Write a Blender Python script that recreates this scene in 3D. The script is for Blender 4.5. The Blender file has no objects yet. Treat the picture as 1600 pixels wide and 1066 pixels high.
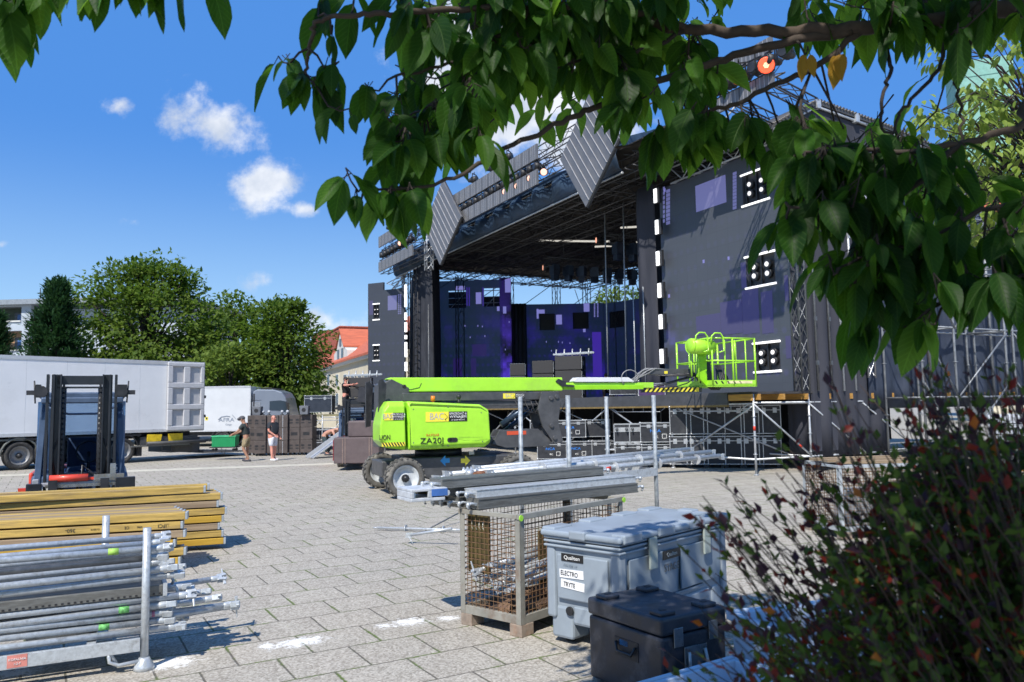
import bpy, bmesh, math, random
from mathutils import Vector, Matrix, noise as mnoise
R = math.radians
rnd = random.Random(11)
scn = bpy.context.scene
col = scn.collection

# ------------------------------------------------------------------ camera
W, H, F = 1600.0, 1066.0, 1225.0
PITCH, ROLL, EYE = R(4.9), 0.016, 1.88
cam = bpy.data.cameras.new('camera')
cam.sensor_width = 36.0
cam.lens = F / W * 36.0
cam.clip_start = 0.05
cam.clip_end = 3000
camo = bpy.data.objects.new('camera', cam)
col.objects.link(camo)
CR = Matrix.Rotation(math.pi / 2 + PITCH, 3, 'X') @ Matrix.Rotation(-ROLL, 3, 'Z')
camo.matrix_world = Matrix.Translation((0, 0, EYE)) @ CR.to_4x4()
scn.camera = camo
cam.dof.use_dof = True
cam.dof.focus_distance = 6.5
cam.dof.aperture_fstop = 5.0

# ------------------------------------------------------------------ light
SUN_EL, SUN_AZ = R(50), R(199)          # azimuth clockwise from +Y
sun_dir = Vector((math.sin(SUN_AZ) * math.cos(SUN_EL), math.cos(SUN_AZ) * math.cos(SUN_EL), math.sin(SUN_EL)))
sl = bpy.data.lights.new('sun', 'SUN')
sl.energy = 4.9
sl.angle = R(0.53)
sl.color = (1.0, 0.95, 0.87)
so = bpy.data.objects.new('sun', sl)
so.rotation_euler = (-sun_dir).to_track_quat('-Z', 'Y').to_euler()
so.location = (0, -20, 40)
col.objects.link(so)
scn.view_settings.view_transform = 'Standard'
scn.view_settings.look = 'None'
scn.view_settings.exposure = 0.28
scn.view_settings.gamma = 1
scn.cycles.max_bounces = 8
scn.cycles.transparent_max_bounces = 12
scn.cycles.use_denoising = True

def ray(px, py):
    return CR @ Vector(((px - W / 2) / F, (H / 2 - py) / F, -1.0))

def at(px, py, Y):
    d = ray(px, py)
    return Vector((0, 0, EYE)) + d * (Y / d.y)

def gnd(px, py, z=0.0):
    d = ray(px, py)
    return Vector((0, 0, EYE)) + d * ((z - EYE) / d.z)

class Frame:
    """a local frame standing on the ground: origin, heading of its x axis"""
    def __init__(s, x, y, head):
        s.o = Vector((x, y, 0)); s.h = R(head)
        s.ex = Vector((math.cos(s.h), math.sin(s.h), 0)); s.ey = Vector((-math.sin(s.h), math.cos(s.h), 0))
    def w(s, x, y, z=0):
        return s.o + s.ex * x + s.ey * y + Vector((0, 0, z))
    def hit(s, px, py, y):                # pixel ray meets the local plane y = const
        d = ray(px, py); c = Vector((0, 0, EYE))
        t = (y - (c - s.o).dot(s.ey)) / d.dot(s.ey)
        p = c + d * t
        return (p - s.o).dot(s.ex), p.z
    def hitx(s, px, py, x):
        d = ray(px, py); c = Vector((0, 0, EYE))
        t = (x - (c - s.o).dot(s.ex)) / d.dot(s.ex)
        p = c + d * t
        return (p - s.o).dot(s.ey), p.z

# ------------------------------------------------------------------ node helpers
def N(nt, t, **kw):
    n = nt.nodes.new(t)
    for k, v in kw.items():
        if k.startswith('i_'):
            n.inputs[k[2:].replace('_', ' ')].default_value = v
        else:
            setattr(n, k, v)
    return n

def L(nt, a, b):
    nt.links.new(a, b)

def math_n(nt, op, a, b=None, clamp=False):
    n = nt.nodes.new('ShaderNodeMath'); n.operation = op; n.use_clamp = clamp
    for i, v in enumerate((a, b)):
        if v is None: continue
        if isinstance(v, (int, float)): n.inputs[i].default_value = v
        else: nt.links.new(v, n.inputs[i])
    return n.outputs[0]

def mixc(nt, f, a, b, mode='MIX'):
    n = nt.nodes.new('ShaderNodeMix'); n.data_type = 'RGBA'; n.blend_type = mode
    for s, v in ((n.inputs[0], f), (n.inputs[6], a), (n.inputs[7], b)):
        if isinstance(v, (int, float)): s.default_value = v
        elif isinstance(v, tuple): s.default_value = (*v[:3], 1)
        else: nt.links.new(v, s)
    return n.outputs[2]

def smooth(nt, v, a, b, c=0.0, d=1.0):
    n = nt.nodes.new('ShaderNodeMapRange'); n.interpolation_type = 'SMOOTHSTEP'
    nt.links.new(v, n.inputs[0])
    for i, x in zip((1, 2, 3, 4), (a, b, c, d)): n.inputs[i].default_value = x
    return n.outputs[0]

# ------------------------------------------------------------------ sky
world = bpy.data.worlds.new('World')
scn.world = world
world.use_nodes = True
nt = world.node_tree
nt.nodes.clear()
out = N(nt, 'ShaderNodeOutputWorld')
bg = N(nt, 'ShaderNodeBackground')
sky = N(nt, 'ShaderNodeTexSky', sky_type='NISHITA')
sky.sun_disc = False
sky.sun_elevation = SUN_EL
sky.sun_rotation = SUN_AZ
sky.altitude = 100
sky.air_density = 1.0
sky.dust_density = 0.6
sky.ozone_density = 2.2
hs = N(nt, 'ShaderNodeHueSaturation'); hs.inputs['Saturation'].default_value = 1.22; hs.inputs['Hue'].default_value = 0.497
L(nt, sky.outputs[0], hs.inputs['Color'])
tc = N(nt, 'ShaderNodeTexCoord')
sep = N(nt, 'ShaderNodeSeparateXYZ'); L(nt, tc.outputs['Generated'], sep.inputs[0])
ysafe = math_n(nt, 'MAXIMUM', sep.outputs[1], 0.05)
gx = math_n(nt, 'DIVIDE', sep.outputs[0], ysafe)
gz = math_n(nt, 'DIVIDE', sep.outputs[2], ysafe)
cmb = N(nt, 'ShaderNodeCombineXYZ'); L(nt, gx, cmb.inputs[0]); L(nt, gz, cmb.inputs[1])
nz = N(nt, 'ShaderNodeTexNoise'); nz.inputs['Scale'].default_value = 13; nz.inputs['Detail'].default_value = 9; nz.inputs['Roughness'].default_value = 0.62
L(nt, cmb.outputs[0], nz.inputs['Vector'])
# each cloud of the day: centre and half sizes as directions, tilt, density
clouds = [(318, 188, 118, 52, -24, 1.0), (422, 282, 84, 48, 12, 1.25), (472, 326, 34, 17, -10, .9), (190, 163, 34, 20, 0, .7),
          (350, 440, 60, 22, 0, .35), (790, 130, 200, 170, 0, 1.6), (545, 545, 70, 48, 0, 1.0), (470, 500, 60, 34, 0, .8),
          (700, 40, 90, 90, 0, 1.2), (210, 346, 20, 9, 0, .35), (0, 382, 22, 14, 0, .6), (900, 215, 120, 90, 0, 1.3)]
best = None
for (px, py, rx, rz, tilt, dens) in clouds:
    d = ray(px, py); cx, cz = d.x / d.y, d.z / d.y
    mp = N(nt, 'ShaderNodeMapping', vector_type='TEXTURE')
    mp.inputs['Location'].default_value = (cx, cz, 0)
    mp.inputs['Rotation'].default_value = (0, 0, R(tilt))
    mp.inputs['Scale'].default_value = (rx / F, rz / F, 1)
    L(nt, cmb.outputs[0], mp.inputs['Vector'])
    vl = N(nt, 'ShaderNodeVectorMath', operation='LENGTH'); L(nt, mp.outputs[0], vl.inputs[0])
    m = math_n(nt, 'MULTIPLY', math_n(nt, 'SUBTRACT', 1.0, vl.outputs['Value']), dens)
    best = m if best is None else math_n(nt, 'MAXIMUM', best, m)
tot = math_n(nt, 'ADD', best, math_n(nt, 'MULTIPLY', math_n(nt, 'SUBTRACT', nz.outputs[0], 0.52), 3.0))
mask = smooth(nt, tot, 0.0, 0.85)
front = math_n(nt, 'GREATER_THAN', sep.outputs[1], 0.06)
mask = math_n(nt, 'MULTIPLY', math_n(nt, 'MULTIPLY', mask, front), 0.93)
nz2 = N(nt, 'ShaderNodeTexNoise'); nz2.inputs['Scale'].default_value = 14; nz2.inputs['Detail'].default_value = 5
L(nt, cmb.outputs[0], nz2.inputs['Vector'])
cc = mixc(nt, smooth(nt, nz2.outputs[0], 0.35, 0.62), (5.6, 6.2, 7.2), (8.6, 8.8, 9.2))
upk = smooth(nt, sep.outputs[2], 0.0, 0.34)
hor = mixc(nt, upk, (4.3, 6.9, 9.6), (.80, 2.75, 7.6))
tint = mixc(nt, .8, hs.outputs[0], hor)
skyc = mixc(nt, mask, tint, cc)
L(nt, skyc, bg.inputs['Color'])
bg.inputs['Strength'].default_value = 0.096
L(nt, bg.outputs[0], out.inputs[0])

# ------------------------------------------------------------------ materials
_m = {}
def M(name, rgb=(.5, .5, .5), rough=.6, metal=0.0, var=.18, scale=6.0, bump=0.0, spec=.5, stretch=None, dirt=None, dirt_amt=.5, coat=0):
    if name in _m: return _m[name]
    m = bpy.data.materials.new(name); m.use_nodes = True
    nt = m.node_tree; b = nt.nodes['Principled BSDF']
    tc = N(nt, 'ShaderNodeTexCoord'); oi = N(nt, 'ShaderNodeObjectInfo')
    add = N(nt, 'ShaderNodeVectorMath', operation='ADD')
    sc = N(nt, 'ShaderNodeVectorMath', operation='SCALE'); sc.inputs['Scale'].default_value = 37
    cx = N(nt, 'ShaderNodeCombineXYZ')
    for i in range(3): L(nt, oi.outputs['Random'], cx.inputs[i])
    L(nt, cx.outputs[0], sc.inputs[0]); L(nt, tc.outputs['Object'], add.inputs[0]); L(nt, sc.outputs[0], add.inputs[1])
    vec = add.outputs[0]
    if stretch:
        mp = N(nt, 'ShaderNodeMapping'); mp.inputs['Scale'].default_value = stretch; L(nt, vec, mp.inputs[0]); vec = mp.outputs[0]
    n1 = N(nt, 'ShaderNodeTexNoise'); n1.inputs['Scale'].default_value = scale; n1.inputs['Detail'].default_value = 8; n1.inputs['Roughness'].default_value = .65
    L(nt, vec, n1.inputs['Vector'])
    lo = tuple(c * (1 - var) for c in rgb); hi = tuple(min(1, c * (1 + var)) for c in rgb)
    c = mixc(nt, smooth(nt, n1.outputs[0], .3, .7), lo, hi)
    if dirt:
        n2 = N(nt, 'ShaderNodeTexNoise'); n2.inputs['Scale'].default_value = scale * .45; n2.inputs['Detail'].default_value = 10; n2.inputs['Roughness'].default_value = .75
        L(nt, vec, n2.inputs['Vector'])
        c = mixc(nt, math_n(nt, 'MULTIPLY', smooth(nt, n2.outputs[0], .5, .68), dirt_amt), c, dirt)
    L(nt, c, b.inputs['Base Color'])
    r = smooth(nt, n1.outputs[0], .25, .75, max(.03, rough - .1), min(1, rough + .12))
    L(nt, r, b.inputs['Roughness'])
    b.inputs['Metallic'].default_value = metal
    b.inputs['Specular IOR Level'].default_value = spec
    if coat: b.inputs['Coat Weight'].default_value = coat; b.inputs['Coat Roughness'].default_value = .12
    if bump:
        bp = N(nt, 'ShaderNodeBump'); bp.inputs['Strength'].default_value = bump; bp.inputs['Distance'].default_value = .02
        L(nt, n1.outputs[0], bp.inputs['Height']); L(nt, bp.outputs[0], b.inputs['Normal'])
    _m[name] = m
    return m

def glow(name, rgb, strength, base=(.3, .3, .3)):
    if name in _m: return _m[name]
    m = bpy.data.materials.new(name); m.use_nodes = True
    b = m.node_tree.nodes['Principled BSDF']
    b.inputs['Base Color'].default_value = (*base, 1)
    b.inputs['Emission Color'].default_value = (*rgb, 1)
    b.inputs['Emission Strength'].default_value = strength
    b.inputs['Roughness'].default_value = .4
    _m[name] = m
    return m

galv = M('galvanised_steel', (.50, .53, .55), .36, .35, .12, 30, .04, dirt=(.17, .16, .15), dirt_amt=.5)
galv_dark = M('dull_steel', (.16, .165, .17), .45, .6, .25, 12, .1)
alu = M('aluminium', (.18, .18, .168), .4, .45, .2, 9, .08, stretch=(1, 6, 6), dirt=(.12, .11, .095), dirt_amt=.6)
scaf = M('scaffold_steel', (.50, .52, .54), .4, .4, .18, 6, dirt=(.3, .29, .28))
truss_m = M('truss_aluminium', (.45, .46, .48), .35, .7, .15, 5)
truss_d = M('dark_truss', (.07, .072, .078), .5, .4, .2, 5)
black = M('black_plastic', (.018, .018, .02), .5, 0, .3, 10, .05)
blackm = M('black_metal', (.03, .031, .034), .42, .2, .3, 7, .05)
rubber = M('tyre_rubber', (.032, .031, .03), .85, 0, .3, 9, .2, dirt=(.16, .15, .13), dirt_amt=.5)
rubber_d = M('dusty_rubber', (.10, .095, .085), .9, 0, .3, 9, .3, dirt=(.28, .26, .22), dirt_amt=.8)
white = M('white_paint', (.68, .69, .70), .4, 0, .04, 2, dirt=(.55, .55, .53), dirt_amt=.35)
lime = M('lime_paint', (.37, .74, .035), .38, 0, .07, 2, coat=.3, dirt=(.30, .48, .09), dirt_amt=.45)
lime_d = M('lime_underside', (.27, .62, .01), .45, 0, .08, 3)
grey = M('grey_paint', (.075, .076, .08), .42, .1, .2, 5)
glassm = bpy.data.materials.new('window_glass'); glassm.use_nodes = True
_b = glassm.node_tree.nodes['Principled BSDF']
_b.inputs['Base Color'].default_value = (.03, .045, .06, 1); _b.inputs['Roughness'].default_value = .06; _b.inputs['Specular IOR Level'].default_value = .8
clear = bpy.data.materials.new('clear_glass'); clear.use_nodes = True
_b = clear.node_tree.nodes['Principled BSDF']
_b.inputs['Base Color'].default_value = (.55, .66, .78, 1); _b.inputs['Roughness'].default_value = .03; _b.inputs['Transmission Weight'].default_value = 1.0; _b.inputs['IOR'].default_value = 1.03; _b.inputs['Specular IOR Level'].default_value = .9

# ------------------------------------------------------------------ mesh builder
def basis(d):
    d = d.normalized()
    a = Vector((0, 0, 1)) if abs(d.z) < .95 else Vector((1, 0, 0))
    x = a.cross(d).normalized(); y = d.cross(x)
    return x, y

class MB:
    def __init__(s): s.v = []; s.f = []; s.sm = []; s.mi = []; s.cur = 0; s.T = None
    def _add(s, vs, fs, sm=False):
        o = len(s.v)
        if s.T is not None: vs = [s.T @ Vector(v) for v in vs]
        s.v += [tuple(v) for v in vs]
        for f in fs:
            s.f.append(tuple(i + o for i in f)); s.mi.append(s.cur)
            s.sm.append(sm if isinstance(sm, bool) else sm)
    def box(s, c, d, rz=0.0, rot=None):
        hx, hy, hz = d[0] / 2, d[1] / 2, d[2] / 2
        m = rot if rot is not None else Matrix.Rotation(rz, 3, 'Z')
        c = Vector(c)
        vs = [c + m @ Vector((x * hx, y * hy, z * hz)) for z in (-1, 1) for y in (-1, 1) for x in (-1, 1)]
        s._add(vs, [(0, 2, 3, 1), (4, 5, 7, 6), (0, 1, 5, 4), (2, 6, 7, 3), (0, 4, 6, 2), (1, 3, 7, 5)])
        return s
    def span(s, x0, x1, y0, y1, z0, z1):
        return s.box(((x0 + x1) / 2, (y0 + y1) / 2, (z0 + z1) / 2), (abs(x1 - x0), abs(y1 - y0), abs(z1 - z0)))
    def beam(s, p, q, w, h, up=Vector((0, 0, 1))):
        p = Vector(p); q = Vector(q); d = (q - p); l = d.length; d.normalize()
        x = d; y = Vector(up).cross(x)
        if y.length < 1e-4: y = Vector((0, 1, 0)).cross(x)
        y.normalize(); z = x.cross(y)
        return s.box((p + q) / 2, (l, w, h), rot=Matrix((x, y, z)).transposed())
    def tube(s, p, q, r, n=8, r2=None, caps=True):
        p = Vector(p); q = Vector(q); d = q - p
        if d.length < 1e-6: return s
        r2 = r if r2 is None else r2
        x, y = basis(d); vs = []
        for c, rr in ((p, r), (q, r2)):
            for i in range(n):
                a = 2 * math.pi * i / n; vs.append(c + (x * math.cos(a) + y * math.sin(a)) * rr)
        s._add(vs, [(i, (i + 1) % n, n + (i + 1) % n, n + i) for i in range(n)], True)
        if caps:
            o = len(s.v) - 2 * n
            s.f.append(tuple(o + i for i in reversed(range(n)))); s.sm.append(False); s.mi.append(s.cur)
            s.f.append(tuple(o + n + i for i in range(n))); s.sm.append(False); s.mi.append(s.cur)
        return s
    def path(s, pts, r, n=6, r2=None):
        pts = [Vector(p) for p in pts]; k = len(pts); vs = []
        r2 = r if r2 is None else r2
        px = None
        for i, p in enumerate(pts):
            d = (pts[min(i + 1, k - 1)] - pts[max(i - 1, 0)]).normalized()
            if px is None: x, y = basis(d)
            else:
                x = (px - d * px.dot(d))
                x = x.normalized() if x.length > 1e-5 else basis(d)[0]
                y = d.cross(x)
            px = x
            rr = r + (r2 - r) * i / max(1, k - 1)
            for j in range(n):
                a = 2 * math.pi * j / n; vs.append(p + (x * math.cos(a) + y * math.sin(a)) * rr)
        fs = [(i * n + j, i * n + (j + 1) % n, (i + 1) * n + (j + 1) % n, (i + 1) * n + j) for i in range(k - 1) for j in range(n)]
        fs += [tuple(reversed(range(n))), tuple((k - 1) * n + j for j in range(n))]
        s._add(vs, fs, True)
        return s
    def lathe(s, prof, n=24, M4=None, sm=True, closed=False):
        vs = []
        for r, z in prof:
            for i in range(n):
                a = 2 * math.pi * i / n; vs.append(Vector((r * math.cos(a), r * math.sin(a), z)))
        if M4 is not None: vs = [M4 @ v for v in vs]
        k = len(prof)
        fs = [(i * n + j, i * n + (j + 1) % n, (i + 1) * n + (j + 1) % n, (i + 1) * n + j) for i in range(k - 1) for j in range(n)]
        if closed: fs += [((k - 1) * n + j, (k - 1) * n + (j + 1) % n, (j + 1) % n, j) for j in range(n)]
        else:
            if prof[0][0] > 1e-5: fs.append(tuple(reversed(range(n))))
            if prof[-1][0] > 1e-5: fs.append(tuple((k - 1) * n + j for j in range(n)))
        s._add(vs, fs, sm)
        return s
    def prism(s, poly, y0, y1):          # outline in x,z; extruded in y
        n = len(poly)
        ar = sum(poly[i][0] * poly[(i + 1) % n][1] - poly[(i + 1) % n][0] * poly[i][1] for i in range(n))
        if ar < 0: poly = poly[::-1]
        vs = [Vector((x, y0, z)) for x, z in poly] + [Vector((x, y1, z)) for x, z in poly]
        s._add(vs, [tuple(range(n)), tuple(reversed(range(n, 2 * n)))] + [(i, i + n, (i + 1) % n + n, (i + 1) % n) for i in range(n)])
        return s
    def quad(s, *p): s._add([Vector(q) for q in p], [tuple(range(len(p)))]); return s
    def sphere(s, c, r, n=10, m=6, sc=(1, 1, 1)):
        c = Vector(c); prof = [(max(1e-6, math.sin(math.pi * i / m)), -math.cos(math.pi * i / m)) for i in range(m + 1)]
        vs = []
        for a_, z in prof:
            for j in range(n):
                t = 2 * math.pi * j / n; vs.append(c + Vector((a_ * math.cos(t) * sc[0], a_ * math.sin(t) * sc[1], z * sc[2])) * r)
        s._add(vs, [(i * n + j, i * n + (j + 1) % n, (i + 1) * n + (j + 1) % n, (i + 1) * n + j) for i in range(m) for j in range(n)], True)
        return s
    def wall(s, x0, x1, z0, z1, holes, y, th):     # slab in x,z with rectangular openings
        xs = sorted({x0, x1, *[h[0] for h in holes], *[h[1] for h in holes]}); zs = sorted({z0, z1, *[h[2] for h in holes], *[h[3] for h in holes]})
        for zi in range(len(zs) - 1):
            st = None
            for xi in range(len(xs)):
                solid = xi < len(xs) - 1 and not any(h[0] - 1e-6 <= xs[xi] and xs[xi + 1] <= h[1] + 1e-6 and h[2] - 1e-6 <= zs[zi] and zs[zi + 1] <= h[3] + 1e-6 for h in holes)
                if solid and st is None: st = xs[xi]
                if not solid and st is not None:
                    s.span(st, xs[xi], y, y + th, zs[zi], zs[zi + 1]); st = None
        return s
    def truss(s, p, q, w=.3, r=.025, rb=.012, step=None, n=5, flat=False):
        p = Vector(p); q = Vector(q); d = q - p; l = d.length; d.normalize()
        up = Vector((0, 0, 1)) if abs(d.z) < .9 else Vector((0, 1, 0))
        y = up.cross(d).normalized(); z = d.cross(y)
        k = max(1, int(round(l / (step or w))))
        cs = [(-1, -1), (1, -1), (1, 1), (-1, 1)] if not flat else [(0, -1), (0, 1)]
        P = lambda c, t: p + d * (l * t) + y * (c[0] * w / 2) + z * (c[1] * w / 2)
        for c in cs: s.tube(P(c, 0), P(c, 1), r, n)
        pairs = [(cs[i], cs[(i + 1) % 4]) for i in range(4)] if not flat else [(cs[0], cs[1])]
        for a, b in pairs:
            for i in range(k):
                s.tube(P(a if i % 2 == 0 else b, i / k), P(b if i % 2 == 0 else a, (i + 1) / k), rb, 4, caps=False)
        return s
    def build(s, name, mat=None, parent=None, bevel=0, seg=2, solid=0, loc=None):
        me = bpy.data.meshes.new(name)
        me.from_pydata(s.v, [], s.f)
        mats = mat if isinstance(mat, (list, tuple)) else [mat]
        for m in mats:
            if m: me.materials.append(m)
        me.polygons.foreach_set('use_smooth', s.sm)
        if len(mats) > 1: me.polygons.foreach_set('material_index', s.mi)
        me.update()
        o = bpy.data.objects.new(name, me); col.objects.link(o)
        if parent: o.parent = parent
        if loc is not None: o.location = loc
        if solid:
            md = o.modifiers.new('solid', 'SOLIDIFY'); md.thickness = solid; md.offset = 0
        if bevel:
            md = o.modifiers.new('bevel', 'BEVEL'); md.width = bevel; md.segments = seg; md.limit_method = 'ANGLE'; md.angle_limit = R(35)
        return o

def tag(o, label=None, cat=None, group=None, kind=None):
    if label: o['label'] = label
    if cat: o['category'] = cat
    if group: o['group'] = group
    if kind: o['kind'] = kind
    return o

def thing(name, label, cat, loc=(0, 0, 0), rz=0.0, group=None):
    o = bpy.data.objects.new(name, None); o.empty_display_size = .1
    o.location = loc; o.rotation_euler = (0, 0, rz); col.objects.link(o)
    return tag(o, label, cat, group)

def fthing(name, label, cat, fr, x, y, z=0, rz=0.0, group=None):
    return thing(name, label, cat, fr.w(x, y, z), fr.h + rz, group)

def dup(root, loc, rz=None, label=None):
    def cp(o, par):
        c = o.copy(); col.objects.link(c); c.parent = par
        for ch in list(o.children): cp(ch, c)
        return c
    kids = list(root.children)
    r = root.copy(); col.objects.link(r); r.location = loc
    if rz is not None: r.rotation_euler = (0, 0, rz)
    if label: r['label'] = label
    for ch in kids: cp(ch, r)
    return r

def text(body, size, m4, mat, parent=None, name='lettering', ext=.001, align='CENTER', sx=1.0):
    cu = bpy.data.curves.new(name, 'FONT'); cu.body = body; cu.size = size; cu.extrude = ext
    cu.align_x = align; cu.align_y = 'CENTER'; cu.resolution_u = 3
    tmp = bpy.data.objects.new('tmp_text', cu); col.objects.link(tmp)
    bpy.context.view_layer.update()
    dg = bpy.context.evaluated_depsgraph_get()
    me = bpy.data.meshes.new_from_object(tmp.evaluated_get(dg))
    bpy.data.objects.remove(tmp)
    me.transform(m4 @ Matrix.Diagonal((sx, 1, 1, 1)))
    me.materials.clear(); me.materials.append(mat); me.name = name
    o = bpy.data.objects.new(name, me); col.objects.link(o)
    if parent: o.parent = parent
    return o

def facing(x, y, z, rz=0.0, tilt=0.0):       # text standing upright, read from -y (turned by rz), tilted in its plane
    return Matrix.Translation((x, y, z)) @ Matrix.Rotation(rz, 4, 'Z') @ Matrix.Rotation(math.pi / 2, 4, 'X') @ Matrix.Rotation(tilt, 4, 'Z')

ORD = ['first', 'second', 'third', 'fourth', 'fifth', 'sixth', 'seventh', 'eighth', 'ninth', 'tenth', 'eleventh', 'twelfth', 'thirteenth', 'fourteenth']

# ------------------------------------------------------------------ ground
g = bpy.data.materials.new('paving'); g.use_nodes = True
nt = g.node_tree; b = nt.nodes['Principled BSDF']
tc = N(nt, 'ShaderNodeTexCoord')
mp = N(nt, 'ShaderNodeMapping'); mp.inputs['Rotation'].default_value = (0, 0, R(-30.4)); mp.inputs['Location'].default_value = (.12, .21, 0)
L(nt, tc.outputs['Object'], mp.inputs[0])
wob = N(nt, 'ShaderNodeTexNoise'); wob.inputs['Scale'].default_value = 1.3; L(nt, mp.outputs[0], wob.inputs['Vector'])
wv = N(nt, 'ShaderNodeVectorMath', operation='MULTIPLY_ADD'); L(nt, wob.outputs['Color'], wv.inputs[0]); wv.inputs[1].default_value = (.022, .022, 0); L(nt, mp.outputs[0], wv.inputs[2])
fine_w = N(nt, 'ShaderNodeTexNoise'); fine_w.inputs['Scale'].default_value = 24; L(nt, mp.outputs[0], fine_w.inputs['Vector'])
wv2 = N(nt, 'ShaderNodeVectorMath', operation='MULTIPLY_ADD'); L(nt, fine_w.outputs['Color'], wv2.inputs[0]); wv2.inputs[1].default_value = (.008, .008, 0); L(nt, wv.outputs[0], wv2.inputs[2])
br = N(nt, 'ShaderNodeTexBrick', offset=.5)
br.inputs['Scale'].default_value = 1; br.inputs['Brick Width'].default_value = .56; br.inputs['Row Height'].default_value = .54
br.inputs['Mortar Size'].default_value = .009; br.inputs['Mortar Smooth'].default_value = .35
br.inputs['Color1'].default_value = (0, 0, 0, 1); br.inputs['Color2'].default_value = (1, 1, 1, 1); br.inputs['Mortar'].default_value = (.5, .5, .5, 1)
L(nt, wv2.outputs[0], br.inputs['Vector'])
def tn(scale, detail=6, rough=.6, vec=None):
    n = N(nt, 'ShaderNodeTexNoise'); n.inputs['Scale'].default_value = scale; n.inputs['Detail'].default_value = detail; n.inputs['Roughness'].default_value = rough
    L(nt, vec or mp.outputs[0], n.inputs['Vector']); return n.outputs[0]
slab = mixc(nt, br.outputs['Color'], (.25, .215, .165), (.345, .303, .24))
c = mixc(nt, smooth(nt, tn(2.2), .35, .7), slab, (.335, .30, .238))
c = mixc(nt, math_n(nt, 'MULTIPLY', smooth(nt, tn(.35, 5), .42, .66), .55), c, (.22, .20, .165))
vo = N(nt, 'ShaderNodeTexVoronoi'); vo.inputs['Scale'].default_value = 62; L(nt, mp.outputs[0], vo.inputs['Vector'])
c = mixc(nt, .42, c, mixc(nt, vo.outputs['Color'], (.10, .09, .08), (.78, .74, .66)))
c = mixc(nt, math_n(nt, 'MULTIPLY', smooth(nt, tn(42, 3), .56, .66), .5), c, (.13, .125, .115))
c = mixc(nt, math_n(nt, 'MULTIPLY', smooth(nt, tn(5.5, 9, .75), .57, .70), .6), c, (.15, .14, .12))
c = mixc(nt, math_n(nt, 'MULTIPLY', smooth(nt, tn(.9, 10, .8), .58, .70), .4), c, (.17, .155, .13))
c = mixc(nt, math_n(nt, 'MULTIPLY', smooth(nt, tn(2.7, 10, .85), .60, .66), .3), c, (.50, .48, .43))
joint = mixc(nt, smooth(nt, tn(1.6, 4), .5, .62), (.075, .068, .055), (.085, .105, .03))
gapw = N(nt, 'ShaderNodeTexBrick', offset=.5)
gapw.inputs['Scale'].default_value = 1; gapw.inputs['Brick Width'].default_value = .56; gapw.inputs['Row Height'].default_value = .54
gapw.inputs['Mortar Size'].default_value = .022; gapw.inputs['Mortar Smooth'].default_value = .8
L(nt, wv2.outputs[0], gapw.inputs['Vector'])
weed = math_n(nt, 'MULTIPLY', math_n(nt, 'MULTIPLY', gapw.outputs['Fac'], smooth(nt, tn(1.6, 4), .45, .60)), smooth(nt, tn(30, 4), .38, .54))
c = mixc(nt, math_n(nt, 'MULTIPLY', br.outputs['Fac'], .8), c, joint)
c = mixc(nt, weed, c, (.10, .145, .035))
# worn patches of white paint that stay on the slabs
wpatch = None
for (px, py, rx, ry) in [(470, 1003, .33, .20), (262, 1036, .34, .24), (640, 972, .27, .20), (600, 978, .12, .12), (700, 966, .16, .15), (418, 1010, .10, .18), (20, 1052, .3, .2)]:
    p = gnd(px, py)
    m2 = N(nt, 'ShaderNodeMapping', vector_type='TEXTURE'); m2.inputs['Location'].default_value = (p.x, p.y, 0)
    m2.inputs['Rotation'].default_value = (0, 0, R(30.4)); m2.inputs['Scale'].default_value = (rx, ry, 1)
    L(nt, tc.outputs['Object'], m2.inputs[0])
    vl = N(nt, 'ShaderNodeVectorMath', operation='LENGTH'); L(nt, m2.outputs[0], vl.inputs[0])
    q = math_n(nt, 'SUBTRACT', 1.0, vl.outputs['Value'])
    wpatch = q if wpatch is None else math_n(nt, 'MAXIMUM', wpatch, q)
wp = smooth(nt, math_n(nt, 'ADD', wpatch, math_n(nt, 'MULTIPLY', math_n(nt, 'SUBTRACT', tn(11, 12, .9), .52), 5.0)), .25, .6)
c = mixc(nt, math_n(nt, 'MULTIPLY', wp, .9), c, (.80, .80, .78))
L(nt, c, b.inputs['Base Color'])
b.inputs['Roughness'].default_value = .9
b.inputs['Specular IOR Level'].default_value = .25
hgt = math_n(nt, 'ADD', math_n(nt, 'MULTIPLY', br.outputs['Fac'], -1.0), math_n(nt, 'MULTIPLY', tn(60, 3), .35))
hgt = math_n(nt, 'ADD', hgt, math_n(nt, 'MULTIPLY', math_n(nt, 'MULTIPLY', br.outputs['Color'], 1.0), .25))
bp = N(nt, 'ShaderNodeBump'); bp.inputs['Strength'].default_value = .55; bp.inputs['Distance'].default_value = .012
L(nt, hgt, bp.inputs['Height']); L(nt, bp.outputs[0], b.inputs['Normal'])
gm = MB()
gm.quad((-900, -60, 0), (900, -60, 0), (900, 1500, 0), (-900, 1500, 0))
tag(gm.build('ground', g), kind='structure')
# the pale kerb band that crosses the square on the left
kb = MB(); a, c2 = gnd(-60, 747), gnd(585, 724)
d = (c2 - a).normalized(); a = a - d * 20
nrm = Vector((-d.y, d.x, 0))
m_k = M('kerb_stone', (.50, .47, .38), .85, 0, .15, 3, .2, dirt=(.3, .28, .24))
kb._add([a, c2, c2 + nrm * .9, a + nrm * .9], [(0, 1, 2, 3)])
for v in range(len(kb.v)): kb.v[v] = (kb.v[v][0], kb.v[v][1], .004)
tag(kb.build('path', m_k), kind='structure')
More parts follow.
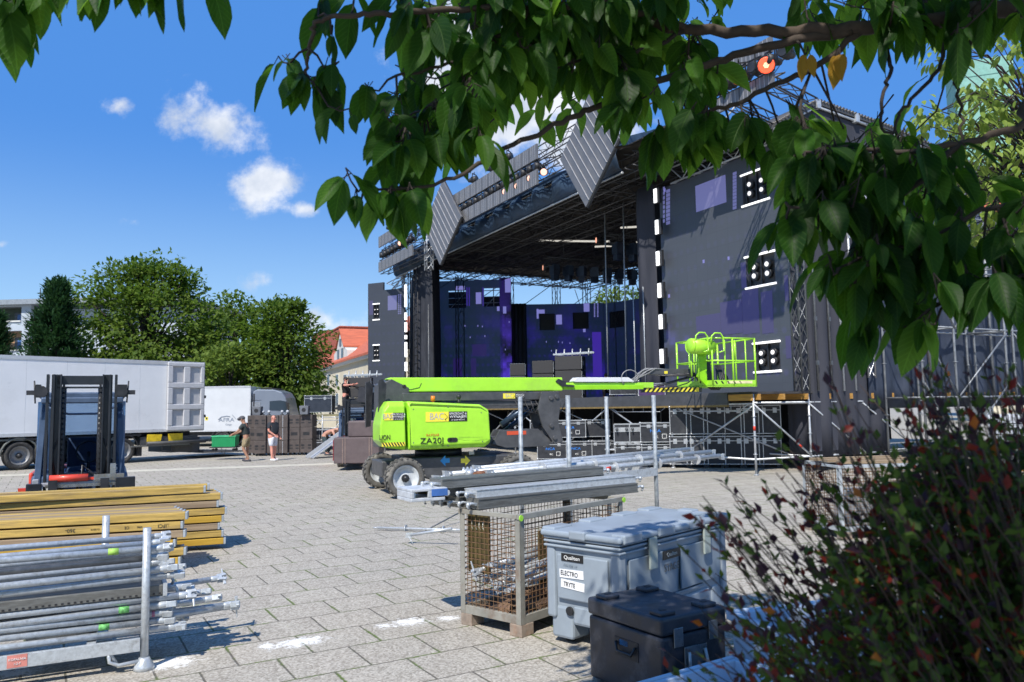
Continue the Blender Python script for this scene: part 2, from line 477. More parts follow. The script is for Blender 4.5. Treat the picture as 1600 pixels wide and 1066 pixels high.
# ================================================================== THE STAGE
S = Frame(6.4, 21.0, -62.2)        # x runs towards the near right corner (0), y into the stage
DZ = 2.22                           # deck height
cloth = M('black_drape', (.036, .038, .046), .85, 0, .3, 2.5, .15, spec=.2, stretch=(1, 1, .3))
cloth_g = M('grey_drape', (.042, .044, .056), .8, 0, .2, 1.2, .1, spec=.3, stretch=(1, 1, .25))
tarp = M('blue_grey_tarp', (.034, .044, .068), .65, 0, .3, 1.6, .5, spec=.4, stretch=(1, 1, .6), dirt=(.08, .09, .12), dirt_amt=.5)
navy = M('navy_tarp', (.028, .055, .10), .55, 0, .35, 1.5, .4, stretch=(.4, 1, 1))
deckm = M('deck_plywood', (.045, .04, .038), .6, 0, .3, 3)
timber_o = M('orange_timber', (.42, .22, .05), .6, 0, .25, 4, .1, stretch=(.3, 3, 3))
red = M('red_mark', (.62, .045, .02), .5, 0, .1)
soffit = M('roof_underside', (.05, .045, .038), .8, 0, .35, 1.0, .2, stretch=(.4, 2, 1))
panelg = M('grey_louvre', (.15, .15, .155), .5, .2, .1, 3)
paneld = M('louvre_line', (.40, .40, .41), .5, .3, .1, 3)
frame_w = M('white_bar_case', (.78, .78, .80), .4, 0, .04)
barglow = glow('bar_lamp_lit', (1, 1, 1), 1.1, (.8, .8, .8))
lensm = glow('lens_warm', (1, .42, .26), 1.0, (.6, .5, .45))
lens_o = glow('lens_orange', (1, .085, .03), 1.3, (.5, .1, .05))
lens_o2 = glow('lens_orange_hot', (1, .4, .22), 2.2, (.5, .2, .1))
lens_w = glow('lens_pale', (1, .93, .88), .75, (.7, .68, .66))

def led(name, purple, p_lo, p_hi, base=(.058, .064, .078), strength=.5, cell=.5, z0=2.2, z1=9.6, navy=(0, 0, 0)):
    m = bpy.data.materials.new(name); m.use_nodes = True
    nt = m.node_tree; b = nt.nodes['Principled BSDF']
    tc = N(nt, 'ShaderNodeTexCoord'); sp = N(nt, 'ShaderNodeSeparateXYZ'); L(nt, tc.outputs['Object'], sp.inputs[0])
    cb = N(nt, 'ShaderNodeCombineXYZ'); L(nt, sp.outputs[0], cb.inputs[0]); L(nt, sp.outputs[2], cb.inputs[1])
    sn = N(nt, 'ShaderNodeVectorMath', operation='SNAP'); L(nt, cb.outputs[0], sn.inputs[0]); sn.inputs[1].default_value = (cell, cell, 1)
    wn = N(nt, 'ShaderNodeTexWhiteNoise', noise_dimensions='2D'); L(nt, sn.outputs[0], wn.inputs['Vector'])
    no = N(nt, 'ShaderNodeTexNoise'); no.inputs['Scale'].default_value = .42; no.inputs['Detail'].default_value = 2; L(nt, cb.outputs[0], no.inputs['Vector'])
    br = N(nt, 'ShaderNodeTexBrick', offset=0); br.inputs['Scale'].default_value = 1; br.inputs['Brick Width'].default_value = .5; br.inputs['Row Height'].default_value = .5; br.inputs['Mortar Size'].default_value = .006
    br.inputs['Color1'].default_value = (*base, 1); br.inputs['Color2'].default_value = (*[c * 1.06 for c in base], 1); br.inputs['Mortar'].default_value = (*[c * .86 for c in base], 1)
    L(nt, cb.outputs[0], br.inputs['Vector']); L(nt, br.outputs[0], b.inputs['Base Color'])
    # rows of small dots, denser towards the foot of the picture
    dm = N(nt, 'ShaderNodeVectorMath', operation='MODULO'); L(nt, cb.outputs[0], dm.inputs[0]); dm.inputs[1].default_value = (.34, .62, 1)
    ab = N(nt, 'ShaderNodeVectorMath', operation='ABSOLUTE'); L(nt, dm.outputs[0], ab.inputs[0])
    sb = N(nt, 'ShaderNodeVectorMath', operation='SUBTRACT'); L(nt, ab.outputs[0], sb.inputs[0]); sb.inputs[1].default_value = (.17, .31, 0)
    dl = N(nt, 'ShaderNodeVectorMath', operation='LENGTH'); L(nt, sb.outputs[0], dl.inputs[0])
    dots = smooth(nt, dl.outputs['Value'], .13, .05)
    low = smooth(nt, sp.outputs[2], z1, z0, .15, 1.0)
    blk = smooth(nt, math_n(nt, 'ADD', no.outputs[0], math_n(nt, 'MULTIPLY', wn.outputs[0], .07)), p_lo, p_hi)
    e = math_n(nt, 'MULTIPLY', math_n(nt, 'ADD', blk, math_n(nt, 'MULTIPLY', dots, .28)), low)
    ec = mixc(nt, e, navy, tuple(c * strength for c in purple))
    L(nt, ec, b.inputs['Emission Color']); b.inputs['Emission Strength'].default_value = 1
    b.inputs['Roughness'].default_value = .5
    return m

def boxcol(name, rgb, s): return glow(name, rgb, s, (.06, .06, .08))
lilac = boxcol('screen_lilac', (.34, .36, .90), .28)
lilac_b = boxcol('screen_lilac_bright', (.36, .36, 1.0), .42)
violet = boxcol('screen_violet', (.12, .045, .85), .28)

# ---- deck with its scaffold
deck = thing('stage_deck', 'long black stage platform standing on silver scaffold tubes with red marks', 'stage', S.w(0, 0), S.h)
m = MB(); m.span(-30.5, 0, 0, 15, DZ - .06, DZ); m.build('platform', deckm, deck)
m = MB(); m.span(-30.5, -.9, -.05, 0, DZ - .34, DZ + .0); m.build('fascia', grey, deck)
m = MB()
for k in range(15): m.span(-.85, .12, .1 + k * .9, .18 + k * .9, DZ - .22, DZ - .064)
m.span(-.85, .02, -.06, 0.02, DZ - .24, DZ - .064)
m.build('timber_edge', timber_o, deck)
posts_x = [0, -3.4, -6.8, -10.2, -13.6, -17, -20.4, -23.8, -27.2, -30.3]
for vi, v in enumerate((0.02, 2.1, 5.0)):
    for px_ in posts_x:
        m = MB(); m.tube((px_, v, .0), (px_, v, DZ - .07), .03, 8); m.tube((px_, v, .0), (px_, v, .03), .07, 8)
        for z in (.55, 1.05, 1.55): m.tube((px_, v, z), (px_, v, z + .012), .06, 8)
        o = m.build('post', [scaf, red], deck)
        if vi == 0 and px_ in (0, -3.4):
            r_ = MB(); r_.tube((px_, v, 1.18), (px_, v, 1.3), .034, 8); r_.build('red_band', red, o)
m = MB()
for v in (.02, 2.1):
    for z in (.42, DZ - .32): m.tube((-30.3, v, z), (0, v, z), .026, 8)
m.build('ledger', scaf, deck)
for k in (0.42, DZ - .30):
    m = MB(); m.tube((0, 0, k), (0, 12, k), .026, 8); m.build('transom', scaf, deck)
for x in posts_x[1:5]:
    for z in (.42, DZ - .3): m = MB(); m.tube((x, 0, z), (x, 5, z), .024, 6); m.build('transom', scaf, deck)
m = MB(); m.span(-30.5, -.9, -.06, .0, DZ - .40, DZ - .344); m.build('fascia_batten', M('batten_brown', (.22, .15, .05), .7), deck)
for i in range(5):
    a, b2 = posts_x[i], posts_x[i + 1]
    m = MB()
    if i % 2 == 0:
        m.tube((a, .05, DZ - .35), (b2 + .5, .05, .45), .025, 7)
        m.tube((b2, .0, DZ - .35), (a - .8, 2.1, .45), .022, 7)
    else:
        m.tube((a, .05, .45), (b2, .05, DZ - .35), .025, 7)
    m.build('brace', scaf, deck)
for (v0, v1) in ((0.02, 2.07), (2.1, 4.3), (4.3, 6.6)):
    m = MB(); m.tube((.03, v0, DZ - .35), (.03, v1, .45), .025, 7); o = m.build('brace', scaf, deck)
    m2 = MB(); m2.tube((.03, v0 + (v1 - v0) * .78, .45 + (DZ - .8) * .22), (.03, v0 + (v1 - v0) * .83, .45 + (DZ - .8) * .17), .027, 7); m2.build('red_band', red, o)
m = MB()
for x0, x1 in ((-3.4, 0), (-6.8, -3.4)):
    for y in (.02,):
        m.tube((x0 + .15, y, DZ - .32), (x0 + .55, y, DZ - .52), .014, 5); m.tube((x1 - .15, y, DZ - .32), (x1 - .55, y, DZ - .52), .014, 5)
        m.tube((x0 + .55, y, DZ - .52), (x1 - .55, y, DZ - .52), .014, 5)
        for k in range(4): m.tube((x0 + .9 + k * .55, y, DZ - .33), (x0 + .9 + k * .55, y, DZ - .52), .012, 4)
m.build('lattice_ledger', scaf, deck)
m = MB(); m.wall(-30, -1.2, .02, DZ - .1, [], 6.5, .05); m.build('back_skirt', cloth, deck)
m = MB(); m.span(-.05, .02, 2.2, 3.3, .55, DZ - .08); m.build('side_skirt', cloth_g, deck)

# ---- roof
roof = thing('stage_roof', 'wide dark stage roof of trusses under a navy tarpaulin', 'stage roof', S.w(0, 0), S.h)
m = MB()
prof = [(.35, 11.1), (1.6, 11.55), (3.2, 12.25), (6, 12.35), (9, 12.0), (14.6, 10.95), (14.6, 10.8), (.35, 10.9)]
n = len(prof)
xs = [-30.2 + i * 1.1 for i in range(23)]
vs = []; fs = []
for i, x in enumerate(xs):
    for (v, z) in prof:
        sag = .10 * math.sin(i * 2.6) if z > 11 else 0
        vs.append((x, v, z + sag))
for i in range(len(xs) - 1):
    for j in range(n): fs.append((i * n + j, (i + 1) * n + j, (i + 1) * n + (j + 1) % n, i * n + (j + 1) % n))
fs += [tuple(range(n)), tuple(reversed(range((len(xs) - 1) * n, len(xs) * n)))]
m._add(vs, fs); m.build('roof_cover', navy, roof)
m = MB()                                   # lower right end bay, corrugated, with a pitched end
prf = [(1.2, 9.75), (2.95, 10.72), (6.2, 10.42), (13.5, 9.3), (13.5, 9.2), (6.2, 10.30), (2.95, 10.60), (1.2, 9.63)]
k = 0; vs = []
m._add([(x, v, z) for x in (-2.7, .12) for v, z in prf], [tuple(reversed(range(8))), tuple(range(8, 16))] + [(j, (j + 1) % 8, 8 + (j + 1) % 8, 8 + j) for j in range(8)])
for i in range(90):
    v = 1.3 + i * .135; z = 9.75 + (v - 1.2) * .554 if v < 2.95 else (10.72 - (v - 2.95) * .092 if v < 6.2 else 10.42 - (v - 6.2) * .153)
    m.tube((-2.7, v, z + .01), (.16, v, z + .01), .04, 6)
m.build('corrugated_roof', M('corrugated_sheet', (.09, .085, .08), .5, .3), roof)
m = MB()
m.tube((.05, 1.2, 9.6), (.05, 2.95, 10.55), .045, 8); m.tube((.05, 2.95, 10.55), (.05, 6.2, 10.25), .045, 8); m.tube((.05, 6.2, 10.25), (.05, 13.5, 9.15), .045, 8)
for v, z in ((2.95, 10.6), (4.6, 10.45)): m.box((.08, v, z), (.16, .16, .26))
m.build('edge_tube', scaf, roof)
m = MB(); m.wall(-30.2, -2.7, 10.76, 10.80, [], .35, 14.2); m.build('soffit', soffit, roof)
# valance under the louvre rows
m = MB()
nn = 90
vs = []
for i in range(nn + 1):
    x = -29.8 + i * (23.6 / nn); sg = .10 * math.sin(i * .9) + .05 * math.sin(i * 2.3)
    vs += [(x, .45 + sg * .3, 11.1), (x, .30 + sg, 10.62), (x, .38 + sg * .4, 10.15), (x, .55, 10.02)]
m._add(vs, [(i * 4 + j, i * 4 + 4 + j, i * 4 + 5 + j, i * 4 + 1 + j) for i in range(nn) for j in range(3)], True)
m.build('valance', navy, roof, solid=.02)
m = MB(); m.tube((-29.8, .5, 10.0), (-6.2, .5, 10.0), .04, 8); m.build('valance_pipe', scaf, roof)
for v in (1.2, 3.0, 4.8, 6.8, 9.6, 11.4, 12.8, 14.3):
    m = MB(); m.truss((-30, v, 10.35), (-2.8, v, 10.35), .62, .03, .018, .8, 4); m.build('roof_truss', truss_d, roof)
for i in range(10):
    x = -30 + i * 3.0
    m = MB(); m.truss((x, .6, 10.42), (x, 14.4, 10.42), .5, .028, .016, .75, 4); m.build('roof_truss', truss_d, roof)
for i in range(7):                         # struts that come down behind
    x = -29.5 + i * 3.4
    m = MB(); m.truss((x, 14.2, DZ), (x, 14.2, 10.4), .4, .03, .015, .9, 4)
    m.tube((x, 14.2, 7.4), (x + 1.9, 14.2, 10.2), .025, 5); m.tube((x, 14.2, 7.4), (x - 1.5, 14.2, 10.2), .025, 5)
    m.tube((x, 14.2, 9.2), (x + 3.4, 14.2, 9.9), .02, 5)
    m.build('rear_tower', truss_d, roof)
for i in range(4):
    y = 1.2 + i * 3.6
    m = MB(); m.truss((-29.9, y, DZ), (-29.9, y, 10.4), .4, .03, .015, .9, 4); m.tube((-29.9, y, 8), (-29.9, y + 3.4, 10.3), .025, 5)
    m.build('side_tower', truss_d, roof)
VL = -1.0
xl0, xl1 = S.hit(1105, 120, VL)[0], S.hit(1208, 120, VL)[0]
_, zlm = S.hit(1155, 121, VL)
# front truss that carries the lamps
for (a, b2) in ((-29.6, -22.3), (-19.0, -8.6)):
    zz = 11.15
    m = MB(); m.truss((a, -.35, zz), (b2, -.35, zz), .5, .03, .016, .55, 5); m.build('front_truss', truss_d, roof)
m = MB(); m.truss((-30, -.1, 11.9), (-4, -.1, 11.9), .5, .03, .015, .6, 4); m.build('front_truss', truss_d, roof)
m = MB(); m.truss((-29.5, -.35, 10.3), (-20, -.35, 10.15), .45, .03, .015, .6, 4); m.build('front_truss', truss_d, roof)
m = MB(); m.truss((xl0 - .3, VL + .35, zlm), (xl1 - .1, VL + .35, zlm), .35, .025, .014, .5, 5)
for x in (xl0, xl0 + 1.4): m.truss((x, VL + .4, zlm), (x, 1.4, 9.9), .3, .025, .014, .5, 5)
m.build('front_truss', truss_d, roof)
# truss above the right screen (silver)
a = S.hit(1090, 255, 2.0); b2 = S.hit(1238, 192, 2.0)
m = MB(); m.truss((a[0] - 1.5, 2.35, 9.9), (-.6, 2.35, 9.9), .55, .035, .025, .6, 8); m.build('screen_truss', scaf, roof)
m = MB()
m.tube((-4.2, 1.5, 9.6), (-2.2, 1.2, 11.0), .03, 6); m.tube((-2.6, 1.2, 9.6), (-2.6, 1.2, 11.1), .04, 6); m.tube((-3.6, 1.2, 9.6), (-1.2, 1.2, 10.9), .03, 6)
m.build('strut', scaf, roof)
m = MB(); m.truss((-22.6, -.2, 9.2), (-22.6, -.2, 12.0), .35, .03, .02, .5, 6); m.build('tower_head', scaf, roof)

# ---- grey louvre rows on the roof edge
def louvre_row(a, b2, z0, z1, label, y=-.75):
    t = thing('louvre_row', label, 'panel row', S.w(a, y), S.h, 'grey louvre panels along the roof edge')
    k = max(3, int(round((b2 - a) / .62))); w = (b2 - a) / k
    for i in range(k):
        m = MB(); m.span(i * w + .015, (i + 1) * w - .015, 0, .07, z0, z1)
        p = m.build('panel', panelg, t)
        l = MB()
        for q in range(1, 4): l.span(i * w + w * q / 4 - .009, i * w + w * q / 4 + .009, -.006, 0, z0 + .01, z1 - .01)
        l.build('slat_line', paneld, p)
    return t
louvre_row(-18.6, -10.0, 11.45, 12.05, 'upper row of grey louvre panels between the two grey diamonds')
louvre_row(-18.9, -10.0, 10.45, 11.05, 'lower row of grey louvre panels between the two grey diamonds')
louvre_row(-29.4, -23.4, 11.65, 12.3, 'upper row of grey louvre panels at the far left end of the roof')
louvre_row(-29.4, -23.6, 10.15, 10.75, 'lower row of grey louvre panels at the far left end of the roof')
VL = -1.0
xl0, xl1 = S.hit(1105, 120, VL)[0], S.hit(1208, 120, VL)[0]
_, zlm = S.hit(1155, 121, VL)
louvre_row(xl0, xl1, zlm + .22, zlm + .62, 'upper row of grey louvre panels above the right screen', VL)
louvre_row(xl0, xl1, zlm - .66, zlm - .28, 'lower row of grey louvre panels above the right screen', VL)
def diamond(x, z, hw, hh, rot, label):
    t = thing('diamond_panel', label, 'panel', S.w(x, -1.0, z), S.h, 'diamond panels hung on the roof edge')
    m = MB(); P = []
    for a_ in (0, 90, 180, 270):
        q = Vector((math.cos(R(a_)) * hw, math.sin(R(a_)) * hh)); P.append((q.x * math.cos(rot) - q.y * math.sin(rot), q.x * math.sin(rot) + q.y * math.cos(rot)))
    m.prism(P, 0, .08); m.build('panel', panelg, t)
    l = MB()
    e1 = Vector(P[1]) - Vector(P[0]); e2 = Vector(P[3]) - Vector(P[0])
    for q in range(1, 9):
        s0 = Vector(P[0]) + e2 * q / 9; s1 = s0 + e1
        l.beam((s0.x, -.006, s0.y), (s1.x, -.008, s1.y), .014, .05, up=Vector((0, 1, 0)))
    l.build('slat_line', paneld, t)
    f = MB()
    for q in range(4): f.beam((P[q][0], .11, P[q][1]), (P[(q + 1) % 4][0], .11, P[(q + 1) % 4][1]), .05, .05, up=Vector((0, 1, 0)))
    f.build('rear_frame', truss_d, t)
def dia_px(pl, pr, pt, yt, hh, lb):
    a_, b_3 = S.hit(pl, 300, -1.0)[0], S.hit(pr, 300, -1.0)[0]; xt, zt_ = S.hit(pt, yt, -1.0)
    diamond((a_ + b_3) / 2, zt_ + hh, (b_3 - a_) / 2, hh, -.10, lb)
dia_px(876, 969, 927, 319, 1.95, 'large grey striped diamond panel hanging right of the roof opening')
dia_px(661, 720, 686, 415, 2.05, 'smaller looking grey striped diamond panel over the left drape column')

# ---- spotlights
def make_spot(name, label, lens, r=.13, grp='spotlights on the roof edge'):
    t = thing(name, label, 'spotlight', group=grp)
    m = MB(); m.tube((0, .12, 0), (0, -.14, 0), r * 1.15, 12); m.tube((0, .12, 0), (0, .3, 0), r * .9, 12, r * .6); m.build('housing', black, t)
    l = MB(); l.tube((0, -.142, 0), (0, -.16, 0), r, 14, r * .9); l.build('lens', lens, t)
    y = MB(); y.span(-r * 1.35, -r * 1.2, -.02, .02, -.05, r * 1.7); y.span(r * 1.2, r * 1.35, -.02, .02, -.05, r * 1.7); y.span(-r * 1.35, r * 1.35, -.02, .02, r * 1.7, r * 1.9); y.tube((0, 0, r * 1.9), (0, 0, r * 1.9 + .1), .02, 5); y.build('yoke', black, t)
    return t
first = make_spot('spotlight', '', lensm, .13)
hotp = make_spot('spotlight', '', lens_o, .19)
hot = make_spot('spotlight', '', lens_o, .2)
for q in (hotp, hot):
    m = MB(); m.tube((0, -.165, 0), (0, -.17, 0), .075, 6); m.build('bulb', lens_o2, q)
darkl = make_spot('spotlight', '', blackm, .14)
for o_, px_, lb in ((hotp, 1155, 'glowing orange spotlight, the left one of two large ones above the right screen'), (hot, 1197, 'glowing red orange spotlight, the right one of two large ones above the right screen')):
    py_ = 121 if px_ == 1155 else 102
    x, z = S.hit(px_, py_, VL - .1); o_.location = S.w(x, VL - .1, z); o_.rotation_euler = (.4, 0, -.3); o_['label'] = lb
    # it aims at the camera side of the square
sp_px = [(1113, 140, first, 'small warm lit spotlight left of the two large orange ones')]
for i, (px_, py_) in enumerate([(790, 300), (809, 291), (829, 279), (850, 269)]):
    sp_px.append((px_, py_, None, 'warm lit spotlight, %s from the left between the grey louvre rows' % ORD[i]))
sp_px.append((626, 380, None, 'lone warm lit spotlight at the far left end of the roof'))
for px_, py_, o_, lb in sp_px:
    vq = VL - .1 if px_ > 1100 else -.62
    x, z = S.hit(px_, py_, vq)
    if o_ is None: o_ = dup(first, S.w(x, vq, z), -.1, lb); o_.rotation_euler.x = .3
    else: o_.location = S.w(x, vq, z); o_.rotation_euler = (.3, 0, -.2); o_['label'] = lb
k = 0
for i in range(16):
    x = -18.6 + i * .56; lb = 'dark unlit spotlight in the strip between the grey louvre rows, %s from the far end' % (ORD[i] if i < 14 else ['fifteenth', 'sixteenth'][i - 14])
    if i == 0: darkl.location = S.w(x, -.62, 11.22); darkl.rotation_euler = (0, 0, S.h - .3); darkl['label'] = lb
    else: dup(darkl, S.w(x, -.62, 11.22 + .03 * math.sin(i * 5)), S.h - .3 + .2 * math.sin(i * 3), lb)
for i in range(9):
    dup(darkl, S.w(-29.1 + i * .62, -.62, 11.15), S.h - .2 + .2 * math.sin(i * 3), 'dark unlit spotlight at the far left roof end, %s from the far end' % ORD[i])
for i in range(6):
    dup(darkl, S.w(xl0 + .3 + i * .5, VL - .05, zlm - .02), S.h + .3 * math.sin(i * 3), 'dark unlit spotlight beside the glowing orange ones, %s from the left' % ORD[i])
for i, (x, z) in enumerate(((-16, 12.25), (-14.1, 12.25), (-12.6, 12.3), (-27.5, 12.5), (-24.5, 12.5))):
    dup(darkl, S.w(x, -.6, z), S.h + 2.2, 'dark lamp standing on top of the louvre rows, %s from the right' % ORD[i])

# ---- hanging gear under the roof
bars = [(842, 951, 357), (970, 1004, 350.5), (930, 967, 380), (995, 1006, 377)]
for i, (x0, x1, py_) in enumerate(bars):
    v = 5.0 + i * .8
    a, b2 = S.hit(x0, py_ + .5, v), S.hit(x1, py_ - 1.5, v)
    z = (a[1] + b2[1]) / 2
    t = thing('light_bar', ['longest white tube lamp under the dark roof', 'short white tube lamp right of the longest one', 'white tube lamp hanging lowest beside the cables', 'shortest white tube lamp by the right drape'][i], 'light bar', S.w(a[0], v, z), S.h, 'white tube lamps under the roof')
    L_ = b2[0] - a[0]
    m = MB(); m.tube((0, 0, 0), (L_, 0, b2[1] - a[1]), .045, 8); m.build('tube_lamp', glow('tube_lamp', (1, .95, .85), .5, (.5, .5, .45)), t)
    m = MB(); m.tube((L_ * .2, 0, .04), (L_ * .2, 0, 10.2 - z), .012, 4); m.tube((L_ * .8, 0, .04), (L_ * .8, 0, 10.2 - z), .012, 4); m.build('hanger', blackm, t)
gear = M('blue_black_case', (.018, .028, .05), .4, .2, .4, 5)
t = thing('hanging_truss', '', 'lighting truss', S.w(-17.6, 4, 9.1), S.h, 'dark lighting trusses under the roof')
t['label'] = 'dark lighting truss with motors hanging under the left part of the roof'
m = MB(); m.truss((0, 0, 0), (0.6, 7, -.1), .4, .03, .016, .5, 4)
for q in (1, 4, 6): m.tube((.1 * q, q, .2), (.1 * q, q, 1.2), .02, 4)
m.build('truss', truss_d, t)
m = MB()
for q in range(9): m.box((.2 + q * .05, .4 + q * .75, -.42), (.42, .36, .5), rz=.3 * q); m.box((.2 + q * .05, .4 + q * .75, -.8), (.3, .3, .3), rz=.5 * q)
m.build('moving_head', gear, t)['kind'] = 'stuff'
t2 = dup(t, S.w(-12.8, 4.4, 9.3), None, 'dark lighting truss with motors hanging under the middle of the roof')
t3 = dup(t, S.w(-9.3, 5.2, 8.9), None, 'dark lighting truss with motors hanging near the right drape column')
for i, (x, v, z) in enumerate(((-18.1, 4.3, 8.9), (-13.3, 4.3, 9.35), (-11.3, 6, 9.2), (-8.2, 6.5, 9.4), (-12.6, 7, 9.2))):
    dup(first, S.w(x, v, z), S.h - .4, ['lit lamp on the far left hanging truss', 'lit lamp near the long white tube lamp', 'reddish lamp hanging in the middle of the dark roof', 'lamp glowing near the right drape under the roof', 'dim lamp behind the hanging middle truss'][i])['group'] = 'lamps hanging under the roof'
for i, px_ in enumerate((950, 979)):       # two long hoist chains
    x, z = S.hit(px_, 590, 3.4); x2, z2 = S.hit(px_ - 6, 300, 3.4)
    t = thing('hoist_chain', ['long pale hoist chain left of its twin hanging to the stage floor', 'long pale hoist chain right of its twin hanging to the stage floor'][i], 'chain', S.w(x, 3.4, 0), S.h)
    m = MB(); m.tube((0, 0, DZ + .5), (x2 - x, 0, 10.2), .032, 5); m.tube((0, 0, DZ + .35), (0, 0, DZ + .55), .05, 6); m.build('chain', galv, t)

# ---- screens
def lamp_window(x, z, w, h, y, label, spots=((.27, .36), (.27, .64), (.73, .36), (.73, .64)), bars=(0, 1), fr=S):
    t = thing('lamp_window', label, 'lamp unit', fr.w(x, y), fr.h, 'four lamp units in the screen openings')
    m = MB(); m.span(0, w, .12, .5, z, z + h); m.build('case', black, t)
    for b_ in bars:
        zz = z + .02 if b_ == 0 else z + h - .02
        m = MB(); m.tube((-.04, -.02, zz), (w + .04, -.02, zz), .033, 8); m.build('light_bar', barglow, t)
    for (a_, c_) in spots:
        m = MB(); m.tube((w * a_, .12, z + h * c_), (w * a_, .0, z + h * c_), w * .12, 14); o = m.build('lamp', blackm, t)
        m = MB(); m.tube((w * a_, .0, z + h * c_), (w * a_, -.02, z + h * c_), w * .065, 14); m.build('lens', lens_w, o)
    m = MB(); m.span(w * .46, w * .5, 0.06, .12, z + .05, z + h - .05); m.span(w * .05, w * .1, .06, .12, z + .05, z + h - .05); m.build('bracket', blackm, t)
    return t

VR = 2.2
ledR = led('screen_front_right', (.16, .10, .85), .66, .78, strength=.16, base=(.067, .075, .090), cell=.25)
x0 = S.hit(1036, 480, VR)[0]; x1 = S.hit(1237, 480, VR)[0]
scr = thing('led_screen', 'huge dark LED wall with three lamp openings behind the green work basket', 'screen', S.w(0, VR), S.h, 'LED screens of the stage')
wins = []
for (a, b2, c_, d_) in ((1160, 264, 1201, 320), (1166, 394, 1211, 450), (1179, 532, 1219, 584)):
    xa, za = S.hit(a, (b2 + 4 + d_) / 2, VR); xb, _ = S.hit(c_, (b2 + d_) / 2, VR); _, zt = S.hit((a + c_) / 2, b2 + 2, VR); _, zb = S.hit((a + c_) / 2, d_ - 2, VR)
    wins.append((xa, xb, zb, zt))
TOPR = 9.62
m = MB(); m.wall(x0, x1, DZ + .02, TOPR, wins, 0, .12); m.build('screen_face', ledR, scr)
m = MB()
for i in range(6): m.tube((x0 + .3 + i * 1.0, .3, DZ), (x0 + .3 + i * 1.0, .3, TOPR), .03, 5)
for i in range(5): m.tube((x0 + .1, .33, DZ + 1 + i * 1.5), (x1 - .1, .33, DZ + 1 + i * 1.5), .03, 5)
m.build('rear_frame', truss_d, scr)
def lit(fr, v, pts, mat, parent, name='lit_panel'):
    q = [fr.hit(px_, py_, v) for px_, py_ in pts]
    xs_ = [a for a, _ in q]; zs_ = [b_ for _, b_ in q]
    m = MB(); m.span((xs_[0] + xs_[3]) / 2 if len(q) > 3 else min(xs_), (xs_[1] + xs_[2]) / 2 if len(q) > 3 else max(xs_), -.006, -.002, min(sorted(zs_)[:2]) , sum(sorted(zs_)[-2:]) / 2)
    return m.build(name, mat, parent)
lit(S, VR, [(1087, 286), (1134, 278), (1135, 316), (1087, 325)], lilac, scr)
def cells(px_a, px_b, py_a, py_b, n_, v, parent, mat, fr=S):
    for i in range(n_):
        y0 = py_a + (py_b - py_a) * i / n_; y1 = y0 + (py_b - py_a) / n_ * .66
        lit(fr, v, [(px_a, y0), (px_b, y0), (px_b, y1), (px_a, y1)], mat, parent, 'lit_cell')
cells(1145, 1151, 269, 328, 11, VR, scr, lilac)
cells(1036, 1039, 292, 350, 8, VR, scr, lilac)
cells(1041, 1047, 296, 352, 9, VR, scr, lilac)
vio_dim = boxcol('screen_violet_dim', (.14, .07, .8), .085)
m = MB()
for (a, b2, c_, d_) in ((1158, 410, 1166, 450), (1160, 452, 1186, 520), (1126, 470, 1160, 520), (1088, 492, 1126, 520), (1190, 455, 1208, 520), (1226, 430, 1232, 470), (1228, 525, 1236, 560)):
    lit(S, VR, [(a, b2), (c_, b2), (c_, d_), (a, d_)], vio_dim, scr, 'violet_patch')
for (a, b2) in ((1098, 406), (1137, 401), (1044, 460), (1037, 295), (1214, 384)):
    lit(S, VR, [(a, b2), (a + 3, b2), (a + 3, b2 + 5), (a, b2 + 5)], lilac_b, scr, 'lit_dot')
for i, wn_ in enumerate(wins):
    lamp_window(wn_[0], wn_[2], wn_[1] - wn_[0], wn_[3] - wn_[2], VR + .0, ['top four lamp unit in the right LED wall, partly behind leaves', 'middle four lamp unit in the right LED wall', 'lowest four lamp unit in the right LED wall beside the green basket'][i])
# vertical white bars left of it
for i, (px_, py_) in enumerate(((1023.6, 306), (1026, 355), (1027.5, 404), (1030, 454), (1032, 503), (1033.5, 557))):
    x, z = S.hit(px_, py_, 1.9)
    t = thing('bar_lamp', 'white upright bar lamp, %s from the top beside the right LED wall' % ORD[i], 'light bar', S.w(x, 1.9, z), S.h, 'white bar lamps beside the right LED wall')
    m = MB(); m.span(-.07, .07, -.02, .03, -.25, .25); m.build('diffuser', barglow, t)
    m = MB(); m.span(-.09, .2, .03, .12, -.28, .28); m.build('case', black, t)

# left wing screen, turned outwards
LW = Frame(-8.83, 47.9, -26.3)
scl = thing('led_screen', 'dark LED wall with two lamp openings at the far left end of the stage', 'screen', LW.w(0, 0), LW.h, 'LED screens of the stage')
wl = LW.hit(632, 500, 0)[0]
winl = []
for (a, b2, c_, d_) in ((583.5, 475, 592.5, 500), (583.5, 539, 592.5, 564)):
    xa, zt = LW.hit(a, b2, 0); xb, zb = LW.hit(c_, d_, 0); winl.append((xa, xb, zb, zt))
ledL = led('screen_front_left', (.16, .10, .85), .66, .8, strength=.14, base=(.04, .046, .06), cell=.5)
ztl = LW.hit(600, 452, 0)[1]
m = MB(); m.wall(0, wl, .4, ztl - .05, winl, 0, .14); m.build('screen_face', ledL, scl)
zt2 = LW.hit(600, 441, 0)[1]
m = MB(); m.span(.0, 1.15, .002, .138, ztl - .05, zt2 + .0); m.build('screen_step', ledL, scl)
lit(LW, 0, [(606, 462), (620, 462), (620, 484), (606, 484)], lilac, scl)
lit(LW, 0, [(577, 470), (583, 470), (583, 492), (577, 492)], vio_dim, scl)
cells(622, 624, 460, 492, 10, 0, scl, lilac, LW); cells(625, 627, 460, 492, 10, 0, scl, lilac, LW)
